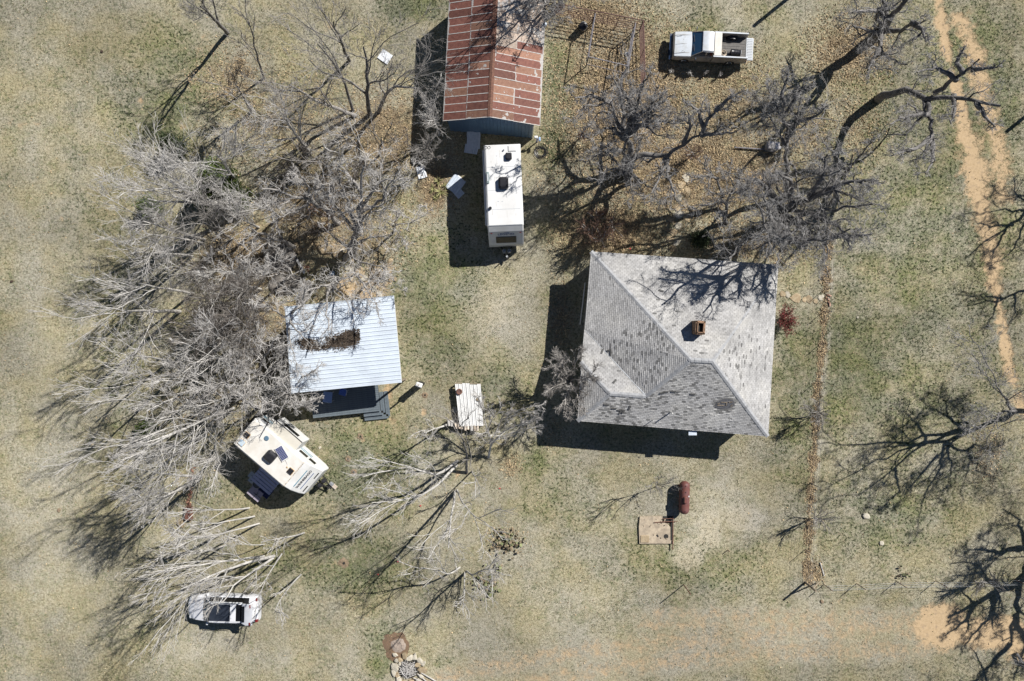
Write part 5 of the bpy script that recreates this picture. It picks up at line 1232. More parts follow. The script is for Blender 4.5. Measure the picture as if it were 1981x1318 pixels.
def build_tank():
    c = P(1324, 963, .7); t = thing('propane_tank', 'rust red propane tank lying on short legs beside a concrete slab', 'tank', (c.x, c.y, 0), math.radians(90 - 1.5))
    prof = []; Lh, r = 1.17, .36
    for a in np.linspace(0, math.pi / 2, 7): prof.append((max(.01, r * math.sin(a)), -Lh + r * (1 - math.cos(a)) * .8))
    prof += [(r, z) for z in np.linspace(-.8, .8, 5)]
    for a in np.linspace(math.pi / 2, 0, 7): prof.append((max(.01, r * math.sin(a)), Lh - r * (1 - math.cos(a)) * .8))
    m = MB(); m.lathe((0, 0, .68), prof, 24, 'X'); m.build('shell', M_tank, t, True)
    m = MB(); m.bbox((-.10, .02, 1.10), (.46, .22, .16), .04); m.build('valve_cover', M_tank, t)
    m = MB(); m.box((-.08, .13, 1.16), (.4, .03, .03)); m.build('cover_hinge', M_blackm, t)
    m = MB(); m.bbox((.15, -.24, .99), (.1, .08, .02), .006); m.build('white_tag', M_white, t)
    for x in (-.75, .75): m = MB(); m.box((x, 0, .18), (.1, .55, .36)); m.build('leg', M_rust, t)
    m = MB(); m.tube([(-.9, .37, .68), (.9, .37, .68)], .012, 5); m.build('seam', M_rust, t)
    for x in (-.9, .9, .45): m = MB(); m.lathe((x, 0, 1.03), [(.02, 0), (.03, .04), (.01, .05)], 8); m.build('fitting', M_blackm, t)
    # slab
    def pp(px, py, z=.14): return P(px, py, z)
    c = P(1269, 1026, 0); s = thing('concrete_slab', 'broken concrete well slab with a round hole', 'slab', c)
    q = [pp(*p) - c for p in ((1238, 1000), (1282, 999), (1281, 1010), (1291, 1014), (1297, 1020), (1297, 1046), (1303, 1047), (1304, 1052), (1237, 1052), (1236, 1020))]
    m = MB(); m.poly(q, .14); m.build('slab', M_conc, s)
    m = MB(); q2 = pp(1292, 1008) - c; m.box((q2.x + .03, q2.y + .06, .02), (.75, .5, .03)); q2 = pp(1300, 1030) - c; m.box((q2.x, q2.y, .022), (.2, 1.3, .03)); m.build('pit', M_blackm, s)
    q2 = pp(1288.5, 1038) - c; m = MB(); m.lathe((q2.x, q2.y, .118), [(.02, 0), (.17, 0), (.17, .03), (.02, .03)], 18); m.build('hole', M_blackm, s)
    q2 = pp(1247, 1043) - c; m = MB(); m.bbox((q2.x, q2.y, .16), (.62, .5, .05), .02); m.build('slab_patch', M_stone, s)
    r = random.Random(5)
    for i in range(14):
        q2 = pp(r.uniform(1242, 1290), r.uniform(1004, 1048)) - c; m = MB(); m.bbox((q2.x, q2.y, .15), (r.uniform(.06, .22), r.uniform(.05, .12), .03), .01, rz=r.uniform(0, 3)); m.build('chip', M_conc if i % 2 else M_blackm if i % 4 == 0 else M_wood, s)
    for (a, b_, rad, lab, nm) in (((1266, 1011), (1311, 1008.5), .028, 'thin rusty pipe lying across the top of the concrete slab', 'rusty_pipe'), ((1302, 998), (1301.5, 1064), .035, 'long dark pipe lying along the right edge of the concrete slab', 'rusty_pipe'), ((1282, 1004), (1302, 1003.5), .022, 'short red pipe over the pit of the concrete slab', 'rusty_pipe')):
        A, B = P(a[0], a[1], .22), P(b_[0], b_[1], .2); k = MB(); k.tube([(0, 0, 0), B - A], rad, 7); o = k.build(nm, M_rust); o.location = A; tag(o, lab, 'pipe', 'pipes lying on the concrete slab')
build_tank()

def wavy_sheet(px, py, w, l, rz, lab, m, z=.06, cat='metal sheet', group='loose metal sheets', crumple=0, ribs=6, tiltx=0.0):
    b = MB(); n = ribs * 6; rr = random.Random(int(px)); ny = 5; vs = []
    for j in range(ny + 1):
        for i in range(n + 1):
            x = -w / 2 + w * i / n; y = -l / 2 + l * j / ny
            zz = .02 * abs(math.sin(math.pi * ribs * i / n)) + crumple * (math.sin(x * 9 + y * 5) + math.sin(y * 11 - x * 3)) * .04 + .03 * (j / ny) * (1 if tiltx == 0 else tiltx)
            vs.append((x + (rr.uniform(-.01, .01)), y, zz))
    fs = [(j * (n + 1) + i, j * (n + 1) + i + 1, (j + 1) * (n + 1) + i + 1, (j + 1) * (n + 1) + i) for j in range(ny) for i in range(n)]
    b.add(vs, fs); o = b.build('metal_sheet', m, smooth=True); q = P(px, py, z); o.location = q; o.rotation_euler = (.02, .02, rz); tag(o, lab, cat, group)
wavy_sheet(745, 110, .85, .75, -.6, 'small white ribbed metal sheet lying in grass under bare branches left of the barn', M_bare, ribs=7)
wavy_sheet(815, 333.5, .62, .88, .3, 'crumpled pale metal sheet lying left of the yucca clump', M_galv if False else M_bare, crumple=1.1, ribs=4)
wavy_sheet(911.5, 289, .95, .62, -.15, 'lowest blue shaded roofing sheet of the pile in front of the barn', M_galv, .05)
wavy_sheet(916, 274, .95, 1.05, -.05, 'middle roofing sheet of the pile in front of the barn', M_galv, .12)
wavy_sheet(916, 260.5, .95, .38, -.05, 'short roofing sheet topmost against the blue barn wall', M_galv, .19)
wavy_sheet(884, 351, .8, .75, -.75 + 1.57, 'whitish corrugated sheet at the top of the pile beside the yucca', M_bare, .05)
wavy_sheet(881.5, 357, 1.0, 1.15, -.62, 'large blue corrugated sheet in the middle of the pile beside the yucca', M_galv, .13)
wavy_sheet(887, 373, .65, .6, -.85, 'small corrugated sheet lowest in the pile beside the yucca', M_galv, .06)

def post(px, py, h, lab, r=.035, m=M_rust, nm='fence_post', group=None, lean=(0, 0), cat='post'):
    k = MB(); k.tube([(0, 0, -.05), (lean[0], lean[1], h)], r, 7); o = k.build(nm, m); o.location = P(px, py, 0); tag(o, lab, cat, group)
# wire fences
def wire_fence(name, lab, pts, hs, h, m, postm, corner=None, r=.03, group=None):
    o = thing(name, lab, 'fence', P(*pts[0])); O = Vector(o.location)
    for i, p in enumerate(pts):
        q = P(*p) - O; k = MB(); k.tube([(q.x, q.y, -.05), (q.x + .02, q.y, h)], r, 6); k.build('post', postm, o)
    for z in hs:
        k = MB()
        for a, b in zip(pts[:-1], pts[1:]):
            a, b = P(*a) - O, P(*b) - O; mid = (a + b) / 2; k.tube([(a.x, a.y, z), (mid.x, mid.y, z - .04), (b.x, b.y, z)], .006, 4, False)
        k.build('wire', m, o)
    return o
wire_fence('wire_fence', 'long wire fence on thin posts over a strip of dead leaves right of the house', [(1600, 470), (1595, 560), (1592, 604), (1587, 666), (1580, 738), (1577, 800), (1573, 864), (1568, 935), (1562, 1005), (1558, 1063), (1557, 1125)], [.25, .6, .95, 1.25], 1.3, M_greypipe, M_greypipe, r=.022)
wire_fence('wire_fence', 'low wire fence with red metal posts across the bottom right pasture', [(1594, 1131), (1657, 1129), (1734, 1125), (1810, 1124), (1884, 1124), (1960, 1120), (2040, 1118)], [.35, .7, 1.0, 1.2], 1.25, M_lgrey, M_rustpipe, r=.03)
post(1558, 1127, 1.75, 'thick dark corner post where the two wire fences meet', .075, M_wood)
k = MB(); k.tube([(0, 0, 1.2), (.85, .05, .15)], .05, 6); o = k.build('brace_pole', M_wood); o.location = P(1559, 1127, 0); tag(o, 'sloping brace pole beside the dark corner post', 'pole')
k = MB(); k.tube([(0, 0, .06), (.28, -.95, .07)], .035, 6); o = k.build('fallen_pole', M_fabric); o.location = P(1586, 1088, 0); tag(o, 'pale short pole lying in the grass above the fence corner', 'pole')
k = MB(); k.tube([(0, 0, 0), (0, 0, 5.9)], .13, 10); o = k.build('utility_pole', M_wood); o.location = P(1600, -64, 0); tag(o, 'tall wooden utility pole whose shadow reaches the pickup yard', 'utility pole', None)
k = MB(); k.tube([(0, 0, 0), (0, 0, 4.5)], .13, 10); o = k.build('utility_pole', M_wood); o.location = P(2055, 168, 0); tag(o, 'wooden pole standing right of the sandy track', 'utility pole', None)
post(1322.5, 1131, 1.9, 'dark steel post with a long shadow below the concrete slab', .035)
post(1408, 1064, .45, 'short dark stake in the grass right of the concrete slab', .03)
# feeder-like post box near the porch
c = P(817, 741, 0); o = thing('meter_post', 'white capped meter box on a post beside the cabin porch', 'meter box', c, -.3)
m = MB(); m.box((0, 0, 1.3), (.09, .09, 2.6)); m.build('post', M_fabric, o)
m = MB(); m.bbox((0, .0, .95), (.42, .22, 1.3), .02); m.build('box', M_blackm, o)
m = MB(); m.bbox((0, -.04, 1.66), (.46, .32, .12), .04); m.build('cap', M_white, o)
for x in (-.08, .02, .12): m = MB(); m.tube([(x, -.16, 1.6), (x + .02, -.3, 1.2)], .012, 5); m.build('cable', M_white, o)
# pale box with a pipe under the oaks
c = P(1495, 283, .5); o = thing('utility_box', 'pale stone coloured box with a dark side standing left of an oak trunk', 'box', (c.x, c.y, 0), -.12)
m = MB(); m.bbox((0, 0, .28), (.86, .55, .55), .08); m.build('box', M_grey, o); m = MB(); m.bbox((.05, .03, .60), (.80, .52, .12), .05); m.build('lid', mat('pink_white_lid', (.66, .62, .62), (.58, .54, .54), 5, .6), o); m = MB(); m.bbox((.48, -.06, .5), (.22, .22, .14), .04); m.build('spout', M_white, o)
A, B = P(1421, 285.5, .12), P(1481, 289.5, .14); k = MB(); k.tube([(0, 0, 0), B - A], .05, 8); o = k.build('pipe', M_greypipe); o.location = A; tag(o, 'straight grey pipe lying on leaves left of the pale box', 'pipe')
# hydrant and hose
c = P(1039, 271, .5); o = thing('water_hydrant', 'small blue and white yard hydrant right of the barn corner', 'hydrant', (c.x, c.y, 0))
m = MB(); m.tube([(0, 0, 0), (0, 0, .95)], .045, 8); m.build('pipe', M_bluecl, o); m = MB(); m.bbox((-.1, .05, 1.0), (.26, .18, .14), .04); m.build('head', M_white, o); m = MB(); m.bbox((.16, -.05, .85), (.14, .28, .2), .04); m.build('handle', mat('pale_blue', (.3, .42, .6), None, rough=.5), o)
r = random.Random(1); m = MB()
for i in range(7): m.ring((r.uniform(-.05, .05), r.uniform(-.05, .05), .02 + i * .02), .36 + r.uniform(-.1, .12), .016, 26, 5)
m.tube([(.2, -.3, .03), (.45, -.1, .03), (.5, .3, .03), (.3, .6, .03)], .016, 6)
o = m.build('garden_hose', M_black); o.location = P(1046, 295, 0); tag(o, 'coiled black hose on the ground beside the blue and white hydrant', 'hose')

# firewood rack
def build_rack():
    z = .52; pts = [P(*p, z) for p in ((880, 743), (930, 744), (935.5, 824), (889, 825))]
    o_ = sum(pts, Vector()) / 4; o_.z = 0; t = thing('firewood_shelter', 'white ribbed metal sheet roof over a firewood rack', 'shelter', o_)
    A, B, C_, D = [p - o_ for p in pts]; n_ = 7; r = random.Random(3)
    for i in range(n_):
        a0, a1 = A.lerp(B, i / n_), A.lerp(B, (i + 1) / n_); d0, d1 = D.lerp(C_, i / n_), D.lerp(C_, (i + 1) / n_)
        off = [0, .0, .07, .07, -.02, -.02, .03][i]; e = (A - D).normalized() * off
        a0 = a0 + e; a1 = a1 + e; m = MB(); prof = [(0, .0), (.03, .035), (.12, .035), (.15, 0), (.5, 0), (.52, .01), (.58, .01), (.6, 0), (.985, 0)]; k = len(prof)
        m.add([a0.lerp(a1, q) + Vector((0, 0, zz + .004 * (i % 2))) for q, zz in prof] + [d0.lerp(d1, q) + Vector((0, 0, zz + .004 * (i % 2))) for q, zz in prof], [(j, j + 1, k + j + 1, k + j) for j in range(k - 1)]); m.build('roof_panel', mat('white_ribbed_sheet', (.66, .66, .65), (.60, .60, .59), 3, .45), t)
    for q in (A, B, C_, D):
        q = q * .96; m = MB(); m.box((q.x, q.y, z / 2 - .02), (.08, .08, z - .05)); m.build('post', M_wood, t)
    for (a, b) in ((D, C_), (A, B)):
        m = MB(); m.tube([(a.x * .98, a.y * 1.03, .42), (b.x * .98, b.y * 1.03, .42)], .03, 6); m.build('rail', M_wood, t)
    # cut logs stacked: ends show at the bottom side
    ends = [(868, 823), (874, 824), (881, 827), (888, 829), (894, 829), (900, 831), (906, 831), (912, 831), (918, 833), (924, 832)]
    for i, (px, py) in enumerate(ends):
        for lv in range(3):
            zc = .07 + lv * .17; q = P(px, py, .7); L = .42; rr = r.uniform(.085, .115); x0 = q.x + r.uniform(-.04, .04) - lv * .02
            k = MB(); k.tint = r.uniform(.2, .9); k.lathe((0, 0, 0), [(rr * .2, -L / 2), (rr, -L / 2), (rr * r.uniform(.9, 1.05), L / 2), (rr * .2, L / 2)], 7, 'Y'); o = k.build('firewood_log', M_log if r.random() < .7 else M_bark_pale)
            o.location = (x0, q.y + r.uniform(-.03, .08) + .1, zc + rr * .3); o.rotation_euler = (r.uniform(-.05, .05), r.uniform(0, 3), r.uniform(-.15, .15))
            tag(o, ['bottom', 'middle', 'top'][lv] + ' layer firewood log, ' + ['first', 'second', 'third', 'fourth', 'fifth', 'sixth', 'seventh', 'eighth', 'ninth', 'tenth'][i] + ' from the left of the stack below the white roof', 'log', 'firewood logs stacked at the bottom end of the shelter')
    c = P(888.5, 758, z + .06); o = thing('wheel_rim', 'rusty wheel rim lying on the corner of the white firewood roof', 'wheel rim', c)
    m = MB(); m.ring((0, 0, .05), .17, .05, 20, 8); m.build('rim', M_rust, o, True); m = MB(); m.lathe((0, 0, .02), [(.05, 0), (.13, .02), (.13, .05), (.05, .03)], 14); m.build('hub', M_rustpipe, o)
    m = MB(); m.lathe((0, 0, .012), [(.01, 0), (.05, 0), (.05, .03), (.01, .03)], 10); m.build('hub_hole', M_blackm, o)
    o = rock(924, 773, .13, .1, .06, M_stone, 'small brown stone lying on the white firewood roof', z + .03)
    o = rock(881.5, 793, .26, .26, .2, M_palestone, 'pale stone on the ground against the left side of the firewood shelter')
def rock(px, py, sx, sy, sz, m, lab, z=0, seed=None, nm='stone', cat='stone', group=None):
    r = np.random.default_rng(seed or int(px * 7 + py)); n = 9; b = MB(); b.tint = float(r.uniform(.1, .9)); secs = []
    rad = 1 + r.uniform(-.22, .18, n)
    for (f, zz) in ((.85, -.03), (1, .45 * sz), (.9, .85 * sz), (.55, sz)):
        secs.append([(sx * f * rad[i] * math.cos(i * 2 * math.pi / n) + r.normal(0, .02) * sx, sy * f * rad[i] * math.sin(i * 2 * math.pi / n) + r.normal(0, .02) * sy, zz + r.normal(0, .04) * sz) for i in range(n)])
    b.loft(secs); o = b.build(nm, m); o.location = P(px, py, z); o.rotation_euler = (0, 0, float(r.uniform(0, 3))); tag(o, lab, cat, group); return o
build_rack()
# stepping stones
for i, (px, py, s) in enumerate(((1327, 345, .3), (1318, 358, .3), (1330, 368, .26), (1313, 382, .32), (1325, 392, .3), (1310, 402, .28), (1314, 415, .34), (1329, 421, .3), (1300, 425, .28), (1312, 437, .3), (1303, 450, .3), (1296, 463, .3), (1309, 470, .26), (1303, 482, .28))):
    rock(px, py, s, s * .85, .05, M_stone if i % 3 else M_palestone, 'stepping stone number %s from the top of the leafy path above the house' % ['one', 'two', 'three', 'four', 'five', 'six', 'seven', 'eight', 'nine', 'ten', 'eleven', 'twelve', 'thirteen', 'fourteen'][i], seed=i + 40, nm='stepping_stone', cat='stepping stone', group='stepping stones of the path above the house')
for i, (px, py, sx, sy, lab, mm) in enumerate(((1514, 569, .24, .22, 'small yellow stepping stone beside the house eave, leftmost of the side path', M_stone), (1524, 570, .24, .18, 'small whitish stepping stone second from the house in the side path', M_palestone), (1540, 577, .44, .4, 'largest square tan stepping stone of the side path', M_stone),
                       (1556, 580, .2, .2, 'small tan stepping stone right after the largest one', M_stone), (1564, 579, .24, .34, 'upright oval tan stepping stone in the middle of the side path', M_stone), (1577, 583, .18, .18, 'small faint stepping stone before the leaf strip', M_stone), (1588, 576, .22, .22, 'round olive stepping stone beside the wire fence', M_palestone))):
    rock(px, py, sx, sy, .05, mm, lab, seed=i + 90, nm='stepping_stone', cat='stepping stone', group='stepping stones from the house side to the fence')
for i, (px, py, a) in enumerate(((1601, 571, .5), (1605, 572, .5), (1599, 577, .6), (1602, 579, .6), (1603, 585, .9), (1605, 590, 1.5))):
    k = MB(); k.tint = .3 + .1 * i; k.bbox((0, 0, .05), (.22, .1, .07), .008); o = k.build('brick', M_brick if i % 2 == 0 else mat('pale_pink_brick', (.50, .32, .24), (.42, .26, .2), 9, .9)); o.location = P(px, py, 0); o.rotation_euler = (0, 0, -a); tag(o, ['topmost left loose brick', 'topmost right loose brick', 'second loose brick down', 'third loose brick down', 'fourth loose brick down', 'lowest loose brick'][i] + ' of the small pile by the wire fence', 'brick', 'loose bricks by the wire fence')
# flat rocks and slabs by the cabin
r = random.Random(12)
for i, (px, py, s, m, lab) in enumerate(((671, 518, .26, M_palestone, 'first pale square paver above the cabin roof, nearest the oak trunk shadow'), (681, 524, .27, M_palestone, 'second pale square paver in the row above the cabin roof'), (693, 531, .26, M_palestone, 'third pale square paver in the row above the cabin roof'), (704, 539, .27, M_palestone, 'fourth pale square paver in the row above the cabin roof'), (724, 559, .26, M_palestone, 'fifth pale paver close to the cabin roof'), (734, 569, .24, M_palestone, 'last pale paver touching the cabin roof edge'))):
    rock(px, py, s, s * .8, .07, m, lab, nm='paver', cat='paver', group='pale pavers above the cabin')
for i in range(34):
    px, py = r.uniform(655, 765), r.uniform(505, 575)
    if py > 572 - (px - 655) * .02: continue
    rock(px, py, r.uniform(.12, .34), r.uniform(.1, .28), r.uniform(.04, .12), M_stone, 'tan rough stone on the bare slope above the cabin roof', nm='rough_stone', group='tan rough stones above the cabin')
for (px, py, sx, sy, lab) in ((560, 550, 1.5, .8, 'broad dark flat rock ledge left of the cabin roof corner'), (548, 500, 1.3, 1.0, 'broad dark flat rock ledge under the grey crown up left of the cabin'), (590, 566, .9, .5, 'dark rock ledge just above the cabin roof corner'), (575, 480, .5, .35, 'pinkish rubble heap beside the white board'), (632, 480, .7, .5, 'sunlit tan ledge above the long shadow near the cabin'), (655, 487, .5, .4, 'small sunlit tan ledge beside the oak base near the cabin')):
    rock(px, py, sx, sy, .22, M_rock if 'dark' in lab else M_stone, lab, nm='rock_ledge', cat='rock')
A, B = P(574, 502, .2), P(589, 529, .25); k = MB(); d = B - A; k.box(tuple(d / 2), (d.length, .16, .03), rz=math.atan2(d.y, d.x)); o = k.build('white_board', M_white); o.location = A; tag(o, 'white painted board lying among the rocks left of the cabin path', 'board')
o = MB(); o.lathe((0, 0, 0), [(.02, 0), (.18, .0), (.22, .1), (.16, .26), (.02, .3)], 14); o = o.build('blue_jug', mat('steel_blue', (.14, .20, .30), (.2, .27, .38), 5, .4)); o.location = P(643, 530, 0); tag(o, 'dark blue round jug lying among pavers above the cabin', 'jug')
for i in range(5):
    k = MB(); k.tint = .5; k.bbox((0, 0, .04), (.2, .09, .06), .008); o = k.build('brick', M_brick); o.location = P(593 + r.uniform(-6, 8), 520 + r.uniform(-7, 9), .0); o.rotation_euler = (0, 0, r.uniform(0, 3)); tag(o, 'loose pinkish brick beside the white painted board', 'brick', 'loose bricks near the white board')
# rusty trough and iron scraps on the left
c = P(363.5, 994, .3); o = thing('rusty_trough', 'rusty brown metal trough beside a pale stone at the lower left', 'trough', (c.x, c.y, 0), -.02)
m = MB(); m.box((0, 0, .15), (.36, .84, .26)); m.build('box', mat('rust_lid', (.19, .09, .065), (.25, .12, .09), 5, .7), o)
for (x, y, sx, sy) in ((0, .44, .42, .05), (0, -.44, .42, .05), (-.2, 0, .05, .92), (.2, 0, .05, .92)): m = MB(); m.box((x, y, .17), (sx, sy, .34)); m.build('rim', M_rust, o)
for i in range(18):
    t_ = i / 17; px, py = 374 - 10 * t_ + r.uniform(-3, 3), 905 + 80 * t_; rock(px, py, r.uniform(.08, .2), r.uniform(.06, .14), r.uniform(.06, .14), M_brick if r.random() < .6 else M_rust, 'rust red rubble piece in the line above the rusty trough', nm='rubble', cat='rubble', group='rust red rubble in a line above the trough')
rock(351, 1012, .32, .26, .18, M_stone, 'tan stone just below left of the rusty trough')
# isolated stones
for (px, py, s, lab) in ((1676, 998, .28, 'yellowish stone lying in the right pasture below the tree shadow'), (1705, 1051, .2, 'small round yellow stone in the right pasture'), (1590, 1164, .14, 'little orange clod below the fence corner'), (23, 545, .12, 'dark clod at the left edge of the field'), (197, 100, .12, 'dark brown dung clod in the upper left field'), (1659, 614, .1, 'small white stone in the pasture right of the fence'), (114, 987, .15, 'whitish stone in the lower left field'), (619, 866, .12, 'pale flat stone right of the short camper')):
    rock(px, py, s, s * .85, s * .5, M_palestone if 'white' in lab or 'yellow' in lab or 'pale' in lab else (M_darksoil if 'dark' in lab else M_sandp), lab)
# dug holes
for (px, py, s, lab) in ((697, 845, .2, 'dug red earth mound with dark hole, uppermost between camper and firewood'), (673, 888, .16, 'small red earth mound in the middle row between camper and firewood'), (684, 914, .2, 'lowest dug red earth mound right of the camper'), (665, 1090, .28, 'dug red earth heap at the end of the long branch shadow'), (822, 765, .17, 'dark gopher hole beside the meter post shadow')):
    b = MB(); rr = random.Random(int(px)); n = 12
    b.loft([[(s * 1.6 * math.cos(i * 6.283 / n) * rr.uniform(.8, 1.1), s * 1.6 * math.sin(i * 6.283 / n) * rr.uniform(.8, 1.1), -.01) for i in range(n)], [(s * .8 * math.cos(i * 6.283 / n) * rr.uniform(.6, 1.2), s * .8 * math.sin(i * 6.283 / n) * rr.uniform(.6, 1.2), rr.uniform(.01, .07)) for i in range(n)], [(s * .45 * math.cos(i * 6.283 / n), s * .45 * math.sin(i * 6.283 / n), .03) for i in range(n)], [(s * .4 * math.cos(i * 6.283 / n), s * .4 * math.sin(i * 6.283 / n), -.0) for i in range(n)]])
    t = thing('earth_mound', lab, 'mound', P(px, py, .0)); b.build('rim', M_sandp, t); k = MB(); k.lathe((0, 0, .005), [(.02, 0), (s * .34, 0), (s * .3, .035), (.02, .035)], 7); k.build('hole', M_blackm, t)
for (px, py, lab) in ((812, 977.5, 'red scrap in the grass below the pale leaning branches'), (768, 1085, 'red scrap lying between the long dark branch shadows'), (730, 1110, 'red scrap lowest and leftmost in the grass'), (965, 944, 'red scrap nearest the prickly pear'), (1217, 481, 'red scrap beside the house roof corner')):
    k = MB(); k.tube([(0, 0, 0), (0, 0, .12)], .008, 5); k.add([(0, 0, .12), (.13, .03, .10), (.1, -.1, .07), (0, 0, .05)], [(0, 1, 2, 3)]); o = k.build('red_marker_flag', mat('red_plastic', (.55, .05, .06), None, rough=.5)); o.location = P(px, py, 0); tag(o, lab, 'marker flag', 'red scraps in the yard')
# fire ring
def build_fire():
    c = P(790, 1293, 0); r = random.Random(6)
    st = [(765, 1266, .2), (774, 1276, .24), (783, 1268, .3), (793, 1272, .27), (803, 1271, .24), (812, 1277, .28), (818, 1283, .2), (809, 1285, .24), (803, 1265, .12), (817, 1296, .34), (815, 1308, .2), (774, 1283, .16), (765, 1290, .38), (763, 1301, .28), (768, 1305, .24), (772, 1315, .3), (780, 1322, .3), (795, 1320, .28), (808, 1318, .26), (768, 1277, .2), (822, 1281, .12)]
    for i, (px, py, s) in enumerate(st):
        rock(px, py, s, s * .75, .16, M_stone if i in (1, 2, 7, 9, 14, 16, 17) else M_palestone, ('small ' if s < .22 else '') + ('tan' if i in (1, 2, 7, 9, 14, 16, 17) else 'cream') + ' stone of the fire ring, ' + ['at the very top left', 'at the top left, second', 'broad, upper left of the top', 'at the top centre', 'at the top, right of centre', 'at the upper right', 'outermost at the upper right', 'inside the upper right', 'loose above the top', 'tallest, at the right', 'lower right', 'inner left top', 'widest, at the left', 'left, below the widest', 'left, inner lower', 'lower left', 'cut by the bottom edge, left', 'cut by the bottom edge, centre', 'cut by the bottom edge, right', 'touching the burn scar', 'loose at the right'][i], nm='fire_ring_stone', group='stones of the fire ring')
    b = MB(); b.lathe((0, 0, 0), [(.02, .02), (.72, .02), (.75, .0)], 20); o = b.build('ash_bed', M_blackm); o.location = c; o['kind'] = 'stuff'; o['label'] = 'black ash under the stick pile'
    k = MB(); 
    t = thing('stick_pile', 'heap of grey cut sticks inside the stone fire ring', 'stick pile', c)
    for i in range(70):
        a = r.uniform(0, 6.283); R_ = r.uniform(.3, .72); x0, y0 = R_ * math.cos(a), R_ * math.sin(a); b2 = a + math.pi + r.gauss(0, .5); L = r.uniform(.4, 1.0); z = r.uniform(.05, .2)
        k = MB(); k.tint = r.random(); k.tube([(x0, y0, z), (x0 + L * .5 * math.cos(b2), y0 + L * .5 * math.sin(b2), z + .2), (x0 + L * math.cos(b2 + .15), y0 + L * math.sin(b2 + .15), z + .22)], [.018, .015, .009], 5); k.build('stick', M_twig_pale, t)
    for (a, b_) in (((808, 1304), (838, 1330)), ((815, 1302), (850, 1322)), ((800, 1312), (835, 1326))):
        A, B = P(a[0], a[1], .15), P(b_[0], b_[1], .06); k = MB(); k.tube([(0, 0, 0), B - A], [.035, .05], 6); o = k.build('long_branch', M_bark_pale); o.location = A; tag(o, {808: 'lower', 815: 'upper', 800: 'leftmost'}[a[0]] + ' of the long pale branches leaning out of the fire ring', 'branch', 'long branches leaning out of the fire ring')
    # burn scar
    b = MB(); n = 22; rr = [1.0 + r.uniform(-.12, .12) for _ in range(n)]
    b.loft([[(.98 * rr[i] * math.cos(i * 6.283 / n), 1.02 * rr[i] * math.sin(i * 6.283 / n), .006) for i in range(n)], [(.62 * rr[i] * math.cos(i * 6.283 / n), .62 * rr[i] * math.sin(i * 6.283 / n), .03) for i in range(n)]]); o = b.build('burn_scar', M_burnt); o.location = P(766, 1250, 0); o['kind'] = 'structure'; o['label'] = 'round brown burn scar above the fire ring'
    b = MB(); b.loft([[(.55 * rr[i] * math.cos(i * 6.283 / n), .5 * rr[(i + 5) % n] * math.sin(i * 6.283 / n), .03) for i in range(n)], [(.3 * rr[i] * math.cos(i * 6.283 / n), .25 * rr[i] * math.sin(i * 6.283 / n), .09 + r.uniform(-.02, .02)) for i in range(n)]]); o = b.build('ash_heap', M_ash); o.location = P(771, 1249, 0); tag(o, 'pale ash heap in the middle of the round burn scar', 'ash heap')
build_fire()

# yuccas and prickly pears
def yucca(px, py, s, lab, seed):
    r = random.Random(seed); t = thing('yucca', lab, 'yucca plant', P(px, py, 0), 0, 'yuccas between the metal sheets')
    for i in range(26):
        a = r.uniform(0, 6.283); el = r.uniform(.15, 1.25); L = s * r.uniform(.7, 1.1); dx, dy, dz = math.cos(a) * math.cos(el), math.sin(a) * math.cos(el), math.sin(el)
        w_ = .022; k = MB(); k.tint = r.random(); sx, sy = -math.sin(a) * w_, math.cos(a) * w_
        p1 = Vector((dx, dy, dz)) * L * .5 + Vector((0, 0, .03)); p2 = Vector((dx, dy, dz * .8)) * L
        k.add([(sx, sy, .05), (-sx, -sy, .05), p1 + Vector((-sx, -sy, 0)), p1 + Vector((sx, sy, 0)), p2], [(0, 1, 2, 3), (3, 2, 4)]); k.build('leaf', M_yucca, t)
yucca(848, 352, .5, 'upper yucca rosette of the clump left of the metal sheet pile', 1); yucca(853, 372, .7, 'largest spiky yucca of the clump, lowest left of the sheet pile', 2); yucca(838, 366, .45, 'left yucca rosette of the clump near the crumpled sheet', 3); yucca(862, 361, .4, 'small yucca nearest the blue metal sheets', 4); yucca(843, 382, .4, 'lowest left yucca rosette of the clump', 5)
def pear(px, py, lab, n, rx, ry, seed, dry):
    r = random.Random(seed); t = thing('prickly_pear', lab, 'cactus', P(px, py, 0))
    for i in range(n):
        x, y = r.gauss(0, rx), r.gauss(0, ry); s = r.uniform(.07, .14); tl = r.uniform(.1, 1.2); M_ = Matrix.Translation((x, y, r.uniform(.08, .3))) @ Matrix.Rotation(r.uniform(0, 6.28), 4, 'Z') @ Matrix.Rotation(tl, 4, 'X')
        k = MB(M_); k.tint = r.random(); m_ = 10
        k.loft([[(s * .8 * f * math.cos(j * 6.283 / m_), s * f * math.sin(j * 6.283 / m_), z) for j in range(m_)] for f, z in ((.8, -.018), (1, 0), (.8, .018))]); k.build('pad', M_cactusd if r.random() < dry else M_cactus, t)
pear(980, 1045, 'brownish prickly pear patch with dried pads, the upper of two', 130, .5, .42, 3, .6)
pear(940, 1130, 'greener prickly pear patch under the pale bare branches, the lower of two', 90, .5, .42, 4, .3)
pear(1745, 1108, 'small dark prickly pear clump just above the red post fence', 14, .2, .2, 5, .5)
pear(965, 1098, 'tiny prickly pear between the two larger patches', 10, .12, .15, 6, .3)
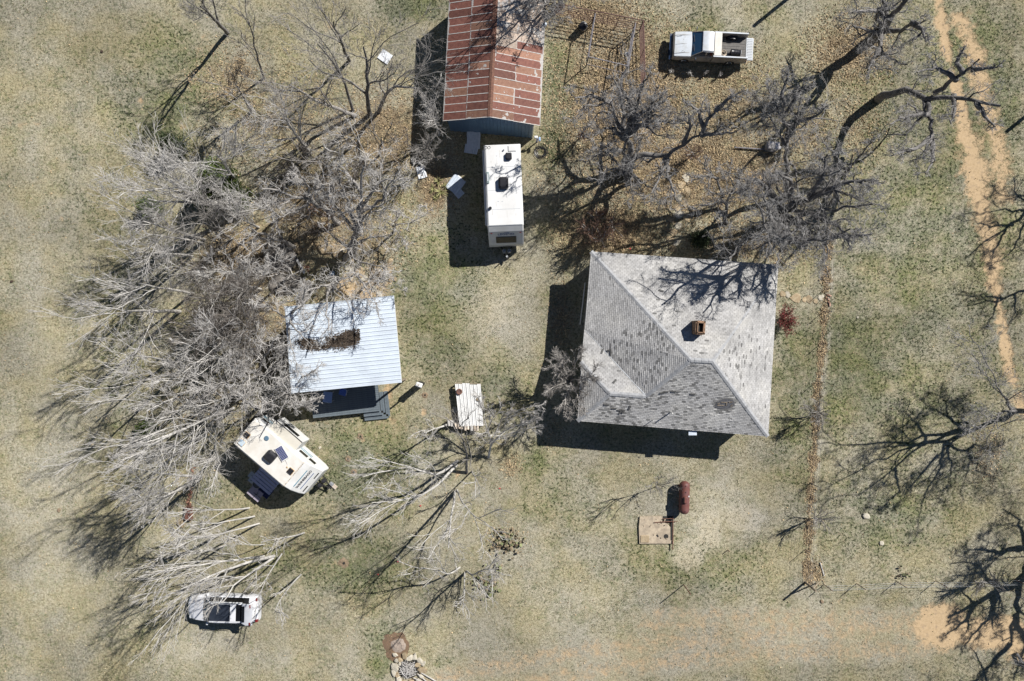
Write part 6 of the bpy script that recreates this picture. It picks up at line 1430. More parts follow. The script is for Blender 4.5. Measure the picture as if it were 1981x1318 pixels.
# ---------------------------------------------------------------- trees: (base px, crown top px, height) read off the photograph
# -- top left
tree('slender bare tree uppermost left, casting a long forked shadow across the field', (440, 64), (382, 5), 8, 'thin', 11, .15, sp=1.25, dens=1.3)
tree('thin crooked dark bare tree right of the forked shadow tree', (511, 152), (478, 25), 6.5, 'thin', 12, .09, sp=.85)
tree('small oak still holding tan dry leaves at the upper left', (487, 216), (445, 138), 5.5, 'grey', 13, .12, sp=1.15, leaf=M_tanleaf, nleaf=2600, name='oak_tree')
tree('dark trunked bare tree with upward limbs left of the white sheet', (676, 118), (640, 30), 7.5, 'thin', 14, .13, sp=1.1, dens=1.15)
tree('tall grey bare tree rising straight above the white metal sheet, left of the barn', (716, 222), (705, 70), 9.5, 'thin', 15, .17, sp=1.05, dens=1.2)
tree('bare tree leaning right towards the barn shadow', (733, 216), (820, 165), 7, 'grey', 16, .15, trunkpl=[(733, 216, 0), (747, 180, 2.6), (765, 168, 3.8), (815, 172, 5.4)], sp=1.0, dens=1.1)
tree('bare tree with twigs over the left eave of the barn', (850, 262), (832, 205), 4.6, 'pale', 17, .08, sp=1.2)
tree('leaning grey tree sweeping left from the cluster below the white sheet', (688, 224), (560, 165), 7.5, 'grey', 18, .15, trunkpl=[(688, 224, 0), (645, 208, 2), (605, 193, 4), (560, 163, 6)], sp=.95, dens=1.1)
tree('dark limbed bare tree fanning up left between two leaning trees', (683, 215), (615, 100), 8, 'thin', 19, .12, trunkpl=[(683, 215, 0), (665, 155, 3), (645, 120, 5), (612, 85, 7)], sp=1.0)
tree('pale grey crowned tree in the middle of the upper left grove', (600, 297), (545, 220), 7.5, 'pale', 20, .14, sp=1.05, dens=1.1)
tree('dense dark thicket tree right of the pale grey crown', (680, 285), (655, 250), 4.5, 'grey', 21, .09, sp=1.3)
tree('small bare tree over bare soil left of the barn corner', (735, 300), (740, 260), 4.5, 'thin', 22, .08, sp=1.2)
tree('brown grey bushy tree just left of the barn corner', (845, 310), (815, 280), 4.0, 'brush', 23, .05, sp=1.15)
# -- left fan trees
tree('bare tree above the green cedar on the left side', (460, 352), (415, 290), 7.5, 'pale', 30, .13, sp=1.15, dens=1.15)
tree('large pale fan shaped tree sweeping up and left over the cedar', (456, 420), (300, 340), 9.0, 'pale', 31, .19, trunkpl=[(456, 420, 0), (420, 395, 2.5), (385, 382, 4), (330, 350, 7)], sp=1.25, dens=1.15)
tree('pale tree spreading left just under the large fan shaped tree', (448, 428), (290, 385), 8.0, 'pale', 32, .14, trunkpl=[(448, 428, 0), (395, 388, 3), (345, 392, 4.5), (285, 385, 7)], sp=1.0)
tree('two stemmed white barked tree low on the left, upper one', (396, 464), (255, 420), 8.5, 'pole', 33, .13, sp=1.05, dens=1.15)
tree('white barked pole tree next below the two stemmed tree', (392, 470), (262, 448), 8.5, 'pole', 34, .11, sp=.95)
tree('white barked tree crossing the leafy ground at mid left', (372, 496), (245, 485), 8.5, 'pole', 35, .13, sp=1.1, dens=1.1)
tree('pale tree left of the brown thicket, above the thick white trunk', (374, 568), (250, 545), 8.5, 'pole', 36, .13, sp=1.15, dens=1.1)
tree('thick white trunked tree fanning straight left at the grove edge', (348, 603), (215, 600), 9.0, 'pole', 37, .17, sp=1.25, dens=1.2)
tree('bare pale tree below the thick white trunked one', (330, 698), (232, 680), 8.0, 'pole', 38, .12, sp=1.15)
tree('pale curved tree lower left with two diverging limbs', (345, 722), (240, 745), 8.5, 'pole', 39, .13, sp=1.15)
tree('white tree reaching down left from the dense lower grove', (402, 742), (262, 805), 9.0, 'pole', 40, .14, sp=1.15, dens=1.1)
tree('bright white tree with long limbs left of the short camper', (440, 792), (265, 872), 10.5, 'pole', 41, .18, sp=1.1, dens=1.2)
tree('second white limbed tree above the short camper', (452, 790), (345, 835), 9, 'pole', 42, .13, sp=1.1)
tree('small pale tree whose crown hangs over the camper shadow', (418, 865), (430, 905), 5, 'palebrush', 43, .06, sp=.95)
tree('leaning white trunk beside the rubble line, upper of two', (388, 921), (255, 908), 8.5, 'pole', 44, .14, sp=1.0, dens=1.15)
tree('leaning white trunk beside the rubble line, lower of two', (388, 926), (272, 985), 8.5, 'pole', 45, .15, sp=1.0, dens=1.15)
# -- centre of the grove
tree('large gnarled pale oak in the middle of the grove', (683, 492), (690, 360), 9.0, 'gnarl', 50, .24, limbs=[[(683, 492, 0), (692, 445, 2.5), (697, 412, 4), (700, 372, 6.2), (705, 320, 8.5)], [(697, 412, 4), (745, 384, 5.2), (752, 352, 7), (772, 330, 8.3)], [(698, 405, 4.2), (735, 350, 6.5), (800, 345, 7.5)], [(690, 440, 2.7), (660, 360, 5.5), (650, 310, 8)], [(690, 448, 2.4), (648, 400, 4), (625, 370, 6.5)], [(700, 372, 6.2), (670, 335, 7), (645, 320, 8)]], dens=1.1)
tree('gnarled grey oak left of the largest pale oak', (655, 432), (560, 380), 8.0, 'gnarl', 51, .2, limbs=[[(655, 432, 0), (628, 404, 2.2), (600, 390, 3.6), (560, 376, 5.5), (505, 365, 7.5)], [(600, 390, 3.6), (573, 410, 5), (540, 420, 6)], [(605, 392, 3.5), (590, 350, 5.5), (570, 320, 7)], [(628, 404, 2.2), (610, 370, 5), (620, 340, 7)]], dens=1.0)
tree('gnarled oak over the dark ledge with crown spreading left', (572, 480), (500, 455), 7.5, 'gnarl', 52, .17, limbs=[[(572, 480, 0), (545, 465, 2), (520, 457, 3.5), (480, 440, 6)], [(545, 465, 2), (535, 430, 4), (520, 400, 6)], [(530, 460, 3), (500, 480, 5), (470, 500, 6)]], dens=1.05)
tree('small dark oak on the grass edge right of the largest pale oak', (762, 448), (775, 430), 4.5, 'gnarl', 53, .1, limbs=[[(762, 448, 0), (764, 436, 2), (768, 410, 4)], [(764, 436, 2), (792, 432, 2.6), (830, 412, 4)], [(763, 438, 1.8), (748, 430, 2.5), (735, 415, 4)], [(763, 440, 1.6), (776, 462, 2.4), (795, 472, 3.2)]], dens=1.05)
tree('gnarled pale oak rooted above the long black trunk shadow', (668, 505), (650, 440), 7.5, 'gnarl', 54, .2, limbs=[[(668, 505, 0), (676, 480, 1.6), (690, 455, 3), (700, 430, 6)], [(676, 480, 1.6), (650, 462, 3), (625, 440, 5)], [(676, 478, 1.7), (715, 460, 3.5), (760, 455, 5)], [(674, 490, 1), (700, 510, 3.5), (750, 520, 5)]], dens=1.05)
tree('crooked pale tree at the upper edge of the cabin roof', (648, 545), (655, 560), 7.0, 'gnarl', 55, .15, limbs=[[(648, 545, 0), (640, 550, 3), (634, 590, 4.8), (636, 640, 6)], [(640, 550, 3), (665, 575, 4.6), (690, 615, 5.8)], [(645, 548, 2), (690, 530, 4), (740, 545, 5.5)], [(640, 550, 3), (600, 560, 4.8), (570, 580, 6)], [(690, 530, 4), (715, 570, 5), (735, 600, 5.8)]], dens=.9)
tree('low pale tree on the stones above the right end of the cabin roof', (716, 545), (740, 545), 5.0, 'gnarl', 56, .08, limbs=[[(716, 545, 0), (722, 530, 2), (745, 520, 4)], [(720, 535, 1.6), (755, 545, 3), (775, 560, 4)], [(718, 540, 1), (700, 560, 3), (712, 590, 4.4)]], dens=1.0)
tree('pale crooked tree hanging over the left side of the cabin roof', (572, 640), (560, 620), 7.5, 'gnarl', 57, .16, limbs=[[(572, 625, 0), (555, 615, 3), (585, 590, 5), (590, 560, 7)], [(555, 615, 3), (575, 640, 5), (605, 670, 6)], [(560, 617, 2), (530, 600, 4), (505, 575, 6.5)], [(558, 617, 2.5), (560, 660, 4.8), (575, 705, 6)]], dens=1.0)
tree('twisted white oak left of the cabin with heavy pale limbs', (520, 728), (470, 700), 8.0, 'gnarl', 58, .22, limbs=[[(520, 728, 0), (498, 722, 2.2), (474, 712, 4), (440, 690, 6.5)], [(498, 722, 2.2), (480, 740, 4), (470, 775, 6)], [(498, 720, 2.4), (512, 690, 4.5), (530, 660, 6.5)], [(480, 715, 3.6), (450, 735, 5), (415, 745, 7)], [(500, 724, 2), (540, 735, 4), (570, 720, 6)]], dens=1.1)
tree('pale crooked tree whose crown hangs below the cabin roof corner', (560, 755), (555, 770), 6.0, 'gnarl', 59, .13, limbs=[[(560, 752, 0), (553, 760, 2.8), (548, 785, 4.5), (540, 805, 5.5)], [(553, 760, 2.8), (580, 780, 4.2), (605, 795, 5)], [(553, 760, 2.8), (520, 780, 4.5), (505, 790, 5.5)], [(555, 757, 2), (585, 730, 4.4), (610, 715, 5.4)], [(580, 780, 4.2), (625, 770, 4.8)]], dens=1.05)
tree('pale crooked tree between the twisted oak and the camper roof', (500, 790), (455, 760), 6.5, 'gnarl', 60, .12, dens=.9, sp=.9)
tree('dense grey brown thicket tree right of the thick white trunk, upper', (440, 590), (400, 575), 5.5, 'thicket', 61, .05, sp=1.15)
tree('dense brown thicket tree in the heart of the lower grove', (420, 640), (375, 625), 5.5, 'thicket', 62, .05, sp=1.25)
tree('dark multi stemmed thicket tree beside the cabin rock ledge', (478, 585), (455, 570), 5.5, 'thicket', 63, .05, sp=1.2)
tree('dense twiggy thicket tree left of the cabin at mid height', (500, 640), (470, 630), 6.0, 'thicket', 64, .05, sp=1.1)
tree('bare twiggy tree between thicket and twisted oak', (440, 700), (410, 690), 6.5, 'pale', 65, .1, sp=1.1)
tree('grey bare tree in the dark heart left of the cabin', (455, 665), (415, 655), 7.0, 'pale', 66, .11, sp=1.1, dens=1.05)
tree('low pale crown over brown leaves in the mid left grove', (470, 530), (400, 520), 6.5, 'pale', 67, .1, sp=1.1)
tree('grey bare tree beside the leafy clearing in the mid grove', (505, 560), (445, 545), 6.0, 'pale', 68, .1, sp=1.05)
tree('dark tangled tree right below the large fan shaped tree', (450, 462), (385, 425), 6.0, 'grey', 69, .1, sp=1.25, dens=1.1)
tree('grey bare tree just below the cedar in the grove', (500, 440), (450, 415), 6.0, 'pale', 70, .1, sp=1.1)
tree('pale tree between the cedar and the gnarled grey oak', (540, 420), (505, 385), 6.0, 'pale', 71, .1, sp=1.1)
tree('bare tree over the dark ground above the large gnarled oak', (640, 330), (605, 300), 6.0, 'grey', 72, .1, sp=1.15)
tree('pale tree in the lower grove left of the twisted oak', (400, 785), (345, 790), 7.0, 'pole', 73, .1, sp=1.1)
tree('bare pale tree in the lower grove above the camper', (470, 760), (420, 775), 7.0, 'pale', 74, .1, sp=1.05)
tree('thin grey tree left of the twisted oak above the white limbed tree', (420, 745), (350, 730), 7.5, 'pole', 75, .1, sp=1.0)
tree('bare tree above the dark rock ledges of the grove', (560, 540), (520, 510), 6.0, 'gnarl', 76, .12, sp=.9, dens=.9)
tree('low brown bush under the gnarled oaks in the grove', (640, 425), (630, 415), 2.2, 'brown', 77, .03, cat='shrub', sp=1.2)
for i, (px, py, h) in enumerate(((430, 470, 2.6), (470, 560, 2.8), (400, 600, 2.4), (445, 625, 2.6), (500, 605, 2.6), (410, 690, 2.4), (470, 690, 2.6), (510, 670, 2.6), (600, 300, 2.2), (655, 350, 2.4), (560, 330, 2.2), (590, 420, 2.4), (530, 470, 2.4), (700, 320, 2.4), (480, 730, 2.4), (620, 450, 2.0))):
    tree('low brown undergrowth bush beneath the bare trees of the left grove', (px, py), (px - 4, py - 2), h, 'thicket', 300 + i, .03, cat='shrub', name='undergrowth_bush', sp=1.25, dens=.9, group='brown undergrowth in the left grove')
# green cedar
def cedar(lab, px, py, h, rx, seed, n=9000, m=None, name='cedar_tree'):
    r = np.random.default_rng(seed); c = P(px, py, 0); t = thing(name, lab, 'tree', c)
    k = MB(); k.tube([(0, 0, 0), (.05, .03, h * .6), (0, .1, h * .9)], [.1, .06, .02], 7); 
    cl = []
    for i in range(70):
        a = r.uniform(0, 6.28); z = h * r.uniform(.12, .95); rr = rx * (1.05 - z / h) ** .6 * r.uniform(.3, 1.0); q = np.array([math.cos(a) * rr, math.sin(a) * rr, z]); cl.append(q)
        k.tube([(0, 0, z * .7), tuple(q)], [.025, .008], 4)
    k.build('trunk', M_bark_dark, t)
    cl = np.array(cl); pick = r.integers(0, len(cl), n); C = cl[pick] + r.normal(0, .2, (n, 3)) * np.array([1, 1, .8]); C[:, 2] = np.maximum(C[:, 2], .05)
    V, Q = leaf_quads(C, r, .06, 1.0); o = mesh_part('crown', V, Q, m or M_green, t, (0, 0, 0), seed, smooth=False, chunk=28); o['kind'] = 'stuff'
cedar('yellow green cedar under the bare branches on the left side', 438, 352, 3.4, 1.5, 3, 11000); cedar('smaller green cedar just below left of the first cedar', 410, 385, 2.4, 1.1, 4, 5000)
cedar('green cedar right below the big cedar, partly hidden by twigs', 470, 385, 2.6, 1.1, 5, 5000); cedar('dark evergreen beside the upper left of the fan trees', 345, 290, 2.4, 1.0, 6, 4500, M_dgreen)
cedar('low green bush under the fan trees at the left edge', 300, 405, 1.6, .9, 7, 2500); cedar('dark round evergreen between the stepping stones and the oaks above the house', 1351, 466, 1.8, .55, 8, 3500, M_dgreen); cedar('low green bush left of the lower white trees', 292, 830, 1.2, .7, 9, 2500)
# -- bottom left poles
poles = [((482, 983), (330, 985), 7.5, 'top'), ((492, 999), (350, 1020), 7.5, 'second'), ((501, 1013), (340, 1050), 8.0, 'third'), ((424, 1036), (320, 1040), 7.0, 'leftmost, above the car'), ((436, 1055), (335, 1080), 7.5, 'lower leftmost')]
nm = ['slender white pole tree just below the camper shadow, topmost of the leaning group', 'slender white pole tree second from the top of the leaning group', 'slender white pole tree third in the leaning group', 'slim white tree left in the leaning group, trunk base above the car', 'slim white tree directly below the leftmost base of the leaning group']
for i, ((b, t_, h, _), lab) in enumerate(zip(poles, nm)):
    tree(lab, b, t_, h, 'pole', 80 + i, .085, sp=.85, dens=.85)
tree('white forked tree whose base stands right of the leaning pole group', (588, 1031), (500, 1050), 6.5, 'pole', 86, .09, sp=.8, dens=.8)
tree('short thin white tree above the forked one', (512, 1053), (440, 1052), 4.5, 'pole', 87, .05, sp=.8, dens=.75)
tree('large white tree spreading over the silver car bonnet', (530, 1076), (345, 1140), 9.5, 'pole', 88, .15, trunkpl=[(530, 1076, 0), (470, 1090, 3.5), (420, 1110, 5.5), (350, 1140, 8)], sp=1.05, dens=1.1)
tree('white tree arching left above the silver car', (510, 1076), (330, 1095), 9.0, 'pole', 89, .12, trunkpl=[(510, 1076, 0), (450, 1085, 3.5), (380, 1092, 6), (325, 1100, 7.5)], sp=.95)
tree('white tree whose limbs hang over the roof of the silver car', (528, 1080), (460, 1150), 7.5, 'pole', 90, .12, trunkpl=[(528, 1080, 0), (490, 1105, 3), (455, 1130, 5), (430, 1165, 7)], sp=1.0)
tree('white curved sapling arching over the car rear', (545, 1072), (500, 1150), 6.5, 'pole', 91, .08, trunkpl=[(545, 1072, 0), (530, 1095, 2.4), (515, 1120, 4), (498, 1160, 6)], sp=.7, dens=.8)
tree('leaning white snag right of the silver car', (582, 1112), (530, 1190), 6.0, 'pole', 92, .09, trunkpl=[(582, 1112, 0), (565, 1130, 1.8), (545, 1155, 3.6), (530, 1185, 5.5)], sp=.75, dens=.75)
# -- lower middle
tree('bare leaning tree left of the firewood shelter', (866, 821), (812, 840), 5.5, 'pole', 95, .1, sp=.75, dens=.85)
tree('white limbed tree reaching left in the middle yard, upper one', (885, 892), (760, 905), 8.5, 'pole', 96, 0.136, trunkpl=[(885, 892, 0), (848, 920, 2.6), (815, 912, 4.4), (770, 898, 7.5)], sp=.95, dens=1.05)
tree('white limbed tree reaching down left in the middle yard', (883, 900), (750, 975), 9.0, 'pole', 97, 0.136, trunkpl=[(883, 900, 0), (850, 935, 2.8), (825, 955, 4.5), (750, 975, 8)], sp=.95, dens=1.1)
tree('pale tree with a long limb hanging straight down in the middle yard', (880, 950), (872, 1075), 8.5, 'pole', 98, 0.119, trunkpl=[(880, 950, 0), (878, 975, 2), (870, 1010, 4.2), (868, 1060, 7.5)], sp=.75, dens=.8)
tree('pale tree spreading down right in the middle yard', (884, 948), (945, 1010), 6.5, 'pole', 99, 0.085, trunkpl=[(884, 948, 0), (893, 970, 2), (912, 995, 4), (940, 1012, 6)], sp=.9, dens=.95)
tree('thin bare tree reaching right toward the yard centre', (913, 912), (925, 935), 4.0, 'pole', 100, .07, sp=1.0, dens=.7)
tree('upright bare tree right below the firewood shelter', (903, 900), (900, 830), 6.0, 'thin', 101, .1, trunkpl=[(903, 915, 0), (902, 880, 2), (898, 850, 4), (880, 830, 5.5)], sp=1.0, dens=.8)
tree('pale leaning tree with limbs stretching right toward the house shadow', (938, 880), (1000, 790), 5.0, 'pole', 102, .12, limbs=[[(945, 885, 0), (950, 860, 1.6), (975, 833, 3), (1010, 820, 4.2)], [(950, 860, 1.6), (945, 830, 2.8), (960, 795, 4.5)], [(950, 858, 1.7), (975, 800, 3), (1030, 787, 4)], [(960, 848, 2.2), (1000, 835, 3), (1035, 805, 4.2)], [(946, 845, 2), (935, 800, 3), (925, 770, 4)]], dens=1.15)
tree('pale low tree with limbs to the left above the lower yard', (889, 1098), (825, 1105), 5.5, 'pole', 103, 0.085, sp=.9, dens=.8, trunkpl=[(889, 1098, 0), (870, 1112, 1.8), (850, 1104, 3), (815, 1098, 5)])
tree('pale low tree fanning right over the lower prickly pear', (903, 1105), (955, 1115), 5.5, 'palebrush', 104, .07, trunkpl=[(903, 1105, 0), (912, 1113, 1.2), (930, 1105, 3), (955, 1100, 5)], sp=.65, dens=.9)
tree('pale thin tree hanging down from the lower yard trio', (899, 1108), (898, 1185), 6.5, 'pole', 105, 0.085, sp=.7, dens=.7)
tree('thin bare sapling beside the propane tank', (1268, 942), (1275, 925), 3.4, 'thin', 106, .03, cat='shrub', sp=1.1, dens=.9)
# -- near the house
tree('dense bare brown grey tree against the left side of the house', (1108, 735), (1093, 740), 5.2, 'grey', 110, .14, limbs=[[(1108, 735, 0), (1104, 735, 1.8), (1092, 718, 3), (1085, 695, 4.5)], [(1104, 735, 1.8), (1080, 745, 3), (1058, 755, 4.4)], [(1104, 735, 1.8), (1095, 765, 3.2), (1090, 800, 4.6)], [(1104, 735, 1.8), (1112, 705, 3.4), (1122, 680, 4.8)], [(1104, 735, 1.8), (1115, 760, 3.6), (1125, 790, 4.6)], [(1104, 735, 2), (1130, 735, 4), (1150, 725, 4.9)], [(1100, 738, 2), (1085, 720, 3.2), (1068, 705, 4.4)]], dens=1.25)
for i, (px, py, h, lab) in enumerate(((1165, 470, 2.6, 'red brown bare bush right against the top left corner of the house'), (1185, 440, 2.6, 'red brown bare bush farther above the house corner'), (1145, 455, 2.4, 'red brown bare bush leftmost above the house corner'), (1155, 425, 1.8, 'small red brown bare bush uppermost in the group above the house corner'))):
    tree(lab, (px, py), (px, py - 6), h, 'brown', 115 + i, .035, cat='shrub', name='bare_shrub', sp=1.2, dens=1.1, group='red brown bushes at the house corner')
tree('reddish brown bush beside the oak shadow below the pen', (1125, 265), (1127, 260), 2.0, 'brown', 120, .03, cat='shrub', sp=1.1); tree('brown bush under the horizontal oak limb', (1340, 300), (1342, 296), 1.6, 'brown', 121, .03, cat='shrub', sp=1.4)
def leafy_shrub(lab, px, py, h, rx, ry, seed, m, n):
    r = np.random.default_rng(seed); c = P(px, py, 0); t = thing('red_shrub', lab, 'shrub', c); k = MB(); C = []
    for i in range(60):
        a = r.uniform(0, 6.28); q = np.array([math.cos(a) * rx * r.uniform(.2, 1), math.sin(a) * ry * r.uniform(.2, 1), h * r.uniform(.5, 1)]); k.tube([(q[0] * .1, q[1] * .1, 0), tuple(q * np.array([.6, .6, .7])), tuple(q)], [.014, .01, .006], 4); C.append(q)
    k.build('stems', M_twig_brown, t); C = np.array(C); P_ = C[r.integers(0, len(C), n)] * r.uniform(.5, 1.05, (n, 1)) + r.normal(0, .08, (n, 3)); P_[:, 2] = np.maximum(P_[:, 2], .05)
    V, Q = leaf_quads(P_, r, .04, 1.0); mesh_part('leaves', V, Q, m, t, (0, 0, 0), seed, smooth=False, chunk=4)['kind'] = 'stuff'
leafy_shrub('red leaved shrub against the right side of the house', 1513, 619, 1.5, .7, 1.5, 3, M_redleaf, 2600)
tree('round grey bare bush growing through the wire fence, upper one', (1582, 798), (1588, 800), 2.2, 'brush', 122, .03, cat='shrub', sp=1.3, dens=.95)
tree('spreading bare bush on the wire fence line, lower one', (1574, 1002), (1590, 1004), 2.2, 'brush', 123, .03, cat='shrub', sp=1.2, dens=.8)
# -- oaks upper right of centre
tree('large dark oak standing upright below the pen', (1205, 335), (1215, 190), 9.0, 'dark', 130, .3, limbs=[[(1205, 335, 0), (1160, 345, 2.2, 's'), (1112, 352, 3.4, 's'), (1095, 325, 3.9, 's'), (1078, 298, 4.3, 's'), (1080, 272, 4.7, 's')], [(1112, 352, 3.4, 's'), (1080, 375, 5, 's'), (1035, 395, 6.6, 's')], [(1080, 378, 5, 's'), (1060, 410, 6.6, 's'), (1040, 450, 8, 's')], [(1205, 335, 0), (1209, 296, 2.6), (1212, 262, 4.2), (1222, 232, 5.6), (1236, 200, 8.0)], [(1212, 262, 4.2), (1192, 235, 5.2), (1183, 200, 6.3), (1130, 205, 7.8)], [(1183, 200, 6.3), (1150, 185, 7), (1112, 190, 8)], [(1222, 232, 5.6), (1262, 210, 6.8), (1300, 185, 8)], [(1215, 250, 4.8), (1250, 238, 6), (1262, 200, 7.4), (1275, 165, 8.5)], [(1211, 270, 3.8), (1180, 245, 5.4), (1145, 262, 7)], [(1220, 240, 5), (1215, 190, 7), (1185, 150, 8.3)], [(1225, 228, 5.7), (1245, 160, 8), (1255, 145, 8.6)], [(1209, 290, 2.8), (1180, 290, 4.4), (1150, 300, 6)], [(1213, 262, 4.2), (1262, 232, 6.5), (1325, 240, 7.8)]], dens=1.15)
tree('large dark oak reaching far right with a long horizontal limb', (1215, 345), (1340, 240), 9.0, 'dark', 131, .3, limbs=[[(1215, 345, 0), (1224, 305, 2.4), (1262, 298, 3.4), (1292, 300, 4), (1322, 276, 5), (1356, 262, 6)], [(1356, 262, 6), (1368, 232, 7), (1396, 205, 8.2)], [(1362, 250, 6.4), (1352, 215, 7.4), (1320, 192, 8.2)], [(1356, 262, 6), (1395, 258, 7), (1425, 255, 8)], [(1292, 300, 4), (1290, 320, 4.8), (1275, 345, 5.5), (1260, 375, 6.3)], [(1285, 308, 4.3), (1295, 345, 5.6), (1310, 390, 6.8)], [(1322, 276, 5), (1335, 250, 6.4), (1330, 215, 7.6)], [(1385, 215, 7.7), (1410, 190, 8.6), (1440, 175, 9)]], dens=1.1)
tree('leaning dark oak with its crown over the leaf litter below left of the big oaks', (1235, 350), (1190, 320), 6.0, 'dark', 132, .17, limbs=[[(1235, 350, 0), (1215, 330, 2.2), (1195, 325, 3.6), (1160, 335, 5.2)], [(1215, 330, 2.2), (1220, 355, 3.6), (1225, 385, 5)], [(1205, 328, 3), (1180, 300, 4.6), (1165, 280, 6)], [(1215, 330, 2.2), (1250, 360, 4), (1285, 370, 5)]], dens=1.0)
tree('crooked dark oak above the house between the path and the big oak', (1402, 425), (1350, 330), 6.5, 'dark', 133, .17, limbs=[[(1405, 432, 0), (1403, 400, 2.6), (1398, 378, 3.8), (1365, 365, 5)], [(1398, 378, 3.8), (1385, 345, 5), (1350, 310, 6.4)], [(1403, 395, 3), (1420, 365, 4.6), (1405, 330, 6)], [(1390, 345, 5), (1362, 340, 5.6), (1335, 345, 6.3)], [(1400, 380, 3.8), (1375, 395, 5), (1330, 400, 6)]], dens=1.1)
tree('upright dark oak right of the pale box, crown toward the pickup', (1519, 375), (1515, 180), 10, 'dark', 234, .23, limbs=[[(1519, 385, 0), (1520, 350, 2), (1522, 288, 4.6), (1518, 240, 6.4), (1512, 190, 8.6)], [(1522, 288, 4.6), (1500, 245, 6.8), (1478, 212, 8.4)], [(1521, 280, 5), (1540, 235, 7), (1548, 190, 9)], [(1518, 240, 6.4), (1495, 190, 8.4), (1482, 160, 9.2)], [(1516, 225, 7), (1545, 180, 8.6), (1560, 145, 9.6)], [(1512, 190, 8.6), (1520, 160, 9), (1530, 130, 9.8)], [(1540, 235, 7), (1580, 225, 8), (1600, 205, 9)]], dens=1.15)
tree('massive grey oak right above the house roof with limbs spreading every way', (1502, 425), (1540, 400), 9.5, 'dark', 135, .38, limbs=[[(1498, 430, 0), (1508, 416, 2.2), (1532, 396, 4), (1565, 380, 5.6), (1610, 370, 7.2)], [(1508, 416, 2.2), (1500, 385, 4), (1455, 374, 5.4), (1412, 376, 7)], [(1520, 405, 3), (1575, 415, 5.4), (1640, 400, 7), (1690, 395, 8.2)], [(1508, 416, 2.2), (1480, 440, 4.4), (1440, 470, 6.4), (1410, 500, 7.8)], [(1515, 412, 2.8), (1525, 450, 5), (1510, 490, 7), (1500, 515, 8)], [(1565, 380, 5.6), (1590, 345, 7), (1600, 300, 8.5)], [(1532, 396, 4), (1530, 350, 6), (1500, 330, 7.6)], [(1575, 415, 5.4), (1620, 440, 7), (1650, 460, 8)], [(1515, 412, 2.8), (1560, 440, 5), (1580, 480, 7)], [(1500, 385, 4), (1470, 350, 6), (1430, 345, 7.5)], [(1565, 380, 5.6), (1640, 350, 7.4), (1700, 350, 8.6)], [(1508, 416, 2.2), (1450, 508, 5.5, 'r'), (1410, 530, 6.4, 'r'), (1373, 548, 7.2, 'r'), (1330, 545, 8, 'r'), (1285, 532, 8.8, 'r')], [(1410, 530, 6.4, 'r'), (1360, 520, 7.4, 'r'), (1300, 512, 8.6, 'r')], [(1410, 530, 6.4, 'r'), (1395, 560, 7.4, 'r'), (1385, 592, 8.6, 'r')], [(1373, 548, 7.2, 'r'), (1358, 570, 8, 'r'), (1330, 588, 9, 'r')], [(1450, 508, 5.5, 'r'), (1440, 545, 7, 'r'), (1425, 580, 8.4, 'r')], [(1508, 416, 2.2), (1505, 520, 6, 'r'), (1480, 545, 7.2, 'r'), (1458, 562, 8.4, 'r')], [(1490, 535, 6.8, 'r'), (1495, 572, 8.4, 'r')]], dens=1.15)
tree('dark oak over the upper right of the massive oak, leaning up', (1625, 350), (1640, 320), 8.0, 'dark', 136, .2, limbs=[[(1605, 395, 0), (1622, 368, 2.4), (1638, 335, 4.4), (1650, 300, 6.6)], [(1622, 368, 2.4), (1600, 335, 4.4), (1570, 300, 6.4)], [(1630, 352, 3.4), (1670, 350, 5.4), (1710, 355, 7)], [(1638, 335, 4.4), (1615, 300, 6), (1590, 270, 7.4)], [(1622, 368, 2.4), (1660, 385, 4.8), (1710, 400, 6.4)], [(1640, 330, 4.6), (1665, 300, 6), (1690, 270, 7.4)]], dens=1.05)
tree('bent dark oak with a thick trunk arching right over the sandy track', (1700, 188), (1880, 190), 8.5, 'dark', 137, .33, limbs=[[(1700, 192, 0), (1712, 180, 2.0), (1752, 177, 3.4), (1795, 190, 4.2), (1845, 184, 5.2), (1890, 198, 6.4), (1935, 205, 7.6)], [(1808, 180, 4.4), (1835, 160, 5.4), (1862, 142, 6.4), (1895, 115, 7.6)], [(1795, 190, 4.2), (1797, 230, 4.8), (1802, 265, 5.4), (1790, 295, 6.4)], [(1797, 222, 4.7), (1750, 226, 5.4), (1720, 240, 6.2)], [(1802, 265, 5.4), (1775, 285, 6), (1720, 302, 6.8)], [(1862, 142, 6.4), (1850, 120, 7), (1865, 90, 8)], [(1845, 184, 5.2), (1848, 210, 5.8), (1840, 240, 6.6)], [(1890, 198, 6.4), (1905, 225, 7), (1925, 245, 7.8)], [(1850, 155, 5.8), (1810, 130, 6.8), (1775, 140, 7.6)], [(1802, 268, 5.4), (1805, 310, 6.4), (1790, 335, 7)], [(1880, 135, 6.8), (1930, 130, 8)]], dens=1.0)
tree('tall dark oak at the top edge left of the sandy track', (1690, 75), (1760, 20), 9.0, 'dark', 138, .38, limbs=[[(1690, 75, 0), (1703, 58, 2.5), (1722, 35, 4.5), (1750, 8, 6.5), (1775, -20, 8)], [(1703, 58, 2.5), (1740, 63, 4), (1765, 45, 5.4), (1790, 40, 6.8)], [(1703, 58, 2.5), (1702, 95, 4), (1720, 115, 5.2), (1755, 125, 6.4)], [(1722, 35, 4.5), (1690, 18, 6), (1650, 25, 7.4)], [(1715, 42, 4), (1712, 10, 6), (1700, -20, 7.5)], [(1765, 45, 5.4), (1785, 60, 6.4), (1790, 80, 7.2)], [(1700, 68, 1.9), (1680, 60, 4.5), (1650, 50, 6.4)], [(1702, 95, 4), (1690, 115, 5.4), (1680, 135, 6.6)]], dens=1.05)
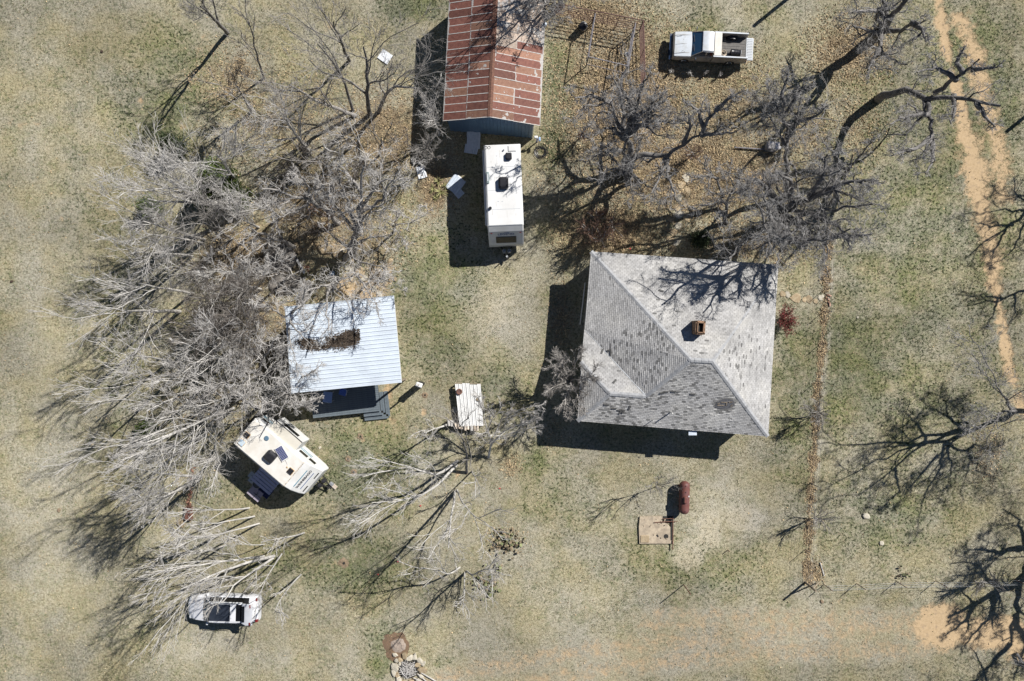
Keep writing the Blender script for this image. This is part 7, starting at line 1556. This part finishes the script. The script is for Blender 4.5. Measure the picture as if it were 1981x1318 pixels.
tree('dark oak beside the barn top with twigs over the pale roofing', (1088, 12), (1050, 20), 8.0, 'dark', 139, .2, limbs=[[(1088, 12, 0), (1082, -30, 3), (1086, -80, 5.5), (1087, -140, 8)], [(1082, -30, 3), (1050, -20, 5), (1018, 2, 7)], [(1084, -20, 2.4), (1058, 8, 5), (1035, 14, 6.5)], [(1082, -30, 3), (1060, -80, 6), (1035, -110, 8)], [(1086, -80, 5.5), (1110, -110, 7.5)], [(1083, -25, 2.8), (1075, 0, 4.5), (1070, 22, 6)], [(1070, -55, 4.6), (1040, -60, 6.4), (1010, -50, 8)]], dens=1.15)
# -- trees standing beyond the right edge, their shadows fall into the picture
S_ = 's'
tree('tree beyond the right edge, upper, shadow falls on the track', (2065, 352), (2150, 300), 8.0, 'dark', 140, .17, limbs=[[(2065, 352, 0), (1992, 410, 3, S_), (1945, 445, 5, S_), (1905, 468, 6.6, S_), (1868, 500, 8, S_)], [(1960, 436, 4.4, S_), (1915, 438, 6.2, S_), (1878, 425, 7.8, S_)], [(1992, 410, 3, S_), (1966, 478, 5, S_), (1935, 505, 7, S_)], [(1992, 410, 3, S_), (1955, 405, 5, S_), (1900, 412, 7.5, S_)], [(1945, 445, 5, S_), (1925, 480, 6.6, S_), (1915, 520, 8, S_)], [(2010, 395, 2.4, S_), (1985, 380, 5, S_), (1940, 385, 7.5, S_)]], dens=1.0)
tree('tree beyond the right edge beside the track, second from top', (2078, 490), (2130, 430), 7.5, 'dark', 141, .15, limbs=[[(2078, 490, 0), (2005, 545, 3, S_), (1962, 570, 4.8, S_), (1930, 580, 6, S_), (1870, 592, 8, S_)], [(1962, 570, 4.8, S_), (1966, 600, 6, S_), (1945, 640, 7.6, S_)], [(1930, 580, 6, S_), (1922, 610, 7, S_), (1900, 645, 8, S_)], [(1940, 578, 5.6, S_), (1900, 570, 7, S_), (1870, 575, 8, S_)]], dens=.8)
tree('tall grey bare tree at the right edge with a huge branching shadow', (1963, 795), (2080, 790), 10.0, 'dark', 142, .2, limbs=[[(1963, 795, 0), (1915, 818, 2.4, S_), (1870, 838, 4.2, S_), (1828, 855, 5.6, S_), (1790, 860, 6.4, S_), (1730, 905, 8, S_), (1660, 960, 9.6, S_)], [(1790, 852, 6.2, S_), (1775, 820, 7.4, S_), (1745, 795, 9, S_)], [(1828, 855, 5.6, S_), (1820, 900, 7, S_), (1790, 960, 8.4, S_), (1775, 1015, 9.8, S_)], [(1830, 856, 5.6, S_), (1840, 900, 7, S_), (1838, 940, 8.4, S_)], [(1828, 855, 5.6, S_), (1870, 872, 7, S_), (1895, 905, 8.4, S_), (1925, 930, 9.6, S_)], [(1730, 905, 8, S_), (1740, 950, 8.6, S_), (1700, 990, 9.8, S_)], [(1790, 860, 6.4, S_), (1740, 862, 7.6, S_), (1680, 870, 9.4, S_)], [(1868, 838, 4.2, S_), (1820, 800, 6.4, S_), (1785, 780, 8, S_)], [(1870, 838, 4.2, S_), (1830, 805, 6, S_), (1830, 770, 8, S_)], [(1963, 795, 2), (1940, 770, 5), (1915, 715, 8)], [(1965, 795, 2.4), (1925, 800, 5), (1895, 835, 7)], [(1815, 880, 6.4, S_), (1770, 930, 8, S_), (1730, 985, 9.4, S_)], [(1870, 872, 7, S_), (1885, 860, 8, S_), (1925, 868, 9.2, S_)]], dens=1.15)
tree('dark oak at the bottom right edge shading the sand patch', (2012, 1098), (2120, 1130), 9.0, 'dark', 143, .38, limbs=[[(2012, 1098, 0), (1972, 1125, 2.2, S_), (1925, 1145, 3.6, S_), (1885, 1170, 5, S_), (1835, 1195, 7.4, S_)], [(1972, 1125, 2.2, S_), (1965, 1190, 4.4, S_), (1955, 1245, 6.2, S_), (1900, 1300, 8, S_)], [(1985, 1115, 1.8, S_), (1980, 1060, 4, S_), (1978, 1010, 6, S_), (1940, 985, 8, S_)], [(1965, 1190, 4.4, S_), (1985, 1250, 6.4, S_), (1960, 1318, 8.4, S_)], [(1930, 1143, 3.6, S_), (1915, 1195, 5.4, S_), (1865, 1250, 7.6, S_)], [(1980, 1060, 4, S_), (1935, 1070, 5.6, S_), (1885, 1062, 7.6, S_)], [(1940, 1140, 3.4, S_), (1905, 1115, 5.4, S_), (1870, 1095, 7.4, S_)], [(1955, 1245, 6.2, S_), (1930, 1270, 7, S_), (1880, 1330, 8.4, S_)], [(1885, 1170, 5, S_), (1870, 1200, 6.4, S_), (1830, 1230, 8, S_)]], dens=1.3)
tree('second dark oak beyond the bottom right corner', (2080, 1310), (2140, 1330), 7.5, 'dark', 144, .2, dens=.8)
tree('small bare bush beside the red post fence at the right', (1900, 1125), (1912, 1128), 2.0, 'brush', 145, .03, cat='shrub', sp=1.2, dens=.7)
k = MB(); k.tube([(0, 0, .15), (.35, -.55, .2), (.8, -.95, .15)], [.11, .09, .05], 8); o = k.build('fallen_log', M_bark_dark); o.location = P(1963, 1262, 0); tag(o, 'dark fallen log at the bottom right edge under the oak shadow', 'log')
# twig litter along the pickup's shadow
for i, (px, py) in enumerate(((1298, 140), (1335, 143), (1365, 144), (1392, 147))):
    tree('tiny pale dry weed in the shadow edge below the pickup', (px, py), (px + 1, py - 3), .5, 'palebrush', 150 + i, .012, cat='weed', name='dry_weed', sp=1.1, dens=.55, group='dry weeds below the pickup')
